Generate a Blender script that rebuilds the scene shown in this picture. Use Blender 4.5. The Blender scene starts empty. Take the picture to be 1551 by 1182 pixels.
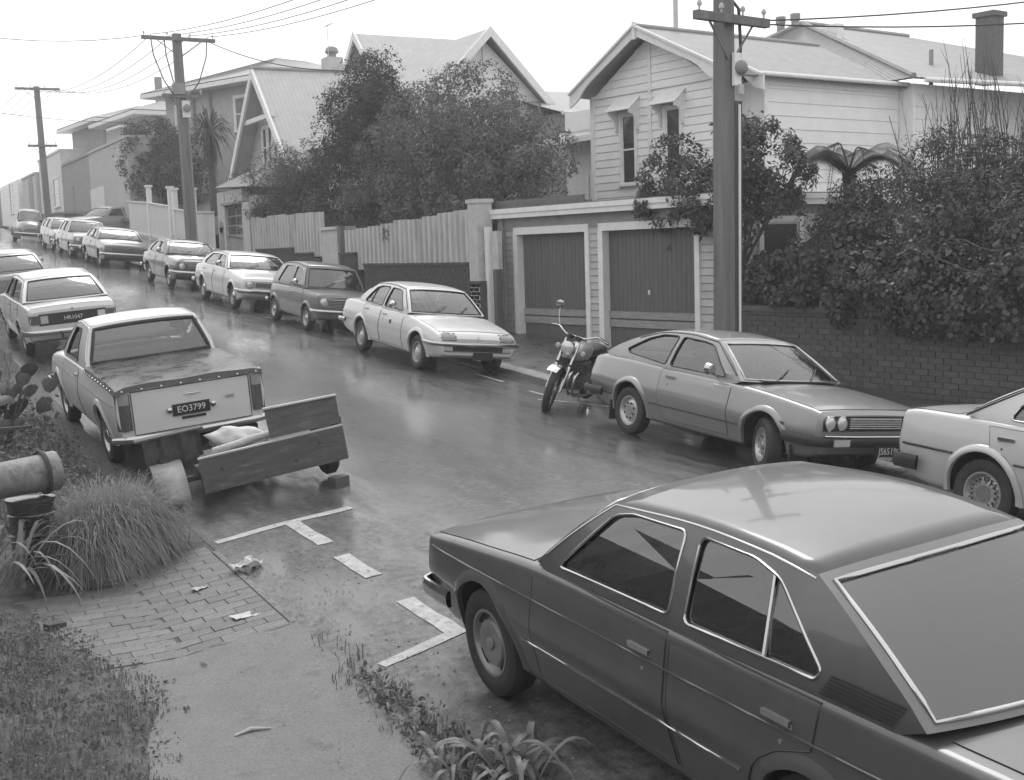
import bpy, bmesh, math, random
import numpy as np
from mathutils import Vector, Matrix, Euler
from mathutils.geometry import tessellate_polygon, delaunay_2d_cdt
R_ = random.Random(7)
PI = math.pi
scene = bpy.context.scene
COL = scene.collection
# ------------------------------------------------------------------ camera
cam_d = bpy.data.cameras.new('camera'); cam = bpy.data.objects.new('camera', cam_d); COL.objects.link(cam)
CR = Vector((0.87533, -0.48245, -0.03222)); CU = Vector((0.0836, 0.08538, 0.99284)); CF = Vector((0.47625, 0.87175, -0.11506))
CR.normalize(); CF.normalize(); CU = CR.cross(CF).normalized(); CF = CU.cross(CR).normalized()
cam.matrix_world = Matrix(((CR.x, CU.x, -CF.x, 0), (CR.y, CU.y, -CF.y, 0), (CR.z, CU.z, -CF.z, 2.6), (0, 0, 0, 1)))
cam_d.sensor_fit = 'HORIZONTAL'; cam_d.sensor_width = 36.0; cam_d.lens = 1850.0 / 1551 * 36
cam_d.shift_x = (775.5 - 771) / 1551; cam_d.clip_start = 0.05; cam_d.clip_end = 3000
scene.camera = cam
# ------------------------------------------------------------------ overcast sky and weak soft sun
SUN_EL, SUN_AZ = math.radians(55), math.radians(25)
world = bpy.data.worlds.new('World'); scene.world = world; world.use_nodes = True
wn = world.node_tree.nodes; wl = world.node_tree.links
for n in list(wn): wn.remove(n)
wo = wn.new('ShaderNodeOutputWorld'); bg = wn.new('ShaderNodeBackground'); sky = wn.new('ShaderNodeTexSky')
sky.sky_type = 'NISHITA'; sky.sun_disc = False; sky.sun_elevation = SUN_EL; sky.sun_rotation = SUN_AZ
sky.air_density = 1.0; sky.dust_density = 7.0; sky.ozone_density = 1.0
bw = wn.new('ShaderNodeRGBToBW'); mx = wn.new('ShaderNodeMix'); mx.data_type = 'FLOAT'
mx.inputs[0].default_value = 0.72; mx.inputs[3].default_value = 9.5     # closed cloud layer over the clear sky
wl.new(sky.outputs[0], bw.inputs[0]); wl.new(bw.outputs[0], mx.inputs[2]); wl.new(mx.outputs[0], bg.inputs[0])
bg.inputs[1].default_value = 0.095
wl.new(bg.outputs[0], wo.inputs[0])
sun_d = bpy.data.lights.new('sun', 'SUN'); sun_d.energy = 0.6; sun_d.angle = math.radians(24); sun_d.color = (1, 0.99, 0.97)
sun = bpy.data.objects.new('sun', sun_d); COL.objects.link(sun)
sdir = Vector((math.sin(SUN_AZ) * math.cos(SUN_EL), math.cos(SUN_AZ) * math.cos(SUN_EL), math.sin(SUN_EL)))
sun.rotation_euler = sdir.to_track_quat('Z', 'Y').to_euler()
vs = scene.view_settings; vs.view_transform = 'Standard'; vs.look = 'None'; vs.gamma = 1; vs.use_curve_mapping = False
vs.exposure = 0.85
scene.cycles.max_bounces = 8; scene.cycles.transparent_max_bounces = 12; scene.cycles.volume_bounces = 1
# ------------------------------------------------------------------ helpers
class MB:
    """collects vertices and faces for one mesh"""
    def __init__(s): s.v = []; s.f = []; s.m = []
    def add(s, vs_, fs, mi=0):
        o = len(s.v); s.v += [tuple(p) for p in vs_]
        for f in fs: s.f.append(tuple(i + o for i in f)); s.m.append(mi)
    def box(s, c, d, rot=None, mi=0):
        x, y, z = d[0] / 2, d[1] / 2, d[2] / 2
        P = [Vector(p) for p in ((-x, -y, -z), (x, -y, -z), (x, y, -z), (-x, y, -z), (-x, -y, z), (x, -y, z), (x, y, z), (-x, y, z))]
        if rot is not None:
            Mr = rot if isinstance(rot, Matrix) else Euler(rot).to_matrix()
            P = [Mr @ p for p in P]
        c = Vector(c)
        s.add([p + c for p in P], [(0, 3, 2, 1), (4, 5, 6, 7), (0, 1, 5, 4), (1, 2, 6, 5), (2, 3, 7, 6), (3, 0, 4, 7)], mi); return s
    def b2(s, a, b, mi=0):
        return s.box([(a[i] + b[i]) / 2 for i in range(3)], [abs(b[i] - a[i]) for i in range(3)], None, mi)
    def bar(s, a, b, w, h, mi=0, up=(0, 0, 1)):
        a = Vector(a); b = Vector(b); d = b - a; L = d.length; d = d / L; u = Vector(up)
        sd = d.cross(u)
        if sd.length < 1e-4: sd = d.cross(Vector((0, 1, 0)))
        sd.normalize(); u = sd.cross(d)
        s.box((a + b) / 2, (w, L, h), Matrix((sd, d, u)).transposed(), mi); return s
    def tube(s, pts, r, n=8, mi=0, cap=True, closed=False):
        pts = [Vector(p) for p in pts]; N = len(pts); rs = r if isinstance(r, (list, tuple)) else [r] * N
        prev = None; base = len(s.v)
        for i in range(N):
            if closed: t = pts[(i + 1) % N] - pts[i - 1]
            else: t = pts[min(i + 1, N - 1)] - pts[max(i - 1, 0)]
            if t.length < 1e-9: t = Vector((0, 0, 1))
            t.normalize()
            if prev is None:
                prev = t.cross(Vector((0, 0, 1)))
                if prev.length < 1e-3: prev = t.cross(Vector((1, 0, 0)))
            prev = (prev - t * prev.dot(t))
            if prev.length < 1e-6: prev = t.orthogonal()
            prev.normalize(); b = t.cross(prev)
            for k in range(n):
                a = 2 * PI * k / n
                s.v.append(tuple(pts[i] + (prev * math.cos(a) + b * math.sin(a)) * rs[i]))
        for i in range(N if closed else N - 1):
            j = (i + 1) % N
            for k in range(n):
                s.f.append((base + i * n + k, base + i * n + (k + 1) % n, base + j * n + (k + 1) % n, base + j * n + k)); s.m.append(mi)
        if cap and not closed:
            s.f.append(tuple(base + k for k in reversed(range(n)))); s.m.append(mi)
            s.f.append(tuple(base + (N - 1) * n + k for k in range(n))); s.m.append(mi)
        return s
    def lathe(s, prof, axis=(0, 0, 1), o=(0, 0, 0), n=24, mi=0, cap=True):
        """prof: list of (distance along axis, radius)"""
        ax = Vector(axis).normalized(); u = ax.orthogonal().normalized(); w = ax.cross(u); o = Vector(o); base = len(s.v)
        for (h, r) in prof:
            for k in range(n):
                a = 2 * PI * k / n
                s.v.append(tuple(o + ax * h + (u * math.cos(a) + w * math.sin(a)) * r))
        for i in range(len(prof) - 1):
            for k in range(n):
                s.f.append((base + i * n + k, base + i * n + (k + 1) % n, base + (i + 1) * n + (k + 1) % n, base + (i + 1) * n + k)); s.m.append(mi)
        if cap:
            if prof[0][1] > 1e-5: s.f.append(tuple(base + k for k in reversed(range(n)))); s.m.append(mi)
            if prof[-1][1] > 1e-5: s.f.append(tuple(base + (len(prof) - 1) * n + k for k in range(n))); s.m.append(mi)
        return s
    def prism(s, poly, a, b, mi=0):
        """poly: list of 3D points offset by vectors a and b"""
        n = len(poly); a = Vector(a); b = Vector(b)
        P = [Vector(p) + a for p in poly] + [Vector(p) + b for p in poly]
        s.add(P, [tuple(range(n)), tuple(reversed(range(n, 2 * n)))] + [(i, n + i, n + (i + 1) % n, (i + 1) % n) for i in range(n)], mi); return s
    def grid(s, rows, mi=0, closed_u=False, closed_v=False):
        base = len(s.v); nr = len(rows); nc = len(rows[0])
        for r in rows: s.v += [tuple(p) for p in r]
        for i in range(nr if closed_v else nr - 1):
            for j in range(nc if closed_u else nc - 1):
                i2 = (i + 1) % nr; j2 = (j + 1) % nc
                s.f.append((base + i * nc + j, base + i * nc + j2, base + i2 * nc + j2, base + i2 * nc + j)); s.m.append(mi)
        return s
    def mesh(s, name, mats, smooth=None, fix=True):
        me = bpy.data.meshes.new(name); me.from_pydata(s.v, [], s.f)
        for m in (mats if isinstance(mats, (list, tuple)) else [mats]): me.materials.append(m)
        if len(me.materials) > 1: me.polygons.foreach_set('material_index', s.m)
        if fix:
            bm = bmesh.new(); bm.from_mesh(me); bmesh.ops.recalc_face_normals(bm, faces=bm.faces); bm.to_mesh(me); bm.free()
        if smooth is not None:
            me.polygons.foreach_set('use_smooth', [True] * len(me.polygons)); me.set_sharp_from_angle(angle=math.radians(smooth))
        me.update(); return me
    def build(s, name, mats, parent=None, smooth=None, fix=True, loc=None):
        return link(name, s.mesh(name, mats, smooth, fix), parent, loc)
def link(name, me, parent=None, loc=None, rot=None):
    o = bpy.data.objects.new(name, me); COL.objects.link(o)
    if parent is not None: o.parent = parent
    if loc is not None: o.location = loc
    if rot is not None: o.rotation_euler = rot
    return o
def tag(o, label=None, cat=None, group=None, kind=None):
    if label: o['label'] = label
    if cat: o['category'] = cat
    if group: o['group'] = group
    if kind: o['kind'] = kind
    return o
def thing(name, label, cat, loc=(0, 0, 0), rz=0.0, group=None):
    o = bpy.data.objects.new(name, None); COL.objects.link(o); o.empty_display_size = .2
    o.location = loc; o.rotation_euler = (0, 0, rz) if not isinstance(rz, (tuple, list)) else rz
    return tag(o, label, cat, group)
def text(name, body, size, m, parent, loc, rot, ext=.003, sx=1.0, align='CENTER'):
    cu = bpy.data.curves.new(name, 'FONT'); cu.body = body; cu.size = size; cu.extrude = ext
    cu.align_x = align; cu.align_y = 'CENTER'; cu.resolution_u = 2
    tmp = bpy.data.objects.new(name, cu); COL.objects.link(tmp)
    dg = bpy.context.evaluated_depsgraph_get(); me = bpy.data.meshes.new_from_object(tmp.evaluated_get(dg))
    bpy.data.objects.remove(tmp); me.materials.clear(); me.materials.append(m)
    o = link(name, me, parent, loc, rot); o.scale = (sx, 1, 1); return o
def pchip(xs, ys):
    xs = np.array(xs, float); ys = np.array(ys, float); h = np.diff(xs); d = np.diff(ys) / h; m = np.zeros(len(xs))
    for i in range(1, len(xs) - 1):
        if d[i - 1] * d[i] > 0:
            w1 = 2 * h[i] + h[i - 1]; w2 = h[i] + 2 * h[i - 1]; m[i] = (w1 + w2) / (w1 / d[i - 1] + w2 / d[i])
    m[0] = d[0]; m[-1] = d[-1]
    def fn(x):
        x = min(max(x, xs[0]), xs[-1]); i = min(max(int(np.searchsorted(xs, x)) - 1, 0), len(xs) - 2)
        t = (x - xs[i]) / h[i]
        return float((1 + 2 * t) * (1 - t) ** 2 * ys[i] + t * (1 - t) ** 2 * h[i] * m[i] + t * t * (3 - 2 * t) * ys[i + 1] + t * t * (t - 1) * h[i] * m[i + 1])
    return fn
# ------------------------------------------------------------------ materials (black and white film: greys)
def mat(name, g, rough=.6, var=0.0, scale=6.0, bump=0.0, bscale=None, metal=0.0, coat=0.0, spec=.5, stretch=None, rvar=0.0, dirt=None, detail=6.0, obj=True, randv=0.0, grain=0.0):
    m = bpy.data.materials.new(name); m.use_nodes = True; nt = m.node_tree; N = nt.nodes; L = nt.links
    b = N['Principled BSDF']; c = (g, g, g * 1.015, 1)
    b.inputs['Base Color'].default_value = c; b.inputs['Roughness'].default_value = rough; b.inputs['Metallic'].default_value = metal
    b.inputs['Coat Weight'].default_value = coat; b.inputs['Coat Roughness'].default_value = .06; b.inputs['Specular IOR Level'].default_value = spec
    if var or bump or rvar or dirt or randv or grain:
        tc = N.new('ShaderNodeTexCoord'); src = tc.outputs['Object' if obj else 'Generated']
        if stretch:
            mp = N.new('ShaderNodeMapping'); mp.inputs['Scale'].default_value = stretch; L.new(src, mp.inputs[0]); src = mp.outputs[0]
        nz = N.new('ShaderNodeTexNoise'); nz.inputs['Scale'].default_value = scale; nz.inputs['Detail'].default_value = detail; nz.inputs['Roughness'].default_value = .65
        L.new(src, nz.inputs['Vector'])
        col = None
        if var:
            mr = N.new('ShaderNodeMapRange'); mr.inputs[1].default_value = .3; mr.inputs[2].default_value = .7
            mr.inputs[3].default_value = g * (1 - var); mr.inputs[4].default_value = g * (1 + var); L.new(nz.outputs[0], mr.inputs[0]); col = mr.outputs[0]
        if dirt:   # (scale, grey, threshold) stains with a shape of their own
            n2 = N.new('ShaderNodeTexNoise'); n2.inputs['Scale'].default_value = dirt[0]; n2.inputs['Detail'].default_value = 8; n2.inputs['Roughness'].default_value = .7
            L.new(src, n2.inputs['Vector']); r2 = N.new('ShaderNodeMapRange'); r2.inputs[1].default_value = dirt[2]; r2.inputs[2].default_value = dirt[2] + .16
            L.new(n2.outputs[0], r2.inputs[0]); mm = N.new('ShaderNodeMix'); mm.data_type = 'FLOAT'; L.new(r2.outputs[0], mm.inputs[0])
            if col: L.new(col, mm.inputs[2])
            else: mm.inputs[2].default_value = g
            mm.inputs[3].default_value = dirt[1]; col = mm.outputs[0]
        if grain:
            n6 = N.new('ShaderNodeTexNoise'); n6.inputs['Scale'].default_value = 55; n6.inputs['Detail'].default_value = 10; n6.inputs['Roughness'].default_value = .85; L.new(src, n6.inputs['Vector'])
            r6 = N.new('ShaderNodeMapRange'); r6.inputs[1].default_value = .3; r6.inputs[2].default_value = .7; r6.inputs[3].default_value = 1 - grain; r6.inputs[4].default_value = 1 + grain; L.new(n6.outputs[0], r6.inputs[0])
            m6 = N.new('ShaderNodeMath'); m6.operation = 'MULTIPLY'; L.new(r6.outputs[0], m6.inputs[0])
            if col: L.new(col, m6.inputs[1])
            else: m6.inputs[1].default_value = g
            col = m6.outputs[0]
        if randv:
            oi = N.new('ShaderNodeObjectInfo'); r3 = N.new('ShaderNodeMapRange'); r3.inputs[3].default_value = 1 - randv; r3.inputs[4].default_value = 1 + randv
            L.new(oi.outputs['Random'], r3.inputs[0]); mu = N.new('ShaderNodeMath'); mu.operation = 'MULTIPLY'; L.new(r3.outputs[0], mu.inputs[0])
            if col: L.new(col, mu.inputs[1])
            else: mu.inputs[1].default_value = g
            col = mu.outputs[0]
        if col: L.new(col, b.inputs['Base Color'])
        if rvar:
            r4 = N.new('ShaderNodeMapRange'); r4.inputs[1].default_value = .35; r4.inputs[2].default_value = .65
            r4.inputs[3].default_value = max(.03, rough - rvar); r4.inputs[4].default_value = min(1, rough + rvar); L.new(nz.outputs[0], r4.inputs[0]); L.new(r4.outputs[0], b.inputs['Roughness'])
        if bump:
            n5 = N.new('ShaderNodeTexNoise'); n5.inputs['Scale'].default_value = bscale or scale * 3; n5.inputs['Detail'].default_value = 8; L.new(src, n5.inputs['Vector'])
            bp = N.new('ShaderNodeBump'); bp.inputs['Strength'].default_value = bump; bp.inputs['Distance'].default_value = .02; L.new(n5.outputs[0], bp.inputs['Height']); L.new(bp.outputs[0], b.inputs['Normal'])
    return m
def glass(name, tint=.55, ior=1.6, rough=.0):
    m = bpy.data.materials.new(name); m.use_nodes = True; N = m.node_tree.nodes; L = m.node_tree.links
    N.remove(N['Principled BSDF']); out = N['Material Output']
    tr = N.new('ShaderNodeBsdfTransparent'); tr.inputs[0].default_value = (tint, tint, tint, 1)
    gl = N.new('ShaderNodeBsdfGlossy'); gl.inputs['Roughness'].default_value = rough; gl.inputs[0].default_value = (.95, .95, .95, 1)
    fr = N.new('ShaderNodeFresnel'); fr.inputs[0].default_value = ior
    mxs = N.new('ShaderNodeMixShader'); L.new(fr.outputs[0], mxs.inputs[0]); L.new(tr.outputs[0], mxs.inputs[1]); L.new(gl.outputs[0], mxs.inputs[2]); L.new(mxs.outputs[0], out.inputs[0])
    return m
def leafmat(name, g, var=.35, rough=.55, trans=.25):
    m = bpy.data.materials.new(name); m.use_nodes = True; N = m.node_tree.nodes; L = m.node_tree.links
    b = N['Principled BSDF']; out = N['Material Output']; b.inputs['Roughness'].default_value = rough; b.inputs['Specular IOR Level'].default_value = .22
    tc = N.new('ShaderNodeTexCoord'); nz = N.new('ShaderNodeTexNoise'); nz.inputs['Scale'].default_value = 3.0; nz.inputs['Detail'].default_value = 9; nz.inputs['Roughness'].default_value = .8
    L.new(tc.outputs['Object'], nz.inputs['Vector']); mr = N.new('ShaderNodeMapRange'); mr.inputs[1].default_value = .3; mr.inputs[2].default_value = .7
    mr.inputs[3].default_value = g * (1 - var); mr.inputs[4].default_value = g * (1 + var); L.new(nz.outputs[0], mr.inputs[0]); L.new(mr.outputs[0], b.inputs['Base Color'])
    tl = N.new('ShaderNodeBsdfTranslucent'); L.new(mr.outputs[0], tl.inputs[0]); ms = N.new('ShaderNodeMixShader'); ms.inputs[0].default_value = trans
    L.new(b.outputs[0], ms.inputs[1]); L.new(tl.outputs[0], ms.inputs[2]); L.new(ms.outputs[0], out.inputs[0]); return m
M = {}
M['chrome'] = mat('chrome', .50, .16, metal=1.0)
M['steel'] = mat('dull_steel', .42, .38, metal=.8, var=.2, scale=30)
M['rubber'] = mat('tyre_rubber', .035, .75, var=.3, scale=25)
M['trimblack'] = mat('black_trim', .022, .45)
M['interior'] = mat('dark_upholstery', .035, .7, var=.2, scale=20)
M['well'] = mat('wheel_well', .012, .9)
M['glass'] = glass('car_glass', .42, 2.2)
M['lampdim'] = mat('dull_lens', .22, .15, metal=.2, coat=.6)
M['glassclear'] = glass('clear_car_glass', .6, 1.5)
M['winglass'] = mat('house_window_glass', .03, .04, spec=.8)
M['lamp'] = mat('headlamp_lens', .62, .12, metal=.35, coat=.6)
M['tail'] = mat('tail_lamp', .09, .2, coat=.8)
M['plate'] = mat('plate_black', .02, .4)
M['plateletter'] = mat('plate_letters', .62, .4)
M['white'] = mat('white_gloss_paint', .80, .45, var=.05, scale=4)
M['weather'] = mat('weatherboard_paint', .78, .55, var=.05, scale=3, dirt=(2.5, .62, .62), randv=.03)
M['gweather'] = mat('garage_board_paint', .43, .6, var=.1, scale=6, dirt=(5, .3, .6), randv=.08)
M['trimwhite'] = mat('white_trim_paint', .74, .55, var=.08, scale=6, dirt=(7, .5, .63))
M['concrete'] = mat('concrete', .34, .85, var=.22, scale=5, bump=.3, bscale=40, dirt=(3, .2, .55))
M['palecon'] = mat('pale_roughcast', .46, .9, var=.16, scale=7, bump=.35, bscale=60, dirt=(4, .3, .58))
M['timber'] = mat('pole_timber', .16, .85, var=.3, scale=8, stretch=(1, 1, .06), bump=.35, bscale=25)
HAZE = 0.0019
# ------------------------------------------------------------------ ground
def base(Y):
    d = Y - 6
    if d < -16: return .04 - .64 + .3072
    if d < 11: return .04 + .04 * d + .0012 * d * d
    z = .6252 + .0664 * (min(Y, 84) - 17)
    return z + (0.02 * (Y - 84) if Y > 84 else 0) * max(0, 1 - (Y - 84) / 120)
def cross(X):
    X = min(max(X, 1.8), 9.62); return .11 - .0163 * (X - 5.7) ** 2
def G(X, Y): return base(Y) + cross(X)
H_ = .131; CH, SH = math.cos(H_), math.sin(H_)
LOT = Vector((11.86, 21.12, 0))                      # garage corner: lot frame, x into the lot, y up the street
def lot(x, y, z=0): return Vector((LOT.x + CH * x - SH * y, LOT.y + SH * x + CH * y, z))
EDGE = [(-30, .9), (4, 1.0), (6.37, 1.3), (7.14, 1.52), (7.91, 1.4), (8.9, 1.16), (9.9, 1.12), (10.6, 1.9), (12, 2.1), (20, 2.25), (200, 2.3)]
EX = lambda Y: float(np.interp(Y, [e[0] for e in EDGE], [e[1] for e in EDGE]))
def hn(x, y): return math.sin(x * 3.1 + 1.3 * math.sin(y * 2.3)) * math.cos(y * 2.7 + math.sin(x * 1.9))
def verge_z(X, Y):
    e = EX(Y); z = G(X, Y)
    if X < e:
        d = e - X; k = .30 if Y < 9.5 else .16
        z += (1.5 * (1 - math.exp(-d * k / 1.5)) + .035 * hn(X * 1.3, Y * 1.3) * min(1, d * 2)) * (1 if Y < 60 else 0.3)
    if X < -1.2: z += min(3.6, (-1.2 - X) * .95)  # unseen rise added to the bank to darken reflections in the car sides
    return z
def yard_z(X, Y):
    xf = LOT.x + (LOT.y - Y) * .1317 + .25 if Y < 22 else 11.5
    d = max(0, X - xf); lift = min(1.15 + .42 * d, 2.5)
    if Y < -2: lift *= max(0, 1 + (Y + 2) / 10)
    return base(Y) + lift * (1 if Y < 70 else max(0.1, 1 - (Y - 70) / 30))
def path_z(X, Y): return base(Y) - .035 + .022 * (X - 9.62)
def sheet(name, xs, ys, fn, m, smooth=True, label=None):
    mb = MB(); mb.grid([[(x, y, fn(x, y)) for x in xs] for y in ys]); o = mb.build(name, m, None, 60 if smooth else None)
    tag(o, label, None, None, 'structure'); return o
yl = list(np.arange(-8, 30, .35)) + list(np.arange(30, 90, 1.5)) + list(np.arange(90, 200, 8))
def roadmat():
    m = bpy.data.materials.new('wet_asphalt'); m.use_nodes = True; N = m.node_tree.nodes; L = m.node_tree.links; b = N['Principled BSDF']
    tc = N.new('ShaderNodeTexCoord')
    def noise(sc, det, stretch=None, rg=.6):
        n = N.new('ShaderNodeTexNoise'); n.inputs['Scale'].default_value = sc; n.inputs['Detail'].default_value = det; n.inputs['Roughness'].default_value = rg
        if stretch:
            mp = N.new('ShaderNodeMapping'); mp.inputs['Scale'].default_value = stretch; L.new(tc.outputs['Object'], mp.inputs[0]); L.new(mp.outputs[0], n.inputs[0])
        else: L.new(tc.outputs['Object'], n.inputs[0])
        return n.outputs[0]
    def rng(s, a, b_, c, d):
        r = N.new('ShaderNodeMapRange'); r.inputs[1].default_value = a; r.inputs[2].default_value = b_; r.inputs[3].default_value = c; r.inputs[4].default_value = d; L.new(s, r.inputs[0]); return r.outputs[0]
    def op(o, a, b_):
        r = N.new('ShaderNodeMath'); r.operation = o
        for i, v in enumerate((a, b_)):
            if isinstance(v, float): r.inputs[i].default_value = v
            else: L.new(v, r.inputs[i])
        return r.outputs[0]
    big = noise(.7, 6, (1.7, .5, 1), .7); mid = noise(2.6, 7, (1.5, .6, 1), .7); fine = noise(90, 3); grit = noise(14, 8, None, .75)
    sx = N.new('ShaderNodeSeparateXYZ'); L.new(tc.outputs['Object'], sx.inputs[0])
    # worn, gravelly wheel area on the near left, smooth sealed lane on the right; faint tyre tracks along the street
    nearl = op('MULTIPLY', rng(sx.outputs[1], 14.5, 8.0, 0., 1.), rng(sx.outputs[0], 8.8, 6.2, 0., 1.))
    streak = noise(1.25, 9, (2.3, .62, 1), .78); trk = op('SINE', op('MULTIPLY', sx.outputs[0], 3.6), 0.0)
    dry = op('MULTIPLY', nearl, rng(streak, .38, .6, .1, 1.))
    chips = noise(150, 2, None, .5)
    col = op('ADD', rng(streak, .3, .7, .024, .060), op('MULTIPLY', dry, rng(grit, .34, .66, .02, .19)))
    col = op('ADD', col, op('ADD', rng(fine, .35, .65, -.012, .014), rng(chips, .4, .66, -.014, .030)))
    vo = N.new('ShaderNodeTexVoronoi'); vo.feature = 'DISTANCE_TO_EDGE'; vo.inputs['Scale'].default_value = .42
    wv = N.new('ShaderNodeMapping'); wv.inputs['Scale'].default_value = (1, .45, 1); nv = N.new('ShaderNodeTexNoise'); nv.inputs['Scale'].default_value = 2.5; nv.inputs['Detail'].default_value = 6
    L.new(tc.outputs['Object'], nv.inputs[0]); ad = N.new('ShaderNodeVectorMath'); ad.operation = 'MULTIPLY_ADD'; L.new(nv.outputs[1], ad.inputs[0]); ad.inputs[1].default_value = (.9, .9, 0); L.new(tc.outputs['Object'], ad.inputs[2]); L.new(ad.outputs[0], wv.inputs[0]); L.new(wv.outputs[0], vo.inputs[0])
    crack = op('MULTIPLY', rng(vo.outputs[0], .0, .012, 1., 0.), rng(big, .45, .6, 0., 1.))
    col = op('MULTIPLY', col, op('SUBTRACT', 1.0, op('MULTIPLY', crack, .6)))
    L.new(col, b.inputs['Base Color'])
    wet = op('ADD', rng(streak, .32, .66, .38, .55), op('MULTIPLY', dry, .3)); wet = op('ADD', wet, op('MULTIPLY', trk, .03))
    L.new(wet, b.inputs['Roughness']); b.inputs['Specular IOR Level'].default_value = .26
    film = op('MULTIPLY', rng(streak, .66, .42, .25, 1.), op('SUBTRACT', 1.0, op('MULTIPLY', dry, .9))); L.new(film, b.inputs['Coat Weight']); b.inputs['Coat Roughness'].default_value = .085; b.inputs['Coat IOR'].default_value = 1.34
    bc = N.new('ShaderNodeBump'); bc.inputs['Strength'].default_value = .12; bc.inputs['Distance'].default_value = .01; L.new(grit, bc.inputs['Height']); L.new(bc.outputs[0], b.inputs['Coat Normal'])
    bp = N.new('ShaderNodeBump'); bp.inputs['Strength'].default_value = .42; bp.inputs['Distance'].default_value = .012
    L.new(op('ADD', op('ADD', fine, op('MULTIPLY', grit, .9)), op('MULTIPLY', crack, -.6)), bp.inputs['Height']); L.new(bp.outputs[0], b.inputs['Normal']); return m
M['road'] = roadmat()
sheet('road', list(np.arange(2.6, 9.61, .27)) + [9.62], yl, lambda x, y: G(x, y) + .006 * hn(x * .9, y * .7), M['road'])
M['grassg'] = mat('damp_earth_and_grass', .085, .9, var=.5, grain=.4, scale=9, bump=.6, bscale=30)
M['pathm'] = mat('damp_footpath', .125, .62, var=.38, scale=3.5, bump=.25, bscale=70, dirt=(6, .075, .55), rvar=.12, grain=.55)
M['earth'] = mat('dirt_and_leaf_litter', .085, .85, var=.5, scale=22, grain=.4, bump=.7, bscale=60)
yv = list(np.arange(-8, 16, .28)) + list(np.arange(16, 90, 1.5)) + list(np.arange(90, 200, 8))
mbv = MB()
rows = []
for y in yv:
    e = EX(y); xs = [-70, -30, -14, -8, -5, -3.4, -2.4, -1.6, -1] + list(np.linspace(-.6, e - .05, 9)) + [e, ]
    rows.append([(x, y, verge_z(x, y) - .012) for x in xs])
mbv.grid(rows); tag(mbv.build('verge_ground', M['grassg'], None, 60), 'grassy bank along the left edge of the street', None, None, 'structure')
mbp = MB(); mbp.grid([[(x, y, G(x, y) + .01 + .006 * hn(x * 4, y * 3)) for x in np.linspace(EX(y) - .15, 2.6, 12)] for y in [q for q in yv if q < 7.9] + [7.935]])
fpL = tag(mbp.build('footpath', M['pathm'], None, 60), 'worn footpath in the lower left corner', None, None, 'structure')
mbp = MB(); mbp.grid([[(x, y, G(x, y) + (.006 if y < 9.9 else -.004)) for x in np.linspace(EX(y), 2.6, 22)] for y in yv if y > 7.3])
tag(mbp.build('gutter_ground', M['earth'], None, 60), 'dirty ground beside the gutter', None, None, 'structure')
# brick paving in the footpath
M['kerbd'] = mat('dirty_edging', .17, .8, var=.35, scale=9, grain=.4, dirt=(8, .07, .5))
M['paver'] = mat('paving_brick', .13, .6, var=.2, scale=9, bump=.3, bscale=60, dirt=(7, .08, .55), randv=.16, grain=.35)
pvm = []
for k in range(3):
    mb = MB(); mb.box((0, 0, -.012), (.2285, .1125, .05)); me = mb.mesh('brick', M['paver'])
    bm = bmesh.new(); bm.from_mesh(me); bmesh.ops.bevel(bm, geom=[e for e in bm.edges if e.verts[0].co.z > 0 and e.verts[1].co.z > 0], offset=.0035, segments=1, affect='EDGES'); bm.to_mesh(me); bm.free(); pvm.append(me)
for r in range(19):
    y = 8.0 + r * .114
    for c in range(8):
        x = 2.44 - c * .23 - (r % 2) * .115
        if x < EX(y) - .1 or (y > 9.7 and x < 1.7): continue
        sx_ = (G(x + .05, y) - G(x - .05, y)) / .1; sy_ = (G(x, y + .05) - G(x, y - .05)) / .1
        link('brick', pvm[(r * 5 + c) % 3], fpL, (x, y, G(x, y) + R_.uniform(-.002, .004)), (math.atan(sy_) + R_.uniform(-.014, .014), -math.atan(sx_) + R_.uniform(-.014, .014), R_.uniform(-.012, .012)))
        if c == 0 and r % 2: o = link('brick', pvm[r % 3], fpL, (2.498, y, G(2.498, y)), (math.atan(sy_), -math.atan(sx_), 0)); o.scale = (.49, 1, 1)
mb = MB()
for k in range(12): a = 1.55 + k * .085; mb.add([(a, 7.915, G(a, 7.93) + .012), (a + .085, 7.92, G(a + .085, 7.93) + .012), (a + .085, 7.95, G(a + .085, 7.93) + .016), (a, 7.945, G(a, 7.93) + .016)], [(0, 1, 2, 3)])
mb.build('edging', M['kerbd'], fpL)
mb = MB()
for k in range(18): a = 7.95 + k * .11; mb.add([(2.565, a, G(2.565, a) + .012), (2.61, a, G(2.61, a) + .010), (2.61, a + .108, G(2.61, a + .1) + .010), (2.565, a + .108, G(2.565, a + .1) + .012)], [(0, 1, 2, 3)])
mb.build('edging', M['kerbd'], fpL)
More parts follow.
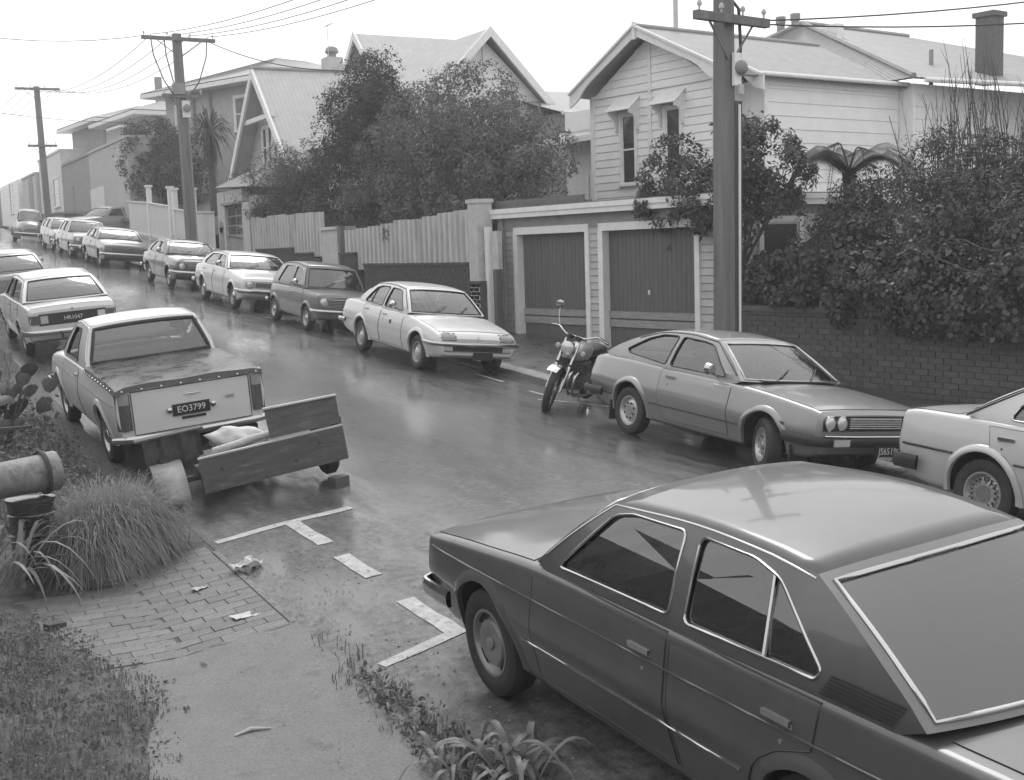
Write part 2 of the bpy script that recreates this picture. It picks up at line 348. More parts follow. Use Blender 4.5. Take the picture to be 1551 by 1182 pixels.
# right footpath and kerb
M['pathr'] = mat('wet_footpath_asphalt', .06, .38, grain=.3, var=.3, scale=4, bump=.3, bscale=70, rvar=.12, dirt=(2.2, .11, .55))
yk = list(np.arange(-8, 30, .5)) + list(np.arange(30, 200, 3))
sheet('footpath', [9.86, 10.3, 10.8, 11.3, 11.9, 12.6, 13.4, 14.2, 15.5], yk, lambda x, y: path_z(x, y) - .006, M['pathr'], True, 'wet asphalt footpath and driveway in front of the garages')
M['kerb'] = mat('wet_kerb_concrete', .2, .6, var=.3, scale=5, bump=.3, bscale=50, dirt=(3, .1, .52))
kr = thing('kerb', None, None, (0, 0, 0)); kr['kind'] = 'structure'
for i in range(64):
    y0 = 3 + i * 1.22; y1 = y0 + 1.205; mb = MB()
    mb.grid([[(9.60, y, G(9.62, y) - .03), (9.615, y, path_z(9.62, y) - .012), (9.635, y, path_z(9.62, y) + .003), (9.86, y, path_z(9.86, y) + .004), (9.86, y, path_z(9.86, y) - .1)] for y in (y0, y1)])
    dz = R_.uniform(-.006, .006)
    o = mb.build('kerb_stone', M['kerb'], kr, 40, loc=(R_.uniform(-.008, .008), 0, dz))
yy_ = list(np.arange(-8, 60, 2.0)) + list(np.arange(60, 200, 8))
mb = MB(); rows = []
for y in yy_:
    xf = (LOT.x + (LOT.y - y) * .1317 + (1.2 if 15.4 < y else .1) if y < 23 else 11.45); rows.append([(x, y, yard_z(x, y)) for x in [xf, xf + .3, xf + 1, xf + 2, xf + 4, xf + 8, 30, 80]])
mb.grid(rows); tag(mb.build('yard_ground', M['grassg'], None, 60), None, None, None, 'structure')
tag(MB().grid([[(x, y, -3.5) for x in (-900, 900)] for y in (-400, 1500)]).build('ground', M['grassg']), None, None, None, 'structure')
# painted lines
M['paint'] = mat('worn_road_paint', .36, .6, var=.25, scale=10, grain=.3, dirt=(17, .10, .53), bump=.2, bscale=80)
def stripe(name, label, a, b, w, cat='road marking', group=None):
    a = Vector((*a, 0)); b = Vector((*b, 0)); d = (b - a); L = d.length; d /= L; s = Vector((d.y, -d.x, 0)); n = max(2, int(L / .12)); rows = []
    for i in range(n + 1):
        c = a + d * L * i / n; r = []
        for k in (-1, 0, 1):
            p = c + s * (k * w / 2 * (1 + .16 * hn(i * 1.7, k * 3 + a.x))); r.append((p.x, p.y, G(p.x, p.y) + .006 * hn(p.x * .9, p.y * .7) + .005))
        rows.append(r)
    return tag(MB().grid(rows).build(name, M['paint'], None), label, cat, group)
gm = 'painted parking bay lines on the asphalt'
t_ = thing('bay_marking', 'painted white T on the asphalt below the trailer', 'road marking', (0, 0, 0), 0, gm)
for a, b, w in (((2.66, 10.16), (3.96, 10.33), .10), ((3.36, 10.24), (3.39, 9.46), .135)):
    o = stripe('line', None, a, b, w, None); o.parent = t_
stripe('bay_line', 'short painted dash just below the white T', (3.37, 9.07), (3.38, 8.42), .135, group=gm)
t_ = thing('bay_marking', 'painted white corner line beside the front wheel of the dark saloon', 'road marking', (0, 0, 0), 0, gm)
for a, b, w in (((3.37, 7.82), (3.38, 6.98), .135), ((2.78, 6.86), (3.42, 7.02), .10)):
    o = stripe('line', None, a, b, w, None); o.parent = t_
stripe('bay_line', 'thin painted line by the front wheel of the white saloon', (8.99, 17.6), (8.98, 16.6), .07, group=gm)
t_ = thing('bay_marking', 'painted lines on the wet road under the motorcycle wheel', 'road marking', (0, 0, 0), 0, gm)
for a, b, w in (((8.93, 15.7), (8.93, 15.0), .07), ((8.56, 14.84), (9.55, 14.2), .07)):
    o = stripe('line', None, a, b, w, None); o.parent = t_
# ------------------------------------------------------------------ walls of boards
def subtract(segs, a, b):
    out = []
    for s, e in segs:
        if b <= s or a >= e: out.append((s, e))
        else:
            if a > s: out.append((s, a))
            if b < e: out.append((b, e))
    return out
def boards(parent, o, ud, nd, z0, z1, h, L, Rr, ops, m, name='weatherboard', proud=.022):
    """rows of lapped boards on a wall; L, Rr give the wall's ends at a height; ops are (u0, u1, z0, z1)"""
    o = Vector(o); ud = Vector(ud); nd = Vector(nd); z = z0
    while z < z1 - .02:
        zt = min(z + h, z1); zm = (z + zt) / 2; segs = [(L(zm), Rr(zm))]
        for a in ops:
            if zm > a[2] and zm < a[3]: segs = subtract(segs, a[0], a[1])
        for s, e in segs:
            if e - s < .04: continue
            def cl(u, zz): return min(max(u, L(zz)), Rr(zz)) if (abs(u - L(zm)) > 1e-6 and abs(u - Rr(zm)) > 1e-6) else (L(zz) if abs(u - L(zm)) < 1e-6 else Rr(zz))
            g = .010; A = []
            for zz, p in ((z + g, proud), (zt, .006)):
                for u in (s, e): A.append(o + ud * cl(u, zz) + nd * p + Vector((0, 0, zz)))
            B = [o + ud * cl(u, zz) - nd * .002 + Vector((0, 0, zz)) for zz in (z + g, zt) for u in (s, e)]
            mb = MB(); mb.add(A + B, [(0, 1, 3, 2), (4, 6, 7, 5), (0, 4, 5, 1), (2, 3, 7, 6), (0, 2, 6, 4), (1, 5, 7, 3)]); mb.build(name, m, parent)
        z = zt
def framed_window(parent, o, ud, nd, u0, u1, z0, z1, fw=.09, mull=True, hood=False, depth=.05):
    o = Vector(o); ud = Vector(ud); nd = Vector(nd); up = Vector((0, 0, 1))
    P = lambda u, z, d=0: o + ud * u + nd * d + up * z
    def bx(mb, a, b, d0, d1):
        q = [P(a[0], a[1], d0), P(b[0], a[1], d0), P(b[0], b[1], d0), P(a[0], b[1], d0)]; mb.prism(q, (0, 0, 0), nd * (d1 - d0))
    mb = MB()
    bx(mb, (u0 - fw, z0), (u0, z1), 0, depth); bx(mb, (u1, z0), (u1 + fw, z1), 0, depth); bx(mb, (u0 - fw, z1), (u1 + fw, z1 + fw), 0, depth + .004)
    w = mb.build('window', M['trimwhite'], parent)
    mb = MB(); bx(mb, (u0 - fw - .05, z0 - .06), (u1 + fw + .05, z0), 0, depth + .06); mb.build('sill', M['trimwhite'], w)
    mb = MB(); bx(mb, (u0, z0), (u1, z1), .002, .006); mb.build('pane', M['winglass'], w)
    mb = MB(); t = .035
    bx(mb, (u0, z0), (u0 + t, z1), -.0, .024); bx(mb, (u1 - t, z0), (u1, z1), -.0, .024); bx(mb, (u0 + t, z1 - t), (u1 - t, z1), -.0, .024); bx(mb, (u0 + t, z0), (u1 - t, z0 + t), -.0, .024)
    if mull: bx(mb, (u0 + t, (z0 + z1) / 2 - .02), (u1 - t, (z0 + z1) / 2 + .02), -.0, .03)
    mb.build('sash', M['trimwhite'], w)
    if hood:
        hz = z1 + fw + .30; d = .36; mb = MB()
        nb = 5
        for k in range(nb):
            a0 = k / nb; a1 = (k + 1) / nb - .02
            pa = [P(u0 - .2, hz - a0 * .30, .02 + a0 * d), P(u1 + .2, hz - a0 * .30, .02 + a0 * d), P(u1 + .2, hz - a1 * .30, .02 + a1 * d), P(u0 - .2, hz - a1 * .30, .02 + a1 * d)]
            mb.prism(pa, (0, 0, 0), up * .022)
        hd = mb.build('hood', M['trimwhite'], parent)
        for u in (u0 - .16, u1 + .12):
            mb = MB(); pr = [P(u, hz - .02, 0), P(u, hz - .29, d - .01), P(u, hz - .37, d - .03), P(u, hz - .40, d - .14), P(u, hz - .50, d * .42), P(u, hz - .62, .12), P(u, hz - .74, .10), P(u, hz - .80, 0)]
            mb.prism(pr, (0, 0, 0), ud * .045); mb.build('bracket', M['trimwhite'], hd)
    return w
UL = Vector((-SH, CH, 0)); NL = Vector((-CH, -SH, 0))     # along the lot front, and out of it
# ------------------------------------------------------------------ garages
def lotthing(name, label, cat): return thing(name, label, cat, (LOT.x, LOT.y, 0), H_)
ga = lotthing('garage', 'pair of weatherboard garages with a flat roof and wide plank doors', 'garage')
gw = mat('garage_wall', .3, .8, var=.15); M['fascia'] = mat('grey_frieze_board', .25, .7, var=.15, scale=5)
D1, D2 = (-2.05, .02), (-4.86, -2.55)
mb = MB().b2((.17, -5.28, .3), (5.0, .60, 3.30))
for a_, b_ in ((-5.28, D2[0] - .06), (D2[1] + .06, D1[0] - .06), (D1[1] + .06, .60)): mb.b2((.02, a_, .3), (.172, b_, 3.0))
mb.b2((.02, -5.28, 3.0), (.172, .60, 3.30)).build('wall', gw, ga)
l0, r0 = (lambda z: -5.28), (lambda z: .42)
boards(ga, (0.018, 0, 0), (0, 1, 0), (-1, 0, 0), .78, 2.94, .127, l0, r0, [(D1[0] - .06, D1[1] + .1, 0, 3), (D2[0] - .06, D2[1] + .06, 0, 3)], M['gweather'])
boards(ga, (0, -5.30, 0), (1, 0, 0), (0, -1, 0), .5, 3.06, .127, lambda z: .03, lambda z: 4.98, [(1.0, 2.15, 2.1, 3.0)], M['gweather'])
framed_window(ga, (0, -5.30, 0), (1, 0, 0), (0, -1, 0), 1.12, 2.02, 2.2, 2.9, .1, False)
M['door'] = mat('brown_garage_door', .105, .6, var=.2, scale=5, stretch=(1, 6, .4), dirt=(4, .13, .62))
M['doorrail'] = mat('weathered_door_rail', .27, .75, var=.25, scale=6, stretch=(1, 1, 6))
for d in (D1, D2):
    zb = G(11.86, LOT.y + d[0]) + .02
    mb = MB()
    for k in range(int((d[1] - d[0]) / .115) + 1):
        a = d[0] + k * .115; mb.b2((.13, a + .003, 1.42), (.155 + .002 * (k % 2), min(a + .112, d[1]), 2.86))
    dr = mb.build('door', M['door'], ga)
    MB().b2((.10, d[0], 1.29), (.15, d[1], 1.415)).build('rail', M['doorrail'], dr)
    MB().b2((.10, d[0], 1.13), (.15, d[1], 1.262)).build('rail', M['doorrail'], dr)
    MB().b2((.13, d[0], zb - .3), (.16, d[1], 1.12)).build('kickboard', M['door'], dr)
    if d is D2: MB().b2((.11, -3.62, 1.72), (.132, -3.58, 1.80)).build('handle', M['trimwhite'], dr)
    fr = MB().b2((-.035, d[0] - .11, 2.86), (.13, d[1] + .11, 3.0))
    fr.b2((-.03, d[0] - .11, zb - .1), (.13, d[0], 2.86)).b2((-.03, d[1], zb - .1), (.13, d[1] + .13, 2.86)); fr.build('door_frame', M['trimwhite'], ga)
MB().b2((-.012, -5.30, 2.945), (.02, .62, 3.19)).build('frieze', M['fascia'], ga)
MB().b2((-.18, -5.45, 3.19), (5.05, .78, 3.285)).b2((-.205, -5.47, 3.285), (5.06, .80, 3.375)).build('fascia', M['trimwhite'], ga)
MB().b2((-.1, -5.4, 3.376), (5.0, .74, 3.40)).b2((-.02, -2.0, 3.40), (.05, .72, 3.54)).build('roof', mat('felt_roof', .12, .8, var=.2), ga)
MB().b2((-.06, .44, .6), (.2, .60, 3.188)).build('corner_post', mat('grey_post', .27, .8, var=.3, scale=5, stretch=(1, 1, .2)), ga)
# ------------------------------------------------------------------ house on the right
M['roofl'] = mat('white_iron_roof', .42, .6, var=.1, scale=3, dirt=(1.6, .38, .58))
M['roofp'] = mat('pale_painted_iron_roof', .27, .6, var=.12, scale=3, dirt=(1.6, .21, .58))
ho = lotthing('house', 'white weatherboard villa with decorated gable above the garages', 'house')
def roofsheet(parent, quad, name='roof', m=None, pitch=.15, thick=.03, amp=.018):
    """corrugated slope: quad = eave a, eave b, ridge b, ridge a (triangle allowed)"""
    a, b, c, d = [Vector(q) for q in quad]; n = (b - a).cross(d - a)
    if n.length < 1e-6: n = (b - a).cross(c - a)
    n.normalize()
    if n.z < 0: n = -n
    N = max(4, int((b - a).length / (pitch / 2))); mb = MB()
    mb.grid([[a.lerp(b, i / N) + n * (amp if i % 2 else 0) for i in range(N + 1)], [d.lerp(c, i / N) + n * (amp if i % 2 else 0) for i in range(N + 1)]])
    mb.grid([[a.lerp(b, i / N) - n * thick for i in range(N + 1)], [d.lerp(c, i / N) - n * thick for i in range(N + 1)]])
    return mb.build(name, m or M['roofp'], parent)
EV = 6.17; RZ = 7.52; YC = 1.98; HB = 2.07
gl_ = lambda z: YC - (HB if z < EV else HB * max(0.02, (RZ - .14 - z) / (RZ - .14 - EV)))
gr_ = lambda z: YC + (HB if z < EV else HB * max(0.02, (RZ - .14 - z) / (RZ - .14 - EV)))
fo = (5.45, 0, 0)
mb = MB(); mb.prism([(5.46, YC - HB, 2.6), (5.46, YC + HB, 2.6), (5.46, YC + HB, EV), (5.46, YC, RZ - .12), (5.46, YC - HB, EV)], (0, 0, 0), (.9, 0, 0)); mb.b2((6.3, -.8, 2.5), (11.0, 6.2, 6.1)); mb.build('wall', M['white'], ho)
boards(ho, fo, (0, 1, 0), (-1, 0, 0), 3.0, 7.3, .185, gl_, gr_, [(2.43, 3.06, 3.98, 5.78), (.92, 1.56, 3.98, 5.78)], M['weather'])
for u in (2.52, 1.0): framed_window(ho, fo, (0, 1, 0), (-1, 0, 0), u, u + .46, 4.05, 5.66, .085, True, True)
mb = MB(); mb.b2((5.405, YC - .05, 3.0), (5.44, YC + .05, 7.3)); mb.build('batten', M['trimwhite'], ho)
for s in (-1, 1): MB().b2((5.41, YC + s * HB - .07, 2.8), (5.47, YC + s * HB + .07, EV)).build('corner_board', M['trimwhite'], ho)
MB().b2((5.40, YC - HB, EV - .02), (5.425, YC + HB, EV + .05)).build('band', M['trimwhite'], ho)
boards(ho, (6.2, -.8, 0), (1, 0, 0), (0, -1, 0), 3.0, 5.98, .29, lambda z: .06, lambda z: 4.76, [], M['weather'])
for x in (6.19, 10.97): MB().b2((x, -.85, 2.8), (x + .1, -.79, 6.0)).build('corner_board', M['trimwhite'], ho)
MB().b2((6.2, -.84, 5.98), (11.0, -.80, 6.12)).build('frieze', M['trimwhite'], ho)
mb = MB(); mb.tube([(5.9, -1.02, 6.17), (11.1, -1.02, 6.19)], .055, 8); mb.build('gutter', M['trimwhite'], ho, 40)
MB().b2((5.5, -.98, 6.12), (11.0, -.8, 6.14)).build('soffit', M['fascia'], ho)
# barge boards with scalloped ends
def barge(parent, x, yc, rz, half, ez, sgn, drop=.2, scal=True, t0=0):
    end_ = Vector((x, yc + sgn * half, ez)); top = Vector((x, yc, rz)); top = top.lerp(end_, t0); end = Vector((x, yc + sgn * half, ez)); d = end - top
    pts = [top + Vector((0, 0, .03)), end + Vector((0, 0, .03))]
    low = []
    for t, dz in ([(1, -.26), (.93, -.28), (.86, -.27), (.80, -.2), (.75, -.16), (.68, -.14), (0, -.17)] if scal and not t0 else [(1, -.26), (.7, -.30), (.45, -.24), (.2, -.15), (0, -.14)] if t0 else [(1, -drop), (0, -drop)]): low.append(top + d * t + Vector((0, 0, dz)))
    MB().prism(pts + low, (0, 0, 0), (.045, 0, 0)).build('barge_board', M['trimwhite'], parent)
    MB().bar(top + Vector((-.03, 0, .06)), end + Vector((-.03, 0, .06)), .07, .05).build('barge_cap', M['trimwhite'], parent)
barge(ho, 4.98, YC, RZ, 2.62, 6.30, -1); barge(ho, 4.98, YC, RZ, 2.4, 6.24, 1)
MB().b2((4.94, YC - .05, RZ - .25), (5.0, YC + .05, RZ + .14)).build('finial', M['trimwhite'], ho)
barge(ho, 5.85, YC, RZ, 3.1, 6.08, -1, t0=.74)
roofsheet(ho, [(5.0, YC - 2.66, 6.31), (5.9, YC - 2.66, 6.31), (5.9, YC, RZ + .03), (5.0, YC, RZ + .03)]); roofsheet(ho, [(5.88, YC - 3.05, 6.12), (11.2, YC - 3.05, 6.12), (11.4, YC, RZ + .03), (5.88, YC, RZ + .03)])
roofsheet(ho, [(11.2, YC + 3.05, 6.12), (5.0, YC + 2.4, 6.27), (5.0, YC, RZ + .03), (11.4, YC, RZ + .03)])
MB().tube([(4.99, YC, RZ + .06), (11.4, YC, RZ + .06)], .06, 8).build('ridge_cap', M['roofp'], ho)
MB().tube([(6.4, YC + .1, RZ), (6.4, YC + .1, RZ + 1.0)], .06, 8).build('flue', M['steel'], ho)
# big hipped roof behind
PK = Vector((14.0, 4.7, 8.75)); PK2 = Vector((19, 4.7, 8.75)); c0, c1, c2, c3 = Vector((10.6, -1.5, 6.28)), Vector((22, -4.6, 5.95)), Vector((22, 11, 6.2)), Vector((10.6, 11, 6.3))
MB().b2((11.0, -1.2, 2.5), (21, 10, 6.2)).build('rear_wall', M['white'], ho)
boards(ho, (11.0, -1.2, 0), (1, 0, 0), (0, -1, 0), 4.2, 6.0, .29, lambda z: .1, lambda z: 8.0, [], M['weather'])
roofsheet(ho, [c0, c1, PK2, PK]); roofsheet(ho, [c3, c0, PK, PK]); roofsheet(ho, [c2, c3, PK, PK2])
MB().tube([(10.7, -1.75, 6.2), (19, -3.9, 6.05)], .06, 8).build('gutter', M['trimwhite'], ho, 40)
for a, b in ((c0, PK), (PK, PK2), (c3, PK)): MB().tube([a + Vector((0, 0, .05)), b + Vector((0, 0, .05))], .07, 6).build('ridge_cap', M['roofp'], ho)
MB().b2((13.3, 2.9, 7.2), (13.6, 3.5, 8.45)).build('flashing', M['trimwhite'], ho)
for y in (4.95, 5.5): MB().lathe([(0, .12), (.3, .12), (.32, .15), (.5, .15)], (0, 0, 1), (14.0, y, 8.6), 10).build('chimney_pot', M['fascia'], ho)
M['chimbrick'] = mat('chimney_brick', .12, .8, var=.25, scale=12, bump=.3)
mb = MB()
for k in range(22):
    z = 6.45 + k * .073
    for (ax, s) in ((0, -1), (0, 1), (1, -1), (1, 1)):
        for j in range(2):
            u = (j - .5) * .22 + (.0 if k % 2 else .018)
            c = (13.9 + u, -1.35 + s * .236, z) if ax == 0 else (13.9 + s * .236, -1.35 + u, z); mb.box(c, (.208, .02, .066) if ax == 0 else (.02, .208, .066))
mb.b2((13.66, -1.59, 6.3), (14.14, -1.11, 8.02)); mb.b2((13.6, -1.65, 7.94), (14.2, -1.05, 8.06)); mb.build('chimney', M['chimbrick'], ho)
MB().tube([(13.0, -.3, 6.3), (13.0, -.3, 7.25)], .055, 8).build('vent_pipe', M['fascia'], ho)
# verandah and lattice in the gap beside the gable
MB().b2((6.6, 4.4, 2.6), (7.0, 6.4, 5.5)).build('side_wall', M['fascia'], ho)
mb = MB()
for k in range(-6, 14):
    mb.bar((5.9, 4.15 + k * .11, 3.4), (5.9, 4.15 + k * .11 + .9, 4.3), .012, .025); mb.bar((5.9, 4.15 + k * .11 + .9, 3.4), (5.9, 4.15 + k * .11, 4.3), .012, .025, up=(1, 0, 0))
mb2 = MB().b2((5.87, 4.15, 3.3), (5.93, 4.2, 4.4)).b2((5.87, 4.8, 3.3), (5.93, 4.86, 4.4))
mb2.build('porch_post', M['trimwhite'], ho)
roofsheet(ho, [(5.6, 4.1, 5.35), (5.6, 6.4, 5.35), (7.6, 6.4, 6.0), (7.6, 4.1, 6.0)], 'porch_roof')
MB().b2((5.55, 4.08, 5.22), (5.62, 6.4, 5.36)).build('porch_fascia', M['trimwhite'], ho)
# ------------------------------------------------------------------ brick wall under the ivy
M['wbrick'] = mat('wall_brick', .088, .75, var=.2, scale=10, bump=.35, bscale=50, randv=.2, grain=.25)
M['mortar'] = mat('wall_mortar', .07, .9, var=.25, scale=10, bump=.3)
bw_ = lotthing('brick_wall', 'dark brick retaining wall under the hanging ivy', 'wall')
MB().b2((.012, -15, -.6), (.26, -5.36, 1.40)).build('core', M['mortar'], bw_)
bme = MB().box((0, 0, 0), (.024, .229, .075)).mesh('brick', M['wbrick'])
nb = 0; rest = MB()
for k in range(15):
    z = .30 + k * .0838
    for j in range(42):
        y = -5.5 - j * .238 - (.119 if k % 2 else 0)
        dx = R_.uniform(-.004, .004)
        if nb < 298 and y > -11.6 and z > base(21.12 + y) + .1 and (k < 12): link('brick', bme, bw_, (.009 + dx, y, z), (0, 0, R_.uniform(-.012, .012))); nb += 1
        else: rest.box((.009 + dx, y, z), (.024, .229, .075))
tag(rest.build('brickwork', M['wbrick'], bw_), None, None, None, 'stuff')
MB().b2((-.05, -15, -.6), (.02, -5.36, .24)).build('plinth', mat('wall_plinth', .10, .8, var=.25, scale=6, bump=.2), bw_)
MB().b2((-.02, -15, 1.50), (.30, -5.36, 1.58)).build('coping', M['wbrick'], bw_)
# ------------------------------------------------------------------ frontages up the street
gp = thing('gatepost', 'tall rough concrete post at the end of the corrugated fence beside the garages', 'post', (11.45, 21.95, 0))
MB().b2((-.17, -.2, .8), (.17, .2, 3.52)).b2((-.2, -.23, 3.52), (.2, .23, 3.6)).build('post', M['palecon'], gp)
gp = thing('gatepost', 'short pale post and side gate between the tall concrete post and the garages', 'post', (11.5, 21.45, 0))
MB().b2((-.05, -.22, .9), (.05, .2, 2.95)).build('panel', M['palecon'], gp); MB().b2((-.1, .1, .9), (.0, .24, 3.04)).build('post', M['trimwhite'], gp)
MB().b2((-.12, -.26, .8), (.02, -.12, 2.2)).build('brick_pier', M['wbrick'], gp)
M['iron'] = mat('faded_fence_iron', .44, .7, var=.22, scale=5, stretch=(1, 1, .25), dirt=(3, .24, .56))
M['dbrick'] = mat('dark_base_brick', .055, .8, var=.3, scale=10, bump=.3)
def corrugated(parent, y0, y1, zt0, zt1, zb, x=0, w=.74):
    n = max(1, round((y1 - y0) / w)); w = (y1 - y0) / n
    for i in range(n):
        a = y0 + i * w; mb = MB(); rows = [[], []]; P = 3; st = w / P
        zt = zt0 + (zt1 - zt0) * (i + .5) / n + R_.uniform(-.03, .03)
        prof = []
        for k in range(P): prof += [(k * st, 0), (k * st + st * .42, 0), (k * st + st * .5, .06), (k * st + st * .92, .06)]
        prof.append((w - .004, 0))
        for zz in (zb, zt): mb_r = [(x - d, a + u, zz) for u, d in prof]; rows[0 if zz == zb else 1] = mb_r
        mb.grid(rows); o = mb.build('corrugated_sheet', M['iron'], parent)
        sm = o.modifiers.new('thick', 'SOLIDIFY'); sm.thickness = .006
def brickbase(parent, name, pieces, x=0):
    """pieces: (y0, y1, z0, z1) stepped dark brick plinths; the courses are real and joined"""
    core = MB(); br = MB()
    for y0, y1, z0, z1 in pieces:
        core.b2((x - .005, y0, z0), (x + .22, y1, z1)); k = 0; z = z1 - .04
        core.b2((x - .05, y0, z1), (x + .25, y1, z1 + .05))
        while z > z0:
            y = y0 + (.11 if k % 2 else .0)
            while y < y1 - .05: br.b2((x - .02, y + .005, z - .037), (x, min(y + .22, y1), z + .033)); y += .23
            z -= .08; k += 1
    core.build(name, M['mortar'], parent); tag(br.build('brickwork', M['dbrick'], parent), None, None, None, 'stuff')
cf = thing('iron_fence', 'faded corrugated iron fence overhung by the big round tree', 'fence', (11.42, 22.2, 0))
corrugated(cf, 0, 7.0, 3.44, 3.18, 2.2)
MB().b2((.03, 0, 2.5), (.1, 7.0, 2.6)).b2((.03, 0, 3.0), (.1, 7.0, 3.1)).build('rail', M['timber'], cf)
bb = thing('brick_plinth', 'dark stepped brick plinth below the corrugated fence behind the white saloon', 'wall', (11.3, 22.2, 0))
brickbase(bb, 'core', [(-.55, 0.02, .7, 1.92), (.02, 5.6, .7, 2.30), (6.15, 7.2, 1.0, 2.58)])
wp = thing('pillar', 'broad white roughcast pillar between the two corrugated fences', 'pillar', (11.35, 30.1, 0))
MB().b2((-.05, -.55, 1.0), (.4, .6, 3.22)).b2((-.1, -.6, 3.22), (.45, .65, 3.3)).build('post', M['palecon'], wp); MB().b2((-.04, -.75, 1.0), (.1, -.63, 3.3)).build('dark_post', M['timber'], wp)
cf = thing('iron_fence', 'corrugated iron fence under the feathery bush further up the street', 'fence', (11.42, 30.75, 0))
corrugated(cf, 0, 6.2, 3.72, 3.78, 2.55)
bb = thing('brick_plinth', 'low dark brick plinth behind the white and dark saloons under the second corrugated fence', 'wall', (11.3, 30.75, 0))
brickbase(bb, 'core', [(.0, .7, 1.2, 2.45), (.7, 2.3, 1.2, 2.62), (2.3, 5.6, 1.2, 2.78)])
# second garage
g2 = thing('garage', 'small pale garage with tall panelled doors half hidden by the feathery bush', 'garage', (11.4, 39, 0))
MB().b2((.25, -1.7, 1.5), (4, 1.75, 4.5)).build('wall', M['palecon'], g2)
for y0, y1, zt in ((-1.75, -1.0, 4.3), (.9, 1.75, 4.75)): MB().b2((0, y0, 1.5), (.3, y1, zt)).build('pier', M['palecon'], g2)
MB().b2((.02, -1.0, 4.35), (.3, .9, 4.75)).build('lintel', M['palecon'], g2)
MB().b2((-.12, -1.05, 4.28), (.1, .95, 4.36)).build('canopy', M['fascia'], g2)
for y0 in (-.98, -.03):
    d = MB().b2((.1, y0, 1.9), (.15, y0 + .92, 4.28)).build('door', M['fascia'], g2)
    mb = MB()
    for r in range(3):
        for c in range(2): mb.b2((.085, y0 + .08 + c * .42, 3.35 + r * .3), (.1, y0 + .44 + c * .42, 3.6 + r * .3))
    mb.build('pane', M['winglass'], d)
mb = MB(); mb.lathe([(0, .22), (.02, .22)], (1, 0, 0), (-.02, 1.35, 3.6), 12); mb.b2((-.02, 1.13, 2.6), (0, 1.57, 3.6)); mb.build('niche', M['fascia'], g2)
roofsheet(g2, [(-.1, -1.9, 4.75), (-.1, 1.6, 4.9), (2.2, .6, 6.0), (2.2, -.6, 6.0)], 'roof', M['fascia']); roofsheet(g2, [(4, -1.9, 4.75), (-.1, -1.9, 4.75), (2.2, -.6, 6.0), (2.2, .6, 6.0)], 'roof', M['fascia'])
roofsheet(g2, [(-.1, 1.6, 4.9), (4, 1.6, 4.9), (2.2, .6, 6.0), (2.2, .6, 6.0)], 'roof', M['fascia'])
# white fence with panels
wf = thing('panel_fence', 'long white panelled fence on a low wall stepping up the hill', 'fence', (11.3, 40.9, 0))
M['fencew'] = mat('weathered_white_fence', .60, .7, var=.12, scale=3, stretch=(1, 3, .4), dirt=(2, .4, .6))
segs = [(0, 2.6, 4.1, 4.2), (2.6, 5.2, 4.2, 4.42), (5.9, 9.4, 4.55, 4.85), (9.4, 13.2, 4.85, 5.1)]
for y0, y1, za, zb in segs:
    b0 = base(40.9 + y0); n = int((y1 - y0) / .15)
    for k in range(n):
        a = y0 + (y1 - y0) * k / n; zt = za + (zb - za) * k / n
        MB().b2((0, a, zt - 1.28), (.025 + .004 * (k % 2), a + (y1 - y0) / n - .008, zt)).build('board', M['fencew'], wf)
    MB().bar((-.01, y0, za + .03), (-.01, y1, zb + .03), .09, .05).build('cap', M['fencew'], wf); MB().bar((-.03, y0, za - 1.28), (-.03, y1, zb - 1.28), .1, .08).build('rail', M['fencew'], wf)
for y0, y1, za, zb in [(0, 5.9, 2.85, 3.15), (5.9, 13.2, 3.15, 3.75)]:
    MB().prism([(0, y0, 1.6), (0, y1, 2.4), (0, y1, zb), (0, y0, za)], (0.03, 0, 0), (.2, 0, 0)).build('base_wall', M['fencew'], wf)
    MB().bar((0.05, y0, za + .03), (0.05, y1, zb + .03), .2, .06).build('base_cap', M['trimwhite'], wf)
for y, zt in ((2.6, 5.0), (5.25, 5.15), (5.9, 5.25), (9.4, 5.5)):
    MB().b2((-.06, y - .09, 2.2), (.12, y + .09, zt)).b2((-.1, y - .14, zt), (.16, y + .14, zt + .08)).build('post', M['trimwhite'], wf)
mb = MB()
for k in range(7): mb.b2((0, 5.33, 3.3 + k * .2), (.02, 5.82, 3.33 + k * .2))
mb.b2((0, 5.5, 3.2), (.02, 5.53, 4.6)).build('trellis', M['trimwhite'], wf)
lt = thing('lattice', 'dark lattice screen behind the white fence beside the palm', 'screen', (12.2, 40.4, 0))
mb = MB()
for k in range(9): mb.b2((0, -.9 + k * .3, 4.0), (.02, -.87 + k * .3, 5.1)); mb.b2((.02, -1, 4.0 + k * .13), (.035, 1.7, 4.03 + k * .13))
mb.build('screen', M['timber'], lt)
# ------------------------------------------------------------------ houses up the street
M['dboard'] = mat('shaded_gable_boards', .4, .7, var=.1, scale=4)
af = thing('house', 'steep gabled house with pale iron roof above the second garage', 'house', (12.6, 40.15, 0))
zr, ze, hw = 8.75, 5.6, 3.25
MB().prism([(.6, -hw + .45, 3), (.6, hw - .45, 3), (.6, hw - .45, ze), (.6, 0, zr - .3), (.6, -hw + .45, ze)], (0, 0, 0), (9, 0, 0)).build('wall', M['white'], af)
boards(af, (.6, 0, 0), (0, 1, 0), (-1, 0, 0), 4.0, 8.4, .2, lambda z: -2.8 if z < ze else -2.8 * max(.02, (zr - .35 - z) / (zr - .35 - ze)), lambda z: 2.8 if z < ze else 2.8 * max(.02, (zr - .35 - z) / (zr - .35 - ze)), [(-.9, .9, 5.5, 7.0)], M['gweather'])
for u in (-.8, -.2, .4): framed_window(af, (.58, 0, 0), (0, 1, 0), (-1, 0, 0), u, u + .42, 5.6, 6.9, .06, True)
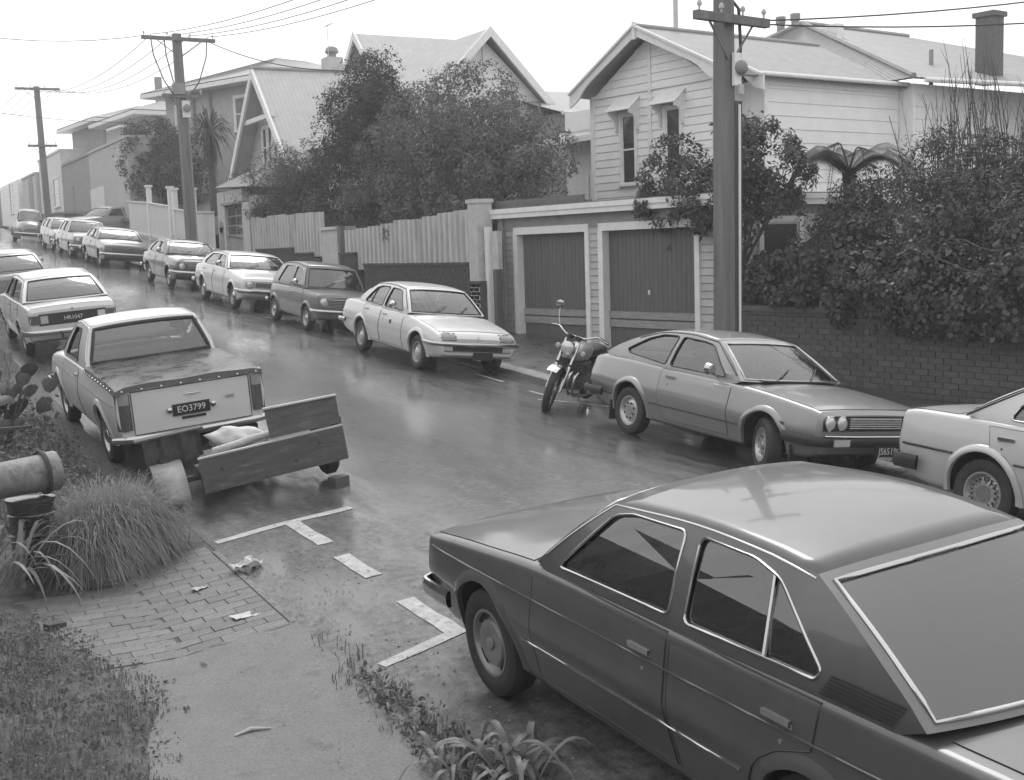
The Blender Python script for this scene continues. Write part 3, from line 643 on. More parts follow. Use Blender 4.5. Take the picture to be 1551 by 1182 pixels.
for s in (-1, 1):
    MB().prism([(0, s * hw, ze - .55), (0, s * (hw + .16), ze - .4), (0, s * .0, zr + .05), (0, 0, zr - .3)], (0, 0, 0), (.08, 0, 0)).build('barge_board', M['trimwhite'], af)
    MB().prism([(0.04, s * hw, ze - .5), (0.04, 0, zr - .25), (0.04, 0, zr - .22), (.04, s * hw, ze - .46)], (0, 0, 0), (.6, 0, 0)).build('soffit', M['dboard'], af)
    roofsheet(af, [(0, s * hw, ze - .45), (9.6, s * hw, ze - .45), (9.6, 0, zr), (0, 0, zr)], 'roof', M['roofl'])
MB().b2((.1, -1.6, 7.05), (.25, 1.6, 7.2)).build('collar', M['trimwhite'], af)
MB().tube([(0, 0, zr + .04), (9.6, 0, zr + .04)], .07, 6).build('ridge_cap', M['roofp'], af)
ch = MB().b2((3.2, 1.3, 7.0), (3.8, 1.9, 9.5)).build('chimney', M['palecon'], af); MB().lathe([(0, .16), (.12, .16), (.2, .26), (.34, .2), (.4, .1)], (0, 0, 1), (3.5, 1.6, 9.5), 10).build('cowl', M['fascia'], ch)
mb = MB().tube([(3.3, 1.4, 9.4), (3.3, 1.4, 10.6)], .015, 5)
for k in range(4): mb.tube([(3.3 - .1, 1.0 + k * .2, 10.55), (3.3 + .1, 1.0 + k * .2, 10.6)], .01, 4)
mb.tube([(3.3, .9, 10.58), (3.3, 1.8, 10.58)], .012, 4).build('aerial', M['steel'], af)
# gabled house behind the big trees
hg = thing('house', 'house with plain gable showing above the big round tree', 'house', (16.7, 31, 0), .04)
zr, ze, hw = 8.75, 6.2, 2.9
MB().prism([(-hw + .3, .4, 3), (hw - .3, .4, 3), (hw - .3, .4, ze), (0, .4, zr - .25), (-hw + .3, .4, ze)], (0, 0, 0), (0, 12, 0)).build('wall', M['white'], hg)
boards(hg, (0, .4, 0), (1, 0, 0), (0, -1, 0), 5.4, 8.5, .2, lambda z: -2.6 if z < ze else -2.6 * max(.02, (zr - .3 - z) / (zr - .3 - ze)), lambda z: 2.6 if z < ze else 2.6 * max(.02, (zr - .3 - z) / (zr - .3 - ze)), [], M['weather'])
for s in (-1, 1):
    roofsheet(hg, [(s * hw, 0, ze - .3), (s * hw, 13, ze - .3), (0, 13, zr), (0, 0, zr)], 'roof', M['roofl'])
    MB().prism([(s * hw, 0, ze - .55), (s * hw, 0, ze - .25), (0, 0, zr + .06), (0, 0, zr - .22)], (0, -.05, 0), (0, .02, 0)).build('barge_board', M['trimwhite'], hg)
MB().b2((-.06, .34, 6.0), (.06, .38, 8.4)).build('batten', M['trimwhite'], hg)
MB().b2((1.6, -1.4, 3), (8, 8, 6.35)).build('lean_to', M['dboard'], hg)
roofsheet(hg, [(1.2, -1.7, 6.3), (8.5, -1.7, 6.3), (8.5, 3.5, 7.6), (1.2, 3.5, 7.6)], 'lean_to_roof'); MB().tube([(1.2, -1.75, 6.28), (8.5, -1.75, 6.28)], .07, 6).build('gutter', M['trimwhite'], hg)
hb = thing('house', 'small gabled roof peeping over the pale iron roof left of the tall dark tree', 'house', (19.5, 48, 0), 0)
MB().b2((.4, -2, 3), (5, 2, 9.4)).build('wall', M['white'], hb)
for s in (-1, 1): roofsheet(hb, [(0, s * 2.4, 9.2), (5.5, s * 2.4, 9.2), (5.5, 0, 11.55), (0, 0, 11.55)], 'roof', M['roofl']); MB().prism([(0, s * 2.4, 9.0), (0, s * 2.4, 9.3), (0, 0, 11.65), (0, 0, 11.3)], (-.05, 0, 0), (.03, 0, 0)).build('barge_board', M['trimwhite'], hb)
def hipped(root, x0, x1, y0, y1, ze, zr, ov=.6, m=None):
    a, b, c, d = [Vector(p) for p in ((x0 - ov, y0 - ov, ze), (x1 + ov, y0 - ov, ze), (x1 + ov, y1 + ov, ze), (x0 - ov, y1 + ov, ze))]
    ym = (y0 + y1) / 2; q = min((y1 - y0) / 2 + ov, (x1 - x0) / 2)
    if (x1 - x0) >= (y1 - y0): r0, r1 = Vector((x0 - ov + q, ym, zr)), Vector((x1 + ov - q, ym, zr)); F = [(a, b, r1, r0), (b, c, r1, r1), (c, d, r0, r1), (d, a, r0, r0)]
    else: xm = (x0 + x1) / 2; q = (x1 - x0) / 2 + ov; r0, r1 = Vector((xm, y0 - ov + q, zr)), Vector((xm, y1 + ov - q, zr)); F = [(a, b, r0, r0), (b, c, r1, r0), (c, d, r1, r1), (d, a, r0, r1)]
    for f in F: roofsheet(root, f, 'roof', m)
    MB().b2((x0 - ov, y0 - ov, ze - .22), (x1 + ov, y1 + ov, ze - .03)).build('eave', M['trimwhite'], root)
M['stucco'] = mat('grey_stucco', .4, .85, var=.12, scale=3, dirt=(1.2, .24, .6)); M['stuccod'] = mat('dark_stucco', .26, .85, var=.15, scale=2)
st = thing('apartment_house', 'tall grey stucco house with a wide hipped roof behind the palm', 'house', (13.9, 57.2, 0), .38)
MB().b2((0, -7.2, 3), (9, 0, 9.9)).build('wall', M['stucco'], st); hipped(st, 0, 9, -7.2, 0, 10.1, 11.6, .8)
for y in (-1.6, -5.8): framed_window(st, (0, y, 0), (0, 1, 0), (-1, 0, 0), 0, .8, 8.0, 9.4, .1, True)
for y in (-3.4, -2.2): MB().b2((-.12, y, 3.5), (-.02, y + .1, 9.8)).build('downpipe', M['stuccod'], st)
s2 = thing('house', 'pale two storey house with hipped roof between the stucco house and the grey shop', 'house', (13.2, 67.5, 0), .1)
MB().b2((0, -6, 4), (8, 0, 9.6)).build('wall', M['palecon'], s2); hipped(s2, 0, 8, -6, 0, 9.8, 11.0, .7)
framed_window(s2, (0, -4.6, 0), (0, 1, 0), (-1, 0, 0), 0, 1.0, 7.6, 9.0, .1); MB().b2((-.9, -5.2, 9.1), (0, -3, 9.2)).build('hood', M['trimwhite'], s2)
MB().b2((2, -2.5, 9.8), (2.3, -2.2, 12)).build('flue', M['stuccod'], s2)
s3 = thing('house', 'dark walled house with low hipped roof beyond the grey shop', 'house', (13.0, 76.5, 0), .1)
MB().b2((0, -6, 4), (8, 0, 10.2)).build('wall', M['stuccod'], s3); hipped(s3, 0, 8, -6, 0, 10.4, 11.5, .7)
def shop(name, label, y0, y1, zt, m, x=11.7, dep=7, win=None, door=None, par=True):
    b = base((y0 + y1) / 2); t = thing(name, label, 'building', (x, y0, 0))
    MB().b2((0, 0, b - 1), (dep, y1 - y0, zt)).build('wall', m, t)
    if par: MB().b2((-.06, -.03, zt), (dep, y1 - y0 + .03, zt + .12)).build('parapet', m, t)
    if door: MB().b2((-.03, door[0], b - .2), (.02, door[1], b + door[2])).build('door', M['stuccod'], t)
    if win: framed_window(t, (0, 0, 0), (0, 1, 0), (-1, 0, 0), win[0], win[1], b + win[2], b + win[3], .12)
    return t
M['shopw'] = mat('white_shop_wall', .62, .8, var=.1, scale=2)
t = shop('shop', 'plain grey flat roofed building with a white panel beyond the white fence', 55.5, 64.6, 7.95, M['stucco'])
MB().b2((-.05, -.02, 2.5), (0, 9.0, 4.1)).build('dado', M['stuccod'], t); MB().b2((-.04, 5.6, 4.1), (0, 9.1, 6.2)).build('panel', M['shopw'], t)
shop('shop', 'darker grey shop with a narrow doorway behind the first parked hatchback', 64.8, 73.5, 8.0, M['stuccod'], 11.85, 7, None, (5.6, 7.0, 2.6))
shop('shop', 'white shopfront with one side window beside the far power pole', 73.7, 82, 8.9, M['shopw'], 11.8, 7, (1.2, 3.0, 1.2, 2.8))
shop('shop', 'pale narrow shop with a tall door beyond the far pole', 82.2, 88.5, 8.2, M['palecon'], 11.6, 7, None, (1.5, 3.2, 3.0))
t = shop('house', 'small weatherboard cottage at the top of the street', 89, 99, 8.3, M['white'], 11.4, 7, (3, 4.4, .9, 2.9), None, False)
boards(t, (0, 0, 0), (0, 1, 0), (-1, 0, 0), 5.2, 8.3, .28, lambda z: .05, lambda z: 9.95, [(2.8, 4.6, 5.2, 8.3)], M['weather'])
MB().b2((2, 3, 8.3), (2.5, 3.5, 9.3)).build('chimney', M['stuccod'], t)
t = shop('house', 'dark little house where the street meets the sky', 100, 110, 8.0, M['stuccod'], 11.0, 8)
M['rusty0'] = mat('dark_cable_cover', .07, .7, var=.3, scale=8, stretch=(1, 1, .1))
# ------------------------------------------------------------------ power poles and wires
def insul(mb, p): mb.lathe([(0, .014), (.07, .014), (.07, .034), (.10, .038), (.13, .025), (.145, .014)], (0, 0, 1), p, 8)
def pole(x, y, z0, z1, w, label, arms, yaw=0.0, lean=(0, 0), fuse=None):
    t = thing('power_pole', label, 'pole', (x, y, z0), (lean[0], lean[1], yaw)); hgt = z1 - z0
    mb = MB(); mb.grid([[(-w / 2 * k, -w / 2 * k, z), (w / 2 * k, -w / 2 * k, z), (w / 2 * k, w / 2 * k, z), (-w / 2 * k, w / 2 * k, z)] for z, k in ((-.5, 1.0), (hgt * .5, .93), (hgt, .8))], 0, True)
    o0 = len(mb.v); mb.f.append((o0 - 4, o0 - 3, o0 - 2, o0 - 1)); mb.m.append(0); mb.build('post', M['timber'], t)
    for az, al, ay in arms:
        h = az - z0; a = MB().b2((-al / 2, -w / 2 - .10, h - .06), (al / 2, -w / 2 + .0, h + .06)).build('crossarm', M['timber'], t)
        for k in np.linspace(-al / 2 + .08, al / 2 - .08, 4): mb = MB(); insul(mb, (k, -w / 2 - .05, h + .06)); mb.build('insulator', M['palecon'], a, 40)
        mb = MB()
        for s in (-1, 1): mb.bar((s * al * .3, -w / 2 - .03, h - .05), (s * .05, -w / 2 - .02, h - .55), .03, .02)
        mb.build('brace', M['timber'], a)
    return t
p1 = pole(11.35, 14.15, .2, 8.6, .235, 'weathered square power pole with a pale conduit standing by the ivy wall', [(5.72, 1.45, 0), (8.2, 2.0, 0)], .12, (.0, .012))
mb = MB(); mb.tube([(.165, -.15, -.2), (.165, -.145, 4.35)], .020, 8); p1b = mb.build('conduit', M['trimwhite'], p1, 40)
MB().b2((.10, -.125, -.2), (.24, -.07, 4.4)).build('cable_cover', M['rusty0'], p1)
fb = MB().b2((.01, -.20, 4.60), (.15, -.15, 5.06)).build('fuse_board', M['trimwhite'], p1)
MB().lathe([(0, .10), (.03, .108), (.07, .09), (.10, .04)], (0, -1, 0), (.12, -.2, 4.85), 16).build('transformer_cap', M['stuccod'], fb, 40)
MB().b2((.08, -.24, 4.48), (.16, -.2, 4.62)).build('fuse_box', M['palecon'], fb)
mb = MB(); mb.tube([(.2, -.1, 4.75), (.24, -.1, 5.2), (.22, -.08, 5.7), (.2, 0, 5.8)], .025, 6); mb.build('lead', M['trimblack'], p1)
p2 = pole(10.75, 41.8, 2.3, 10.05, .30, 'dark power pole with a loaded crossarm in front of the white fence', [(9.85, 2.5, 0), (8.0, 1.4, 0)], .1, (0, -.012))
MB().tube([(.14, -.17, 0), (.14, -.16, 5.0)], .03, 6).build('conduit', M['fascia'], p2)
fb = MB().b2((-.05, -.2, 5.0), (.22, -.15, 5.55)).build('fuse_board', M['trimwhite'], p2); MB().lathe([(0, .12), (.08, .13), (.12, .05)], (0, -1, 0), (.09, -.2, 5.3), 12).build('transformer_cap', M['stuccod'], fb, 40)
mb = MB()
for s, e in ((-.95, -.3), (.95, .25), (-.5, -.12)): mb.tube([(s, -.2, 7.5), (s * .95, -.2, 7.0), ((s + e) / 2, -.22, 6.2), (e, -.2, 5.7)], .022, 5)
mb.build('lead', M['trimblack'], p2)
MB().b2((-.32, -.3, 5.75), (.05, -.1, 6.1)).build('switch_box', M['stuccod'], p2)
p3 = pole(10.5, 70.8, 4.0, 12.05, .32, 'furthest power pole at the top of the street', [(11.9, 2.3, 0), (8.9, 1.5, 0)], .05, (0, -.015))
M['wire'] = mat('wire', .03, .6)
def wire(name, label, a, b, sag, r=.012, group='overhead power wires'):
    a = Vector(a); b = Vector(b); pts = [a.lerp(b, i / 18) - Vector((0, 0, sag * 4 * (i / 18) * (1 - i / 18))) for i in range(19)]
    return tag(MB().tube(pts, r, 5).build(name, M['wire'], None), label, 'wire', group)
for k, wh in enumerate(('leftmost', 'second', 'third', 'rightmost')):
    o = -.95 + k * .63
    wire('overhead_wire', 'wire sagging from the %s insulator of the loaded crossarm to the furthest pole' % wh, (10.75 + o, 41.7, 9.98), (10.5 + o * .9, 70.7, 12.0), .9)
    wire('overhead_wire', 'wire rising rightward from the %s insulator of the loaded crossarm out of view' % wh, (10.75 + o, 41.7, 9.98), (11.35 + o * .8, 14.1, 8.35), .55)
    wire('overhead_wire', 'thin wire running over the hill from the %s insulator of the furthest pole' % wh, (10.5 + o * .9, 70.7, 12.0), (10 + o, 100, 13.6), .8)
wire('service_wire', 'service wire dropping from the loaded crossarm to the steep gabled house', (11.7, 41.6, 9.8), (12.9, 32.2, 7.6), .25, .016)
wire('service_wire', 'wire crossing the sky from the loaded crossarm towards the left edge', (9.7, 41.7, 9.95), (-4, 52, 15.0), 1.6)
wire('service_wire', 'low wire crossing from the pale two storey house to the left edge', (13, 61, 9.2), (-6, 58, 13.2), 1.2)
wire('service_wire', 'upper service wire from the near pole across the villa roof', (11.9, 14.1, 5.74), (26, 12.5, 8.0), .35, .012)
wire('service_wire', 'lower service wire from the near pole across the villa roof', (11.95, 14.1, 5.70), (26, 11.5, 7.3), .45, .012)
# ------------------------------------------------------------------ foliage
def quads_mesh(name, V, nq, m, uv=None):
    """V: (nq*4, 3) float array of leaf quads"""
    me = bpy.data.meshes.new(name); me.vertices.add(nq * 4); me.vertices.foreach_set('co', V.astype(np.float32).ravel())
    me.loops.add(nq * 4); me.loops.foreach_set('vertex_index', np.arange(nq * 4, dtype=np.int32)); me.polygons.add(nq)
    me.polygons.foreach_set('loop_start', np.arange(0, nq * 4, 4, dtype=np.int32)); me.polygons.foreach_set('loop_total', np.full(nq, 4, dtype=np.int32))
    me.materials.append(m); me.update(); me.validate(); return me
def unit(a): return a / (np.linalg.norm(a, axis=1, keepdims=True) + 1e-9)
def leaves(P, Nrm, size, asp, rng, droop=.3):
    """one folded diamond leaf per point"""
    n = len(P); r = unit(rng.normal(size=(n, 3))); nn = unit(Nrm + .75 * r)
    d = unit(np.cross(nn, unit(rng.normal(size=(n, 3))))); d[:, 2] -= droop; d = unit(d); s = unit(np.cross(d, nn)); L = (size * (.45 + 1.15 * rng.uniform(0, 1, n) ** 1.6))[:, None]
    nn = unit(np.cross(s, d)); w = L * asp
    V = np.stack([P, P + d * L * .45 + s * w * .5 + nn * L * .08, P + d * L, P + d * L * .45 - s * w * .5 + nn * L * .08], 1); return V.reshape(-1, 3)
def crown_pts(blobs, n, rng, puff=.34, shell=(.72, 1.02), cut=None, flat=1.0, inner=.18):
    B = np.array([b[:4] for b in blobs], float); area = B[:, 3] ** 2; npf = max(6, int(n / 75)); idx = rng.choice(len(B), npf, p=area / area.sum())
    d = unit(rng.normal(size=(npf, 3))); c = B[idx, :3] + d * (B[idx, 3] * rng.uniform(*shell, npf))[:, None] * np.array([1, 1, flat]); pr = puff * B[idx, 3] ** .5 * rng.uniform(.6, 1.25, npf)
    k = rng.integers(0, npf, n); e = unit(rng.normal(size=(n, 3)) + d[k] * .8); P = c[k] + e * (pr[k] * rng.uniform(.35, 1.0, n) ** .6)[:, None]; Nn = unit(e + d[k] * .5 + np.array([0, 0, .35]))
    ni = int(n * inner); j = rng.choice(len(B), ni, p=area / area.sum()); Q = B[j, :3] + unit(rng.normal(size=(ni, 3))) * (B[j, 3] * rng.uniform(.2, .75, ni))[:, None]
    P = np.vstack([P, Q]); Nn = np.vstack([Nn, unit(rng.normal(size=(ni, 3)))])
    if cut is not None: kp = cut(P); P, Nn = P[kp], Nn[kp]
    return P, Nn
def limbs(mb, root, blobs, r0, rng, stems=1, spread=.25):
    root = Vector(root); cen = Vector(tuple(np.mean([b[:3] for b in blobs], 0)))
    for s in range(stems):
        o = root + Vector((rng.uniform(-spread, spread), rng.uniform(-spread, spread), 0)) * (1 if stems > 1 else 0)
        fork = o.lerp(cen, .45) + Vector((rng.uniform(-.1, .1), rng.uniform(-.1, .1), 0)); mb.tube([o, o.lerp(fork, .5) + Vector((rng.uniform(-.06, .06), rng.uniform(-.06, .06), 0)), fork], [r0, r0 * .85, r0 * .7], 8)
        for b in blobs[s::stems]:
            c = Vector(b[:3]); m1 = fork.lerp(c, .5) + Vector((0, 0, -.15 * b[3])); mb.tube([fork, m1, c], [r0 * .5, r0 * .35, r0 * .12], 6)
            for q in range(3):
                e = c + Vector(tuple(unit(rng.normal(size=(1, 3)))[0])) * b[3] * .8; mb.tube([m1.lerp(c, .5), c.lerp(e, .4), e], [r0 * .2, r0 * .14, r0 * .05], 5)
M['bark'] = mat('bark', .07, .9, var=.4, scale=12, bump=.4)
def tree(name, label, cat, root, blobs, n, size, m, seed, asp=.5, puff=.34, r0=.12, stems=1, cut=None, group=None, inner=.18, droop=.3):
    rng = np.random.default_rng(seed); t = thing(name, label, cat, root, 0, group); Rv = np.array(root)
    P, Nn = crown_pts(blobs, n, rng, puff, cut=cut, inner=inner); V = leaves(P - Rv, Nn, size, asp, rng, droop)
    link('crown', quads_mesh('crown', V, len(P), m), t)
    mb = MB(); limbs(mb, (0, 0, 0), [tuple(np.array(b[:3]) - Rv) + (b[3],) for b in blobs], r0, rng, stems); mb.build('trunk', M['bark'], t, 60); return t
M['leafd'] = leafmat('dark_evergreen_leaf', .06, .4, .6, .15); M['leafm'] = leafmat('broad_evergreen_leaf', .15, .4, .6, .2); M['leafb'] = leafmat('feathery_leaf', .075, .35, .5)
M['leafi'] = leafmat('ivy_leaf', .088, .45, .5, .15); M['leafs'] = leafmat('glossy_shrub_leaf', .092, .45, .48, .2)
T2 = [(12.7, 27.0, 5.4, 1.05), (12.7, 24.6, 5.65, 1.0), (12.7, 23.0, 4.95, .85), (12.7, 25.47, 4.39, 1.14), (12.7, 23.2, 4.08, .92), (12.7, 22.1, 4.25, .45), (12.7, 27.3, 4.05, .96), (12.7, 28.9, 4.9, .9), (12.5, 30.4, 4.06, .7), (12.2, 24.55, 3.4, .62), (12.1, 26.62, 3.3, .62), (12.1, 23.2, 3.5, .5), (13.6, 25.5, 4.9, 1.1), (13.6, 23.5, 4.5, .95), (13.5, 27.5, 4.8, 1.1)]
tree('round_tree', 'big round evergreen tree spilling over the corrugated fence', 'tree', (13.1, 25.3, 2.2), T2, 70000, .074, M['leafm'], 11, .5, .30, .16, 2)
T1 = [(12.9, 30.7, 7.2, .7), (12.9, 31.0, 6.6, .95), (12.9, 31.5, 6.1, 1.05), (12.9, 32.4, 5.6, 1.01), (12.9, 33.04, 4.55, .94), (12.9, 29.6, 6.5, .75), (12.9, 34.01, 5.18, .67), (12.7, 33.14, 3.81, .66), (13.5, 31.2, 5.8, 1.1), (12.9, 30.4, 6.1, .9), (13.4, 31.5, 4.4, 1.1)]
tree('conical_tree', 'taller dark tree with a pointed top left of the round tree', 'tree', (13.2, 31.5, 2.6), T1, 46000, .072, M['leafd'], 12, .5, .34, .14)
B1 = [(12.3, 36.42, 4.9, .95), (12.3, 38.3, 4.46, .8), (12.3, 34.73, 4.27, .85), (12.3, 39.3, 4.9, .5), (12.3, 33.99, 5.2, .6), (12.2, 40.3, 5.1, .3), (11.9, 34.8, 3.85, .42), (11.9, 37.4, 3.95, .42), (11.9, 36.2, 4.0, .5)]
tree('feathery_bush', 'feathery low tree hanging over the second corrugated fence', 'tree', (12.4, 36.5, 2.6), B1, 20000, .095, M['leafb'], 13, .22, .4, .09, 2, droop=.05)
TF = [(13, 55.98, 7.25, 1.47), (13, 52.5, 6.6, 1.15), (13, 58.45, 7.7, 1.05), (13, 55.68, 6.06, 1.17), (13, 50.6, 5.7, .85), (13, 60.5, 7.0, .7), (13, 53.32, 7.8, .79)]
tree('garden_tree', 'dark bushy tree rising behind the white panelled fence', 'tree', (13.2, 55, 3.2), TF, 17000, .14, M['leafd'], 14, .5, .4, .13)
TR = [(12.6, 17.2, 3.71, .39), (12.6, 16.64, 3.89, .46), (12.6, 16.47, 3.33, .47), (12.6, 17.4, 3.27, .34), (12.6, 17.03, 2.9, .28), (12.6, 15.11, 4.28, .33), (12.7, 14.81, 3.85, .45), (12.6, 15.13, 3.37, .42), (12.6, 14.21, 3.51, .32), (12.7, 14.66, 3.14, .34), (12.6, 15.29, 2.86, .27), (12.55, 16.13, 3.0, .3), (12.6, 13.9, 3.74, .16), (12.75, 15.7, 3.5, .4)]
tree('small_tree', 'small glossy leaved tree leaning over the garage roof behind the near pole', 'tree', (12.75, 15.35, 1.2), [(b[0], b[1], b[2], b[3] * 1.12) for b in TR], 14000, .09, M['leafs'], 15, .42, .3, .05, 2, inner=.06)
IV = [(13.0, 15.3, 1.95, .36), (13.1, 14.64, 1.96, .47), (13.1, 13.64, 1.92, .5), (13.1, 12.72, 1.88, .53), (13.15, 11.88, 1.85, .53), (13.2, 11.1, 1.81, .5), (13.3, 10.39, 1.85, .48), (13.4, 9.73, 1.85, .46), (13.5, 9.0, 1.8, .5), (13.0, 13.1, 1.62, .3), (13.05, 12.2, 1.58, .3), (13.15, 11.4, 1.5, .3), (13.2, 10.6, 1.5, .3), (12.95, 14.2, 1.68, .28), (13.4, 13.4, 2.3, .5), (13.6, 12, 2.3, .55), (13.7, 10.8, 2.2, .5)]
rng = np.random.default_rng(21); t = thing('ivy', 'dense ivy hanging over the dark brick wall', 'ivy', (13.1, 12.5, 1.5)); Rv = np.array((13.1, 12.5, 1.5))
P, Nn = crown_pts(IV, 34000, rng, .32, (.7, 1.05), inner=.1); link('crown', quads_mesh('crown', leaves(P - Rv, Nn, .072, .8, rng, .45), len(P), M['leafi']), t)
mb = MB()
for k in range(5):
    y = rng.uniform(-2.6, 2.4); z = rng.uniform(.3, .9); pts = [(-.1 - .35 + rng.uniform(-.05, .05), y + j * .22, z + j * .02 + .06 * math.sin(j * 1.3 + k)) for j in range(6)]; mb.tube(pts, .007, 5)
mb.build('vine_stem', M['bark'], t)
HG = [(13.8, 14.65, 2.51, .52), (14, 13.73, 2.68, .7), (14, 12.58, 2.75, .76), (14, 11.66, 2.81, .64), (14, 10.82, 2.78, .7), (14.3, 14.3, 3.2, .42), (14.5, 13.55, 3.45, .5), (14.5, 12.67, 3.6, .5), (14.5, 11.75, 3.5, .52), (14.5, 11.01, 3.4, .5), (14.2, 9.9, 2.9, .7), (14.5, 10.2, 3.4, .5)]
tree('hedge_shrub', 'tall dense shrubbery rising behind the ivy covered wall', 'shrub', (14.4, 12.4, 2.0), HG, 36000, .072, M['leafs'], 22, .34, .34, .07, 4)
# leafless shoots
rng = np.random.default_rng(23); bs = thing('bare_shrub', 'leafless shrub of upright bare shoots against the villa', 'shrub', (15.2, 13.0, 2.8)); mb = MB()
for k in range(85):
    x, y = rng.uniform(-.5, .5), rng.uniform(-1.6, .9); h = rng.uniform(1.2, 2.6) * (1 - .25 * abs(y + .3)); dx, dy = rng.uniform(-.25, .25), rng.uniform(-.35, .35); r = rng.uniform(.007, .014)
    pts = [(x + dx * t_ ** 1.6 + .03 * math.sin(t_ * 9 + k), y + dy * t_ ** 1.6 + .03 * math.cos(t_ * 7 + k), .3 + h * t_) for t_ in np.linspace(0, 1, 7)]; mb.tube(pts, [r * (1 - .75 * t_) for t_ in np.linspace(0, 1, 7)], 5)
    for q in range(3):
        i = int(rng.integers(3, 6)); p = Vector(pts[i]); mb.tube([p, p + Vector((rng.uniform(-.12, .12), rng.uniform(-.15, .15), rng.uniform(.2, .4)))], [r * .4, r * .15], 4)
mb.build('shoots', M['bark'], bs)
# fern fronds
M['frond'] = leafmat('frond_leaf', .17, .3)
tf = thing('tree_fern', 'tree fern with drooping fronds in front of the villa side wall', 'fern', (14.4, 14.75, 2.9))
MB().tube([(0, 0, -.8), (.03, 0, .2), (0, .03, .75)], [.12, .1, .09], 8).build('trunk', M['bark'], tf, 60)
rng = np.random.default_rng(24)
for k in range(13):
    a = k * 2 * PI / 13 + rng.uniform(-.2, .2); L = rng.uniform(1.05, 1.5); up = rng.uniform(.55, 1.0); mb = MB(); pts = []
    for j in range(9):
        s = j / 8; pts.append(Vector((math.cos(a) * L * s, math.sin(a) * L * s, .75 + up * math.sin(s * 2.2) * .72 - 1.15 * s ** 3)))
    mb.tube(pts, [.014 * (1 - .8 * j / 8) for j in range(9)], 4)
    sd = Vector((-math.sin(a), math.cos(a), 0))
    for j in range(1, 60):
        s = j / 60; p = pts[int(s * 8)].lerp(pts[min(8, int(s * 8) + 1)], s * 8 % 1); w = .36 * math.sin(PI * min(1, s * 1.05 + .08)) ** .8
        for q in (-1, 1):
            e = p + sd * q * w + Vector((math.cos(a) * .08, math.sin(a) * .08, -.22 * w - .05)); f = Vector((math.cos(a), math.sin(a), 0)) * .02; mb.add([p - f, p + f, e], [(0, 1, 2)])
    mb.build('frond', M['frond'], tf, fix=False)
# cabbage palm
cp = thing('cabbage_palm', 'cabbage palm with a ragged head of strap leaves left of the steep gabled house', 'palm', (12.6, 45.6, 3.2))
MB().tube([(0, 0, -.5), (.05, .05, 2), (0, 0, 4.0)], [.16, .13, .12], 8).build('trunk', M['bark'], cp, 60); mb = MB(); rng = np.random.default_rng(25)
for k in range(230):
    d = Vector(tuple(unit(rng.normal(size=(1, 3)))[0])); d.z = d.z * .9 + .15; L = rng.uniform(.8, 1.25); s = d.cross(Vector((0, 0, 1))); s.normalize(); o = Vector((0, 0, 4.1)) + d * .12
    dr = Vector((0, 0, -.45 * L * rng.uniform(.3, 1.6))); m1 = o + d * L * .55; e = o + d * L + dr; w = .028; mb.add([o - s * w, o + s * w, m1 + s * w, m1 - s * w, e], [(0, 1, 2, 3), (3, 2, 4)])
for k in range(60):
    a = rng.uniform(0, 2 * PI); L = rng.uniform(.6, 1.3); o = Vector((math.cos(a) * .1, math.sin(a) * .1, rng.uniform(3.4, 4.0))); e = o + Vector((math.cos(a) * .3, math.sin(a) * .3, -L)); s = Vector((-math.sin(a), math.cos(a), 0)) * .025; mb.add([o - s, o + s, e], [(0, 1, 2)])
mb.build('crown', M['leafb'], cp, fix=False)
# ------------------------------------------------------------------ grass and weeds
M['grass'] = leafmat('grass_blade', .16, .5, .6, .3); M['tuss'] = leafmat('tussock_blade', .27, .3, .55, .3); M['weed'] = leafmat('weed_leaf', .12, .45, .55, .25)
def blade_strips(O, D, Lh, droop, w, rng, seg=4):
    """arching blades: origins, horizontal unit dirs, (rise, reach), returns quads"""
    n = len(O); sd = np.stack([-D[:, 1], D[:, 0], np.zeros(n)], 1); Vs = []
    ts = np.linspace(0, 1, seg + 1); pr = None
    for t in ts:
        p = O + D * (Lh[:, 1] * t ** 1.25)[:, None]; p[:, 2] += Lh[:, 0] * (1 - (1 - t) ** 2) - droop * t ** 2.6; ww = (w * (1 - t) ** .7 + .0008)[:, None]
        cur = (p - sd * ww, p + sd * ww)
        if pr is not None: Vs.append(np.stack([pr[0], pr[1], cur[1], cur[0]], 1))
        pr = cur
    return np.concatenate(Vs, 0).reshape(-1, 3)
rng = np.random.default_rng(31)
ts = thing('tussock', 'big shaggy tussock of fine grass spilling onto the path behind the bins', 'grass clump', (1.80, 10.25, G(1.80, 10.25)))
n = 9500; nt = 15; ta = rng.uniform(0, 2 * PI, nt); trd = .34 * np.sqrt(rng.uniform(0, 1, nt)); TC = np.stack([np.cos(ta) * trd - .02, np.sin(ta) * trd], 1); k = rng.integers(0, nt, n); a = rng.uniform(0, 2 * PI, n)
O = np.zeros((n, 3)); O[:, :2] = TC[k] + np.stack([np.cos(a), np.sin(a)], 1) * (.07 * rng.uniform(0, 1, n))[:, None]; out = O[:, :2] * 1.6 + np.stack([np.cos(a), np.sin(a)], 1) * .55 + rng.normal(0, .12, (n, 2)); D2 = np.zeros((n, 3)); D2[:, :2] = out / (np.linalg.norm(out, axis=1, keepdims=True) + 1e-6)
rise = rng.uniform(.35, 1.05, n) * (.98 - trd[k] * .9); reach = rng.uniform(.10, .52, n); V = blade_strips(O, D2, np.stack([rise, reach], 1), rise * rng.uniform(.1, 1.35, n), rng.uniform(.0018, .0034, n), rng, 7)
V += .012 * np.sin(V[:, [1, 2, 0]] * 17 + np.repeat(np.tile(rng.uniform(0, 6, n), 7), 4)[:, None])
V[:, 2] = np.maximum(V[:, 2], .01); link('blades', quads_mesh('blades', V, len(V) // 4, M['tuss']), ts)
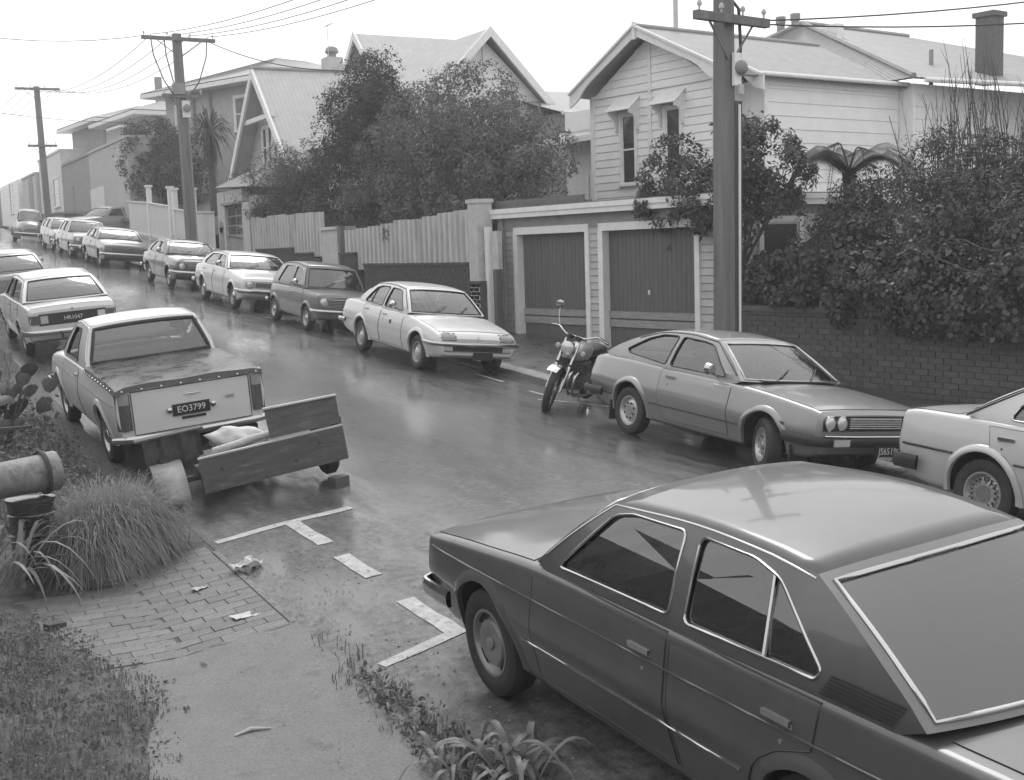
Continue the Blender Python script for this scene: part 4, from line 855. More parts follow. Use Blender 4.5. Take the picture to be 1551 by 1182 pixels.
def field(name, label, n, xr, yr, test, hr, wr, m, seed, zf, lean=.6):
    rng = np.random.default_rng(seed); X = rng.uniform(*xr, n); Y = rng.uniform(*yr, n); dens = np.array([hn(x * 1.7 + 3, y * 1.4) * .5 + .5 for x, y in zip(X, Y)]); kp = np.array([test(x, y) for x, y in zip(X, Y)]) & (rng.uniform(0, 1, n) < .25 + .85 * dens)
    X, Y, dens = X[kp], Y[kp], dens[kp]; n = len(X); Z = np.array([zf(x, y) for x, y in zip(X, Y)]); a = rng.uniform(0, 2 * PI, n); D = np.stack([np.cos(a), np.sin(a), np.zeros(n)], 1); h = rng.uniform(*hr, n) * (.5 + .8 * dens)
    V = blade_strips(np.stack([X, Y, Z - .01], 1), D, np.stack([h, h * rng.uniform(.2, 1.2, n) * lean], 1), h * rng.uniform(0, .7, n), rng.uniform(*wr, n), rng, 3)
    return tag(link(name, quads_mesh(name, V, len(V) // 4, m), None), label, None, None, 'stuff')
field('grass', 'short damp grass and weeds on the near bank', 26000, (-1.5, 1.75), (4.2, 9.2), lambda x, y: x < EX(y) + .05 + .12 * hn(x * 5, y * 5), (.02, .08), (.0015, .004), M['grass'], 41, verge_z)
field('grass', 'rough grass beside the ute', 16000, (-2.5, 2.75), (10.2, 26), lambda x, y: x < 2.35 + .25 * hn(x * 3, y * 3) and not (x > 2.3 and 12 < y < 17.3), (.08, .24), (.004, .009), M['grass'], 42, verge_z)
field('grass', 'weedy fringe of grass along the gutter edge of the path', 1500, (2.2, 2.95), (4.6, 7.6), lambda x, y: abs(x - (2.62 + .1 * hn(y * 3, 1))) < .13 * (1 if y < 6.9 else .5), (.03, .14), (.002, .005), M['grass'], 43, G)
def leafy(name, label, n, xr, yr, test, hr, size, m, seed, zf, asp=.55):
    rng = np.random.default_rng(seed); X = rng.uniform(*xr, n); Y = rng.uniform(*yr, n); kp = np.array([test(x, y) for x, y in zip(X, Y)]); X, Y = X[kp], Y[kp]; n = len(X)
    Z = np.array([zf(x, y) for x, y in zip(X, Y)]) + rng.uniform(0, 1, n) * hr * np.array([.35 + .65 * abs(hn(x * 2.2, y * 2.2)) for x, y in zip(X, Y)]); P = np.stack([X, Y, Z], 1); Nn = rng.normal(size=(n, 3)) * .5 + np.array([0, 0, 1.0])
    return tag(link(name, quads_mesh(name, leaves(P, Nn, size, asp, rng, .1), n, m), None), label, None, None, 'stuff')
leafy('weeds', 'low leafy weeds between the bins and the ute', 17000, (-1.5, 2.75), (10.9, 17.5), lambda x, y: x < 2.5 + .15 * hn(y * 2, x) - (.25 if y > 12 else 0), .42, .055, M['weed'], 51, verge_z)
leafy('weeds', 'leaf litter and small weeds on the near bank', 26000, (-1.5, 1.7), (4.2, 9.2), lambda x, y: x < EX(y) + .04 + .16 * hn(x * 4, y * 4) + .06 * hn(x * 13, y * 11) and hn(x * 2.1, y * 1.7) > -.6, .05, .026, M['weed'], 52, verge_z)
leafy('weeds', 'small leafy weeds along the path edge by the flax', 4200, (2.2, 3.0), (4.4, 6.9), lambda x, y: abs(x - 2.62) < .24 - .07 * (y - 4.4), .13, .036, M['weed'], 53, G)
# strap leaved plants
M['flax'] = leafmat('strap_leaf', .19, .3, .4, .2)
def strap(parent, o, a, L, rise, w, fold=.3, droop=1.0):
    d = Vector((math.cos(a), math.sin(a), 0)); s = Vector((-math.sin(a), math.cos(a), 0)); rows = []
    for j in range(9):
        t = j / 8; p = Vector(o) + d * (L * (t ** 1.1) * .8) + Vector((0, 0, rise * (1 - (1 - t) ** 2) - droop * rise * t ** 3)); ww = w * (math.sin(PI * min(1, .18 + t * .82)) ** .7 if t > .15 else .75) + .001
        rows.append([p - s * ww + Vector((0, 0, ww * fold)), p, p + s * ww + Vector((0, 0, ww * fold))])
    return MB().grid(rows).build('leaf', M['flax'], parent, 60, fix=False)
rng = np.random.default_rng(61)
def strapplant(label, loc, n, Lr, rr, w, arc=(0, 2 * PI), spread=.12):
    t = thing('strap_leaf_plant', label, 'plant', loc, 0, None)
    for k in range(n): a = arc[0] + (arc[1] - arc[0]) * (k + rng.uniform(-.3, .3)) / n; strap(t, (rng.uniform(-spread, spread), rng.uniform(-spread, spread), 0), a, rng.uniform(*Lr), rng.uniform(*rr), w * rng.uniform(.8, 1.2), .35, rng.uniform(.5, 1.2))
    return t
strapplant('arching strap leaved plant at the bottom beside the dark saloon', (2.78, 5.13, -.05), 24, (.28, .55), (.16, .38), .018)
strapplant('smaller strap leaved tuft in the weeds left of the dark saloon', (2.55, 5.35, -.04), 13, (.2, .4), (.12, .25), .014)
strapplant('thin bladed tuft at the broken path corner', (2.62, 6.35, .0), 16, (.1, .24), (.1, .22), .005)
strapplant('pale flax leaves reaching in from the left edge over the bins', (.95, 9.72, .18), 24, (.5, .95), (.3, .75), .017, (-1.2, 1.6), .12)
strapplant('spiky upright weed above the tussock beside the bins', (1.95, 11.4, .25), 14, (.2, .4), (.35, .6), .008)
# dark shrub with big round leaves
M['bigleaf'] = leafmat('round_dark_leaf', .055, .3, .4, .1)
bl = thing('round_leaf_shrub', 'dark shrub with large round leaves at the left edge above the bins', 'shrub', (1.55, 15.3, .5))
for k in range(38):
    a = rng.uniform(0, 2 * PI); r = rng.uniform(.1, .6); c = Vector((math.cos(a) * r, math.sin(a) * r, rng.uniform(.15, .85))); nrm = Vector((rng.normal() * .5 + .2, -1 + rng.normal() * .5, .5 + rng.normal() * .4)).normalized(); u = nrm.orthogonal().normalized(); v = nrm.cross(u); R0 = rng.uniform(.06, .12)
    mb = MB(); mb.add([c + nrm * .02] + [c + (u * math.cos(q) + v * math.sin(q) * .75) * R0 * (1 + .12 * math.sin(3 * q)) for q in np.linspace(0, 2 * PI, 11)[:-1]], [(0, i + 1, (i + 1) % 10 + 1) for i in range(10)]); mb.build('leaf', M['bigleaf'], bl, 60, fix=False)
mb = MB()
for k in range(6): a = k * 1.1; mb.tube([(0, 0, -.2), (math.cos(a) * .2, math.sin(a) * .2, .3), (math.cos(a) * .35, math.sin(a) * .35, .65)], [.03, .02, .01], 6)
mb.build('stem', M['bark'], bl)
# ------------------------------------------------------------------ cars
def paint(name, g, metal=0.0, rough=.32, dirt=None, coat=.75, var=.03):
    return mat(name, g, rough, var=var, scale=5, metal=metal, coat=coat, dirt=dirt)
def fil(P, rads, k=4):
    """polyline with rounded inner corners"""
    out = [P[0]]
    for i in range(1, len(P) - 1):
        a, b, c = Vector(P[i - 1]), Vector(P[i]), Vector(P[i + 1]); r = rads[i - 1]
        if r <= 0: out.append(tuple(b)); continue
        la, lc = (a - b).length, (c - b).length; d = min(r, .48 * la, .48 * lc)
        p0 = b + (a - b) * (d / la); p1 = b + (c - b) * (d / lc)
        for j in range(k + 1):
            t = j / k; out.append(tuple(p0 * (1 - t) ** 2 + b * 2 * t * (1 - t) + p1 * t * t))
    out.append(P[-1]); return out
def clip_loop(loop, n=.12):
    out = []
    for i in range(len(loop)):
        a = Vector(loop[i]); b = Vector(loop[(i + 1) % len(loop)]); k = max(1, int((b - a).length / n))
        out += [a.lerp(b, j / k) for j in range(k)]
    return out
def roundloop(poly, r=.05, k=3):
    P = [Vector(p) for p in poly]; n = len(P); out = []
    for i in range(n):
        a, b, c = P[i - 1], P[i], P[(i + 1) % n]; la, lc = (a - b).length, (c - b).length; d = min(r, .4 * la, .4 * lc); p0 = b + (a - b) * (d / la); p1 = b + (c - b) * (d / lc)
        for j in range(k + 1): t = j / k; out.append(p0 * (1 - t) ** 2 + b * 2 * t * (1 - t) + p1 * t * t)
    return out
class Car:
    def __init__(s, root, sp):
        s.root = root; s.sp = sp; T = sp['tab']; xs = [r[0] for r in T]; s.f = [pchip(xs, [r[i] for r in T]) for i in range(1, 8)]
        s.L = T[-1][0]; s.fo = sp['fo']; s.wb = sp['wb']; s.c = s.fo + s.wb / 2; s.pm = sp['paint']; s.glass = M[sp.get('glass', 'glass')]
        s.lod = sp.get('lod', 0)
    def Y(s, t): return s.c - t
    def half(s, t):
        zs, ys, zw, yw, zb, yb, zt = [f(t) for f in s.f]
        rr = s.sp.get('rad', (.06, .14, .05))
        return fil([(0, zs), (ys, zs), (yw, zw), (yb, zb), (yb * .55, zb + (zt - zb) * .78), (0, zt)], (rr[0], rr[1], rr[2], .15), 4 if s.lod < 2 else 2)
    def side_y(s, t, z):
        P = s.half(t); best = None
        for a, b in zip(P[:-1], P[1:]):
            if min(a[1], b[1]) - 1e-6 <= z <= max(a[1], b[1]) + 1e-6 and max(a[0], b[0]) > .3:
                q = 0 if abs(b[1] - a[1]) < 1e-9 else (z - a[1]) / (b[1] - a[1]); y = a[0] + (b[0] - a[0]) * q; best = y if best is None else max(best, y)
        return best if best is not None else max(p[0] for p in P)
    def top_z(s, t, y):
        P = s.half(t); y = abs(y); i0 = max(range(len(P)), key=lambda i: P[i][0])
        for a, b in zip(P[i0:-1], P[i0 + 1:]):
            if b[0] - 1e-6 <= y <= a[0] + 1e-6: q = 0 if abs(a[0] - b[0]) < 1e-9 else (a[0] - y) / (a[0] - b[0]); return a[1] + (b[1] - a[1]) * q
        return P[i0][1]
    def nose_t(s, y, z, rear=False):
        for k in range(160):
            t = (s.L - k * .005) if rear else k * .005; P = s.half(t)
            if P[0][1] <= z <= s.top_z(t, y) and s.side_y(t, z) >= abs(y): return t
        return s.L if rear else 0
    # ---- body
    def body(s):
        T = s.sp['tab']; ts = sorted(set([round(r[0], 3) for r in T] + [round(x, 3) for x in np.linspace(0, s.L, 34 if s.lod == 0 else 22)]))
        ts = [t for i, t in enumerate(ts) if i == 0 or t - ts[i - 1] > .012]
        rows = []
        for t in ts: h = s.half(t); y = s.Y(t); rows.append([(a, y, z) for a, z in h] + [(-a, y, z) for a, z in reversed(h[1:-1])])
        mb = MB(); mb.grid(rows, 0, True); n = len(rows[0]); mb.f.append(tuple(range(n))); mb.m.append(0); o = (len(rows) - 1) * n; mb.f.append(tuple(o + k for k in reversed(range(n)))); mb.m.append(0)
        me = mb.mesh('body', [s.pm, M['well'], M['interior']]); ob = link('body', me, s.root); g = s.sp['gh']; cut = MB(); Ra = s.sp.get('arch', s.sp['rw'] + .065)
        W = max(r[4] for r in T)
        for i, t in enumerate((s.fo, s.fo + s.wb)):
            R_a = Ra if i == 0 else s.sp.get('archr', Ra)
            for q in (-1, 1): cut.lathe([(.0, R_a), (W, R_a)], (q, 0, 0), (q * (W - .30), s.Y(t), s.sp['rw'] + .01), 28 if s.lod == 0 else 16)
        c1 = link('cut', cut.mesh('cut', M['well']), s.root)
        t0, t1 = g['wsB'][0] + .12, g['rwB'][0] - s.sp.get('tubr', .25); yb = min(s.f[5](t0), s.f[5](t1)) - .09
        c2 = link('cut', MB().b2((-yb, s.Y(t1), .34), (yb, s.Y(t0), 2.2)).mesh('cut', M['interior']), s.root)
        for c in (c1, c2):
            md = ob.modifiers.new('b', 'BOOLEAN'); md.operation = 'DIFFERENCE'; md.object = c; md.solver = 'EXACT'
            dg = bpy.context.evaluated_depsgraph_get(); me2 = bpy.data.meshes.new_from_object(ob.evaluated_get(dg)); ob.modifiers.clear(); ob.data = me2
        for c in (c1, c2): bpy.data.objects.remove(c)
        me2.materials.clear()
        for m in (s.pm, M['well'], M['interior']): me2.materials.append(m)
        for p in me2.polygons:
            c = p.center; k = 0
            for i, t in enumerate((s.fo, s.fo + s.wb)):
                R_a = Ra if i == 0 else s.sp.get('archr', Ra); d = math.hypot(c.y - s.Y(t), c.z - s.sp['rw'] - .01)
                if d < R_a + .006 and (abs(p.normal.x) < .3 or abs(c.x) < W - .25) and abs(c.x) < W - .004: k = 1
            if abs(c.x) < yb + .004 and s.Y(t1) - .004 < c.y < s.Y(t0) + .004 and c.z > .33 and not (abs(p.normal.x) < .2 and p.normal.z < -.5): k = 2 if (p.normal.z > .9 and c.z < .4) or c.z < s.f[4](s.c - c.y) + .1 and k == 0 else k
            p.material_index = k
        me2.polygons.foreach_set('use_smooth', [True] * len(me2.polygons)); me2.set_sharp_from_angle(angle=math.radians(28)); me2.update(); s.bodyo = ob
        s.archlips(Ra)
    def archlips(s, Ra):
        lip = s.sp.get('lip', .02)
        if s.lod > 1 or lip <= 0: return
        for i, t in enumerate((s.fo, s.fo + s.wb)):
            R_a = Ra if i == 0 else s.sp.get('archr', Ra)
            for q in (-1, 1):
                rows = []
                for a in np.linspace(-.12, PI + .12, 25):
                    r = []
                    for (dr, do) in ((-.004, -.02), (-.004, lip * .8), (.012, lip), (.035, lip * .55), (.06, .0), (.062, -.01)):
                        tt = t - (R_a + dr) * math.cos(a); z = s.sp['rw'] + .01 + (R_a + dr) * math.sin(a); r.append((q * (s.side_y(min(max(tt, .02), s.L - .02), max(z, s.f[0](t) + .05)) + do), s.Y(tt), z))
                    rows.append(r)
                if rows[0][0][2] < 9: MB().grid(rows).build('wheel_arch', s.pm, s.root, 50)
    # ---- cabin
    def prep(s):
        g = s.sp['gh']; rp = [g['wsT'][:2]] + g.get('pts', []) + [g['rwT'][:2]]; s.zr = pchip([p[0] for p in rp], [p[1] for p in rp]); s.hwr = lambda t: float(np.interp(t, [g['wsT'][0], g['rwT'][0]], [g['hw'], g.get('hwr', g['hw'])]))
        s.crown = g.get('crown', .05)
    def gy(s, t, z):
        yb = s.f[5](t) - .012; zb = s.f[4](t) - .005; q = max(0, min(1.02, (z - zb) / max(.05, s.zr(t) - zb))); return yb + (s.hwr(t) - yb) * q + .022 * 4 * q * (1 - q)
    def cabin(s):
        g = s.sp['gh']; s.prep(); A, B, C_, D = [Vector(g[k][:2]) for k in ('wsB', 'wsT', 'rwT', 'rwB')]
        def bow(a, b, k):  # gently curved pillar line
            n = 6; d = b - a; nn = Vector((-d.y, d.x)).normalized(); return [a + d * i / n + nn * (k * 4 * (i / n) * (1 - i / n)) for i in range(n + 1)]
        front = bow(A, B, g.get('bowA', .01)); rear = bow(C_, D, g.get('bowC', .015)); roof = [Vector((t, s.zr(t))) for t in np.linspace(B.x, C_.x, 12)]
        belt = [Vector((t, s.f[4](t) - .03)) for t in np.linspace(D.x, A.x, 16)]
        outer = front + roof[1:-1] + rear + belt[1:-1]; s.front, s.rear = front, rear
        wins = [roundloop(w, g.get('wr', .045)) for w in g['wins']]; holes = [clip_loop(w) for w in wins]; s.wins = holes
        pm = g.get('mat', s.pm)
        for q in (-1, 1):
            loops = [[Vector((p.x, p.y, 0)) for p in outer]] + [[Vector((p.x, p.y, 0)) for p in h] for h in holes]; flat = [p.to_2d() for l in loops for p in l]; eds = []; k0 = 0
            def inside(x, y, l): return sum(1 for i in range(len(l)) if (l[i].y > y) != (l[i - 1].y > y) and x < (l[i - 1].x - l[i].x) * (y - l[i].y) / (l[i - 1].y - l[i].y) + l[i].x) % 2 == 1
            for l in loops: eds += [(k0 + i, k0 + (i + 1) % len(l)) for i in range(len(l))]; k0 += len(l)
            xs_ = [p.x for p in outer]; ys_ = [p.y for p in outer]; st = .055 if s.lod == 0 else .09; nbd = len(flat)
            for gx in np.arange(min(xs_), max(xs_), st):
                for gy_ in np.arange(min(ys_), max(ys_), st):
                    if inside(gx, gy_, loops[0]) and not any(inside(gx, gy_, l) for l in loops[1:]) and min((gx - p.x) ** 2 + (gy_ - p.y) ** 2 for p in flat[:nbd]) > (st * .45) ** 2: flat.append(Vector((gx, gy_)))
            cv, ce, cf_, ov, oe, of = delaunay_2d_cdt(flat, eds, [], 0, 1e-5); inv = {}
            tri = []
            for f in cf_:
                cx_, cy_ = sum(cv[i].x for i in f) / 3, sum(cv[i].y for i in f) / 3
                if inside(cx_, cy_, loops[0]) and not any(inside(cx_, cy_, l) for l in loops[1:]): tri.append([ov[i][0] if ov[i] else 0 for i in f])
            V = [(q * s.gy(p.x, p.y), s.Y(p.x), p.y) for p in flat]; I = [(q * (s.gy(p.x, p.y) - .035), s.Y(p.x), p.y) for p in flat]; mb = MB(); n = len(flat); mb.add(V + I, [tuple(t) for t in tri], 0)
            for t in tri: mb.f.append(tuple(n + i for i in reversed(t))); mb.m.append(1)
            o = 0
            for l in loops:
                for i in range(len(l)): j = (i + 1) % len(l); mb.f.append((o + i, o + j, n + o + j, n + o + i)); mb.m.append(1 if l is not loops[0] else 0)
                o += len(l)
            me = mb.mesh('side_frame', [pm, M['trimblack']], 40, True); link('side_frame', me, s.root)
            for h in holes:
                pg = [Vector((p.x, p.y, 0)) for p in h]; MB().add([], []) if False else None
                mb = MB(); mb.add([(q * (s.gy(p.x, p.y) - .014), s.Y(p.x), p.y) for p in h], [tuple(t) for t in tessellate_polygon([pg])]); w = mb.build('side_window', s.glass, s.root)
                MB().tube([(q * (s.gy(p.x, p.y) + .001), s.Y(p.x), p.y) for p in h], g.get('trim_r', .009), 6, closed=True).build('window_trim', M[g.get('trim', 'trimblack')], w, 60)
            for (a, b) in g.get('bars', []):
                MB().tube([(q * (s.gy(*a) - .004), s.Y(a[0]), a[1]), (q * (s.gy(*b) - .004), s.Y(b[0]), b[1])], .011, 6).build('window_bar', M[g.get('trim', 'trimblack')], s.root)
            if s.lod < 2:
                rail = [(q * (s.gy(p.x, p.y) + .008), s.Y(p.x), p.y - .016) for p in front[1:] + roof[1:-1] + rear[:g.get('rail_end', 3)]]
                MB().tube(rail, g.get('gut_r', .009), 6).build('roof_gutter', M[g.get('gutter', 'trimblack')], s.root, 60)
        bF, bR, bB, bD = g.get('bF', .05), g.get('bR', .04), g.get('bB', .13), g.get('bD', .08); s.bF, s.bR = bF, bR; ns, nb = (17, 12) if s.lod == 0 else (11, 8)
        top = lambda sx, t, z: z + s.crown * (1 - abs(sx) ** 2.4)
        rows = []
        for b in np.linspace(0, 1, nb):
            r = []
            for sx in np.linspace(-1, 1, ns):
                t = B.x - bF * (1 - sx * sx) + (C_.x + bR * (1 - sx * sx) - (B.x - bF * (1 - sx * sx))) * b; tc = min(max(t, B.x), C_.x); r.append((sx * s.hwr(tc), s.Y(t), top(sx, t, s.zr(tc)) - (.6 * max(0, B.x - t) * .4 + .25 * max(0, t - C_.x))))
            rows.append(r)
        rf = MB().grid(rows).build('roof', g.get('roofmat', pm), s.root, 60)
        md = rf.modifiers.new('thick', 'SOLIDIFY'); md.thickness = .03; md.offset = -1 if True else 1
        frontedge, rearedge = rows[0], rows[-1]
        def screen(edge, P0, bowb, name, border, pm_):
            base_t = lambda sx: P0.x + (-bowb if P0.x < s.c else bowb) * (1 - sx * sx); zc = s.f[4](P0.x)
            def pt(sx, b, off=0):
                k = (sx + 1) / 2 * (ns - 1); i = min(int(k), ns - 2); e = Vector(edge[i]).lerp(Vector(edge[i + 1]), k - i); yb = s.f[5](P0.x) - .012
                bz = max(P0.y, s.top_z(base_t(sx), sx * yb) - .012) if True else P0.y
                bs = Vector((sx * yb, s.Y(base_t(sx)), P0.y + (bz - P0.y) * (1 - abs(sx) ** 3))); p = bs.lerp(e, b); kk = 4 * b * (1 - b) * .018; d = Vector((0, 1 if P0.x < s.c else -1, .8)).normalized(); return p + d * (kk + off)
            bs_, bb0, bb1 = border; N, K = 18, 8; loop = [(-1 + bs_ + (2 - 2 * bs_) * i / N, bb0) for i in range(N)] + [(1 - bs_, bb0 + (1 - bb1 - bb0) * i / K) for i in range(K)] + [(1 - bs_ - (2 - 2 * bs_) * i / N, 1 - bb1) for i in range(N)] + [(-1 + bs_, 1 - bb1 - (1 - bb1 - bb0) * i / K) for i in range(K)]
            loop = [tuple(p) for p in loop]; rng_o = [(-1 + 2 * i / N, 0) for i in range(N)] + [(1, i / K) for i in range(K)] + [(1 - 2 * i / N, 1) for i in range(N)] + [(-1, 1 - i / K) for i in range(K)]
            mb = MB(); mb.grid([[pt(a, b) for a, b in loop], [pt(a, b) for a, b in rng_o]], 0, True); fr = mb.build(name + '_frame', pm_, s.root, 60)
            mb = MB(); mb.grid([[pt(-1 + bs_ + (2 - 2 * bs_) * i / 14, bb0 + (1 - bb1 - bb0) * j / 6, -.006) for i in range(15)] for j in range(7)]); gl = mb.build(name, s.glass, s.root, 60)
            MB().tube([pt(a, b, .002) for a, b in loop], g.get('scr_r', .011), 6, closed=True).build('screen_trim', M[g.get('scr', 'chrome')], gl, 60); return pt
        s.pt_w = screen(frontedge, A, bB, 'windscreen', (.075, .05, .09), pm); s.pt_r = screen(rearedge, D, bD, 'rear_window', g.get('rb', (.09, .07, .10)), pm)
        # interior
        if s.lod < 2:
            zb = s.f[4](A.x + .4); w = s.f[5](A.x + .4) - .14; td = A.x + .25
            MB().b2((-w, s.Y(td + .22), zb - .22), (w, s.Y(td - .15), zb - .015)).build('dashboard', M['interior'], s.root)
            tseat = g.get('seat', A.x + 1.05)
            for q in (-1, 1):
                mb = MB(); x = q * w * .5; y = s.Y(tseat); a = math.radians(14); mb.box((x, y - .02, zb - .28), (.5, .14, .62), (a, 0, 0)); mb.box((x, y + .28, zb - .48), (.5, .55, .16)); st = mb.build('front_seat', M['interior'], s.root)
                if g.get('headrest'): MB().box((x, y - .13, zb + .14), (.27, .09, .17), (a, 0, 0)).build('headrest', M['interior'], st)
            if g.get('rearseat', True): MB().box((0, s.Y(tseat + .85), zb - .26), (2 * w - .1, .18, .5), (.25, 0, 0)).build('rear_seat', M['interior'], s.root); MB().b2((-w, s.Y(D.x + .02), zb - .09), (w, s.Y(tseat + .9), zb - .06)).build('parcel_shelf', M['interior'], s.root)
            sw = [(w * .5 + .185 * math.cos(a), s.Y(td + .42 - .08 * math.sin(a)), zb - .02 + .17 * math.sin(a)) for a in np.linspace(0, 2 * PI, 21)[:-1]]
            mb = MB(); mb.tube(sw, .013, 6, closed=True); mb.tube([(w * .5 - .18, s.Y(td + .42), zb - .02), (w * .5 + .18, s.Y(td + .42), zb - .02)], .012, 5); mb.tube([(w * .5, s.Y(td + .42), zb - .02), (w * .5, s.Y(td + .1), zb - .12)], .02, 6); mb.build('steering_wheel', M['trimblack'], s.root, 60)
    # ---- panels
    def sidepanel(s, name, ta, tb, za, zb, q, handle=None, moulding=None, seam=True, mat_=None, off=.0035):
        """ta(z), tb(z): fore and aft edges"""
        nz, nt = 10, 10; rows = []
        for j in range(nz + 1):
            r = []
            for i in range(nt + 1):
                zz = (za if not callable(za) else 0); t0 = 0
                b = j / nz; zlo = za; zhi = zb if not callable(zb) else None
                z = za + ((zb if zhi is not None else 0) - za) * b if zhi is not None else 0
                if zhi is None: tt0 = ta(.7); tt1 = tb(.7); tt = tt0 + (tt1 - tt0) * i / nt; z = za + (zb(tt) - za) * b
                t = ta(z) + (tb(z) - ta(z)) * i / nt; r.append((q * (s.side_y(t, z) + off), s.Y(t), z))
            rows.append(r)
        ed = rows[0] + [r[-1] for r in rows[1:]] + list(reversed(rows[-1][:-1])) + [r[0] for r in reversed(rows[1:-1])]
        mb = MB(); mb.grid(rows); ib = [(p[0] - q * .012, p[1], p[2]) for p in ed]; o = len(mb.v); n = len(ed); mb.add(ed + ib, [(i, (i + 1) % n, n + (i + 1) % n, n + i) for i in range(n)])
        d = mb.build(name, mat_ or s.pm, s.root, 40)
        if seam: MB().tube([(p[0] - q * .002, p[1], p[2]) for p in ed], .0042, 4, closed=True).build('seam', M['trimblack'], d)
        if handle:
            t, z, k = handle; y = s.side_y(t, z)
            if k == 'flap': mb = MB(); mb.box((q * (y + .012), s.Y(t), z), (.018, .16, .026)); mb.box((q * (y + .004), s.Y(t), z - .03), (.006, .17, .055), None, 1); mb.build('handle', [M['chrome'], M['steel']], d)
            else: mb = MB(); mb.tube([(q * (y + .002), s.Y(t - .075), z), (q * (y + .035), s.Y(t - .06), z), (q * (y + .035), s.Y(t + .06), z), (q * (y + .002), s.Y(t + .075), z)], .011, 6); mb.build('handle', M['chrome'], d, 60)
            MB().lathe([(0, .011), (.006, .011)], (q, 0, 0), (q * (s.side_y(t - .02, z - .075) + .002), s.Y(t + .03), z - .085), 10).build('lock', M['chrome'], d)
        return d
    def toppanel(s, name, ta, tb, hw, mat_=None, off=.004, n=12):
        rows = []
        for j in range(n + 1):
            b = j / n; r = []
            for i in range(-8, 9):
                sx = i / 8; t0, t1 = ta(sx), tb(sx); t = t0 + (t1 - t0) * b; y = sx * hw(t); r.append((y, s.Y(t), s.top_z(t, y) + off))
            rows.append(r)
        ed = rows[0] + [r[-1] for r in rows[1:]] + list(reversed(rows[-1][:-1])) + [r[0] for r in reversed(rows[1:-1])]
        mb = MB(); mb.grid(rows); ib = [(p[0], p[1], p[2] - .012) for p in ed]; m = len(ed); mb.add(ed + ib, [(i, (i + 1) % m, m + (i + 1) % m, m + i) for i in range(m)]); d = mb.build(name, mat_ or s.pm, s.root, 40)
        MB().tube([(p[0], p[1], p[2] - .003) for p in ed], .0042, 4, closed=True).build('seam', M['trimblack'], d); return d
    def sideline(s, name, t0, t1, z, m, r=.008, par=None, skip=True):
        """strip along both sides at height z(t), broken at the wheel arches"""
        zf = z if callable(z) else (lambda t: z); Ra = s.sp.get('arch', s.sp['rw'] + .065) + .05
        for q in (-1, 1):
            run = []
            for t in list(np.linspace(t0, t1, 60)) + [None]:
                bad = t is None or (skip and any(math.hypot(t - a, zf(t) - s.sp['rw']) < Ra for a in (s.fo, s.fo + s.wb)))
                if bad:
                    if len(run) > 2: MB().tube(run, r, 6).build(name, m, par or s.root, 60)
                    run = []
                else: run.append((q * (s.side_y(t, zf(t)) + .005), s.Y(t), zf(t)))
    def bumper(s, rear, z0, z1, wrap, out=.06, m=None, hw=None, r=.02, name=None):
        """bar swept round the nose or tail"""
        hw = hw or (max(s.f[3](.1), s.f[3](.3)) + .015); zc = (z0 + z1) / 2; tn = s.L if rear else 0; sg = 1 if rear else -1; path = []
        for sx in np.linspace(-1, 1, 25): path.append((sx * (hw - .05), tn + sg * (out - .07 * abs(sx) ** 3)))
        L_ = [(-hw - .012, tn - sg * (wrap * k)) for k in (1, .6, .25)] + [(-hw + .005, tn + sg * (out - .12))]; Rr = [(-x, t) for x, t in reversed(L_)]; path = L_ + path[1:-1] + Rr; rows = []
        prof = [(-.02, z0), (.0, z0), (.012, z0 + (z1 - z0) * .25), (.014, zc), (.012, z0 + (z1 - z0) * .75), (0, z1), (-.02, z1)]
        for i, (x, t) in enumerate(path):
            a = Vector(path[max(i - 1, 0)]); b = Vector(path[min(i + 1, len(path) - 1)]); d = (b - a).normalized(); nrm = Vector((d.y, -d.x)) if False else Vector((-d.y, d.x)) * sg
            rows.append([(x + nrm.x * o, s.Y(t + nrm.y * o), z) for o, z in prof])
        mb = MB(); mb.grid(rows, 0, True); return mb.build(name or ('rear_bumper' if rear else 'front_bumper'), m or M['chrome'], s.root, 40)
    def onface(s, rear, x, z, out=0): t = s.nose_t(x, z, rear); return Vector((x, s.Y(t) + (-out if rear else out), z))
    def facebox(s, name, rear, x0, x1, z0, z1, m, dep=.02, par=None, out=.006, n=8):
        """shallow panel that follows the nose or tail"""
        sg = -1 if rear else 1; rows = []; k = 3
        for j in range(k + 1):
            z = z0 + (z1 - z0) * j / k; rows.append([tuple(s.onface(rear, x0 + (x1 - x0) * i / n, z, out)) for i in range(n + 1)])
        ed = rows[0] + [r[-1] for r in rows[1:]] + list(reversed(rows[-1][:-1])) + [r[0] for r in reversed(rows[1:-1])]; mb = MB(); mb.grid(rows); ib = [(p[0], p[1] - sg * dep, p[2]) for p in ed]; m_ = len(ed); mb.add(ed + ib, [(i, (i + 1) % m_, m_ + (i + 1) % m_, m_ + i) for i in range(m_)]); return mb.build(name, m, par or s.root, 30)
    def roundlamp(s, x, z, r, rear=False):
        sg = -1 if rear else 1; p = s.onface(rear, x, z, 0)
        h = MB().lathe([(-.05, r * 1.12), (.012, r * 1.14), (.016, r * 1.0)], (0, sg, 0), p, 18, cap=False).build('headlight', M['chrome'], s.root, 50)
        MB().lathe([(.006, r), (.02, r * .75), (.026, r * .35), (.027, .001)], (0, sg, 0), p, 18, cap=False).build('lens', M['lamp'], h, 60)
    def grille(s, x0, x1, z0, z1, nb=5, m=None, bar=None, nv=0):
        g = s.facebox('grille', False, x0, x1, z0, z1, m or M['trimblack'], .02, None, .004)
        for k in range(nb): z = z0 + (z1 - z0) * (k + .5) / nb; MB().tube([tuple(s.onface(False, x0 + (x1 - x0) * i / 8, z, .010)) for i in range(9)], .006, 4).build('grille_bar', bar or M['steel'], g)
        return g
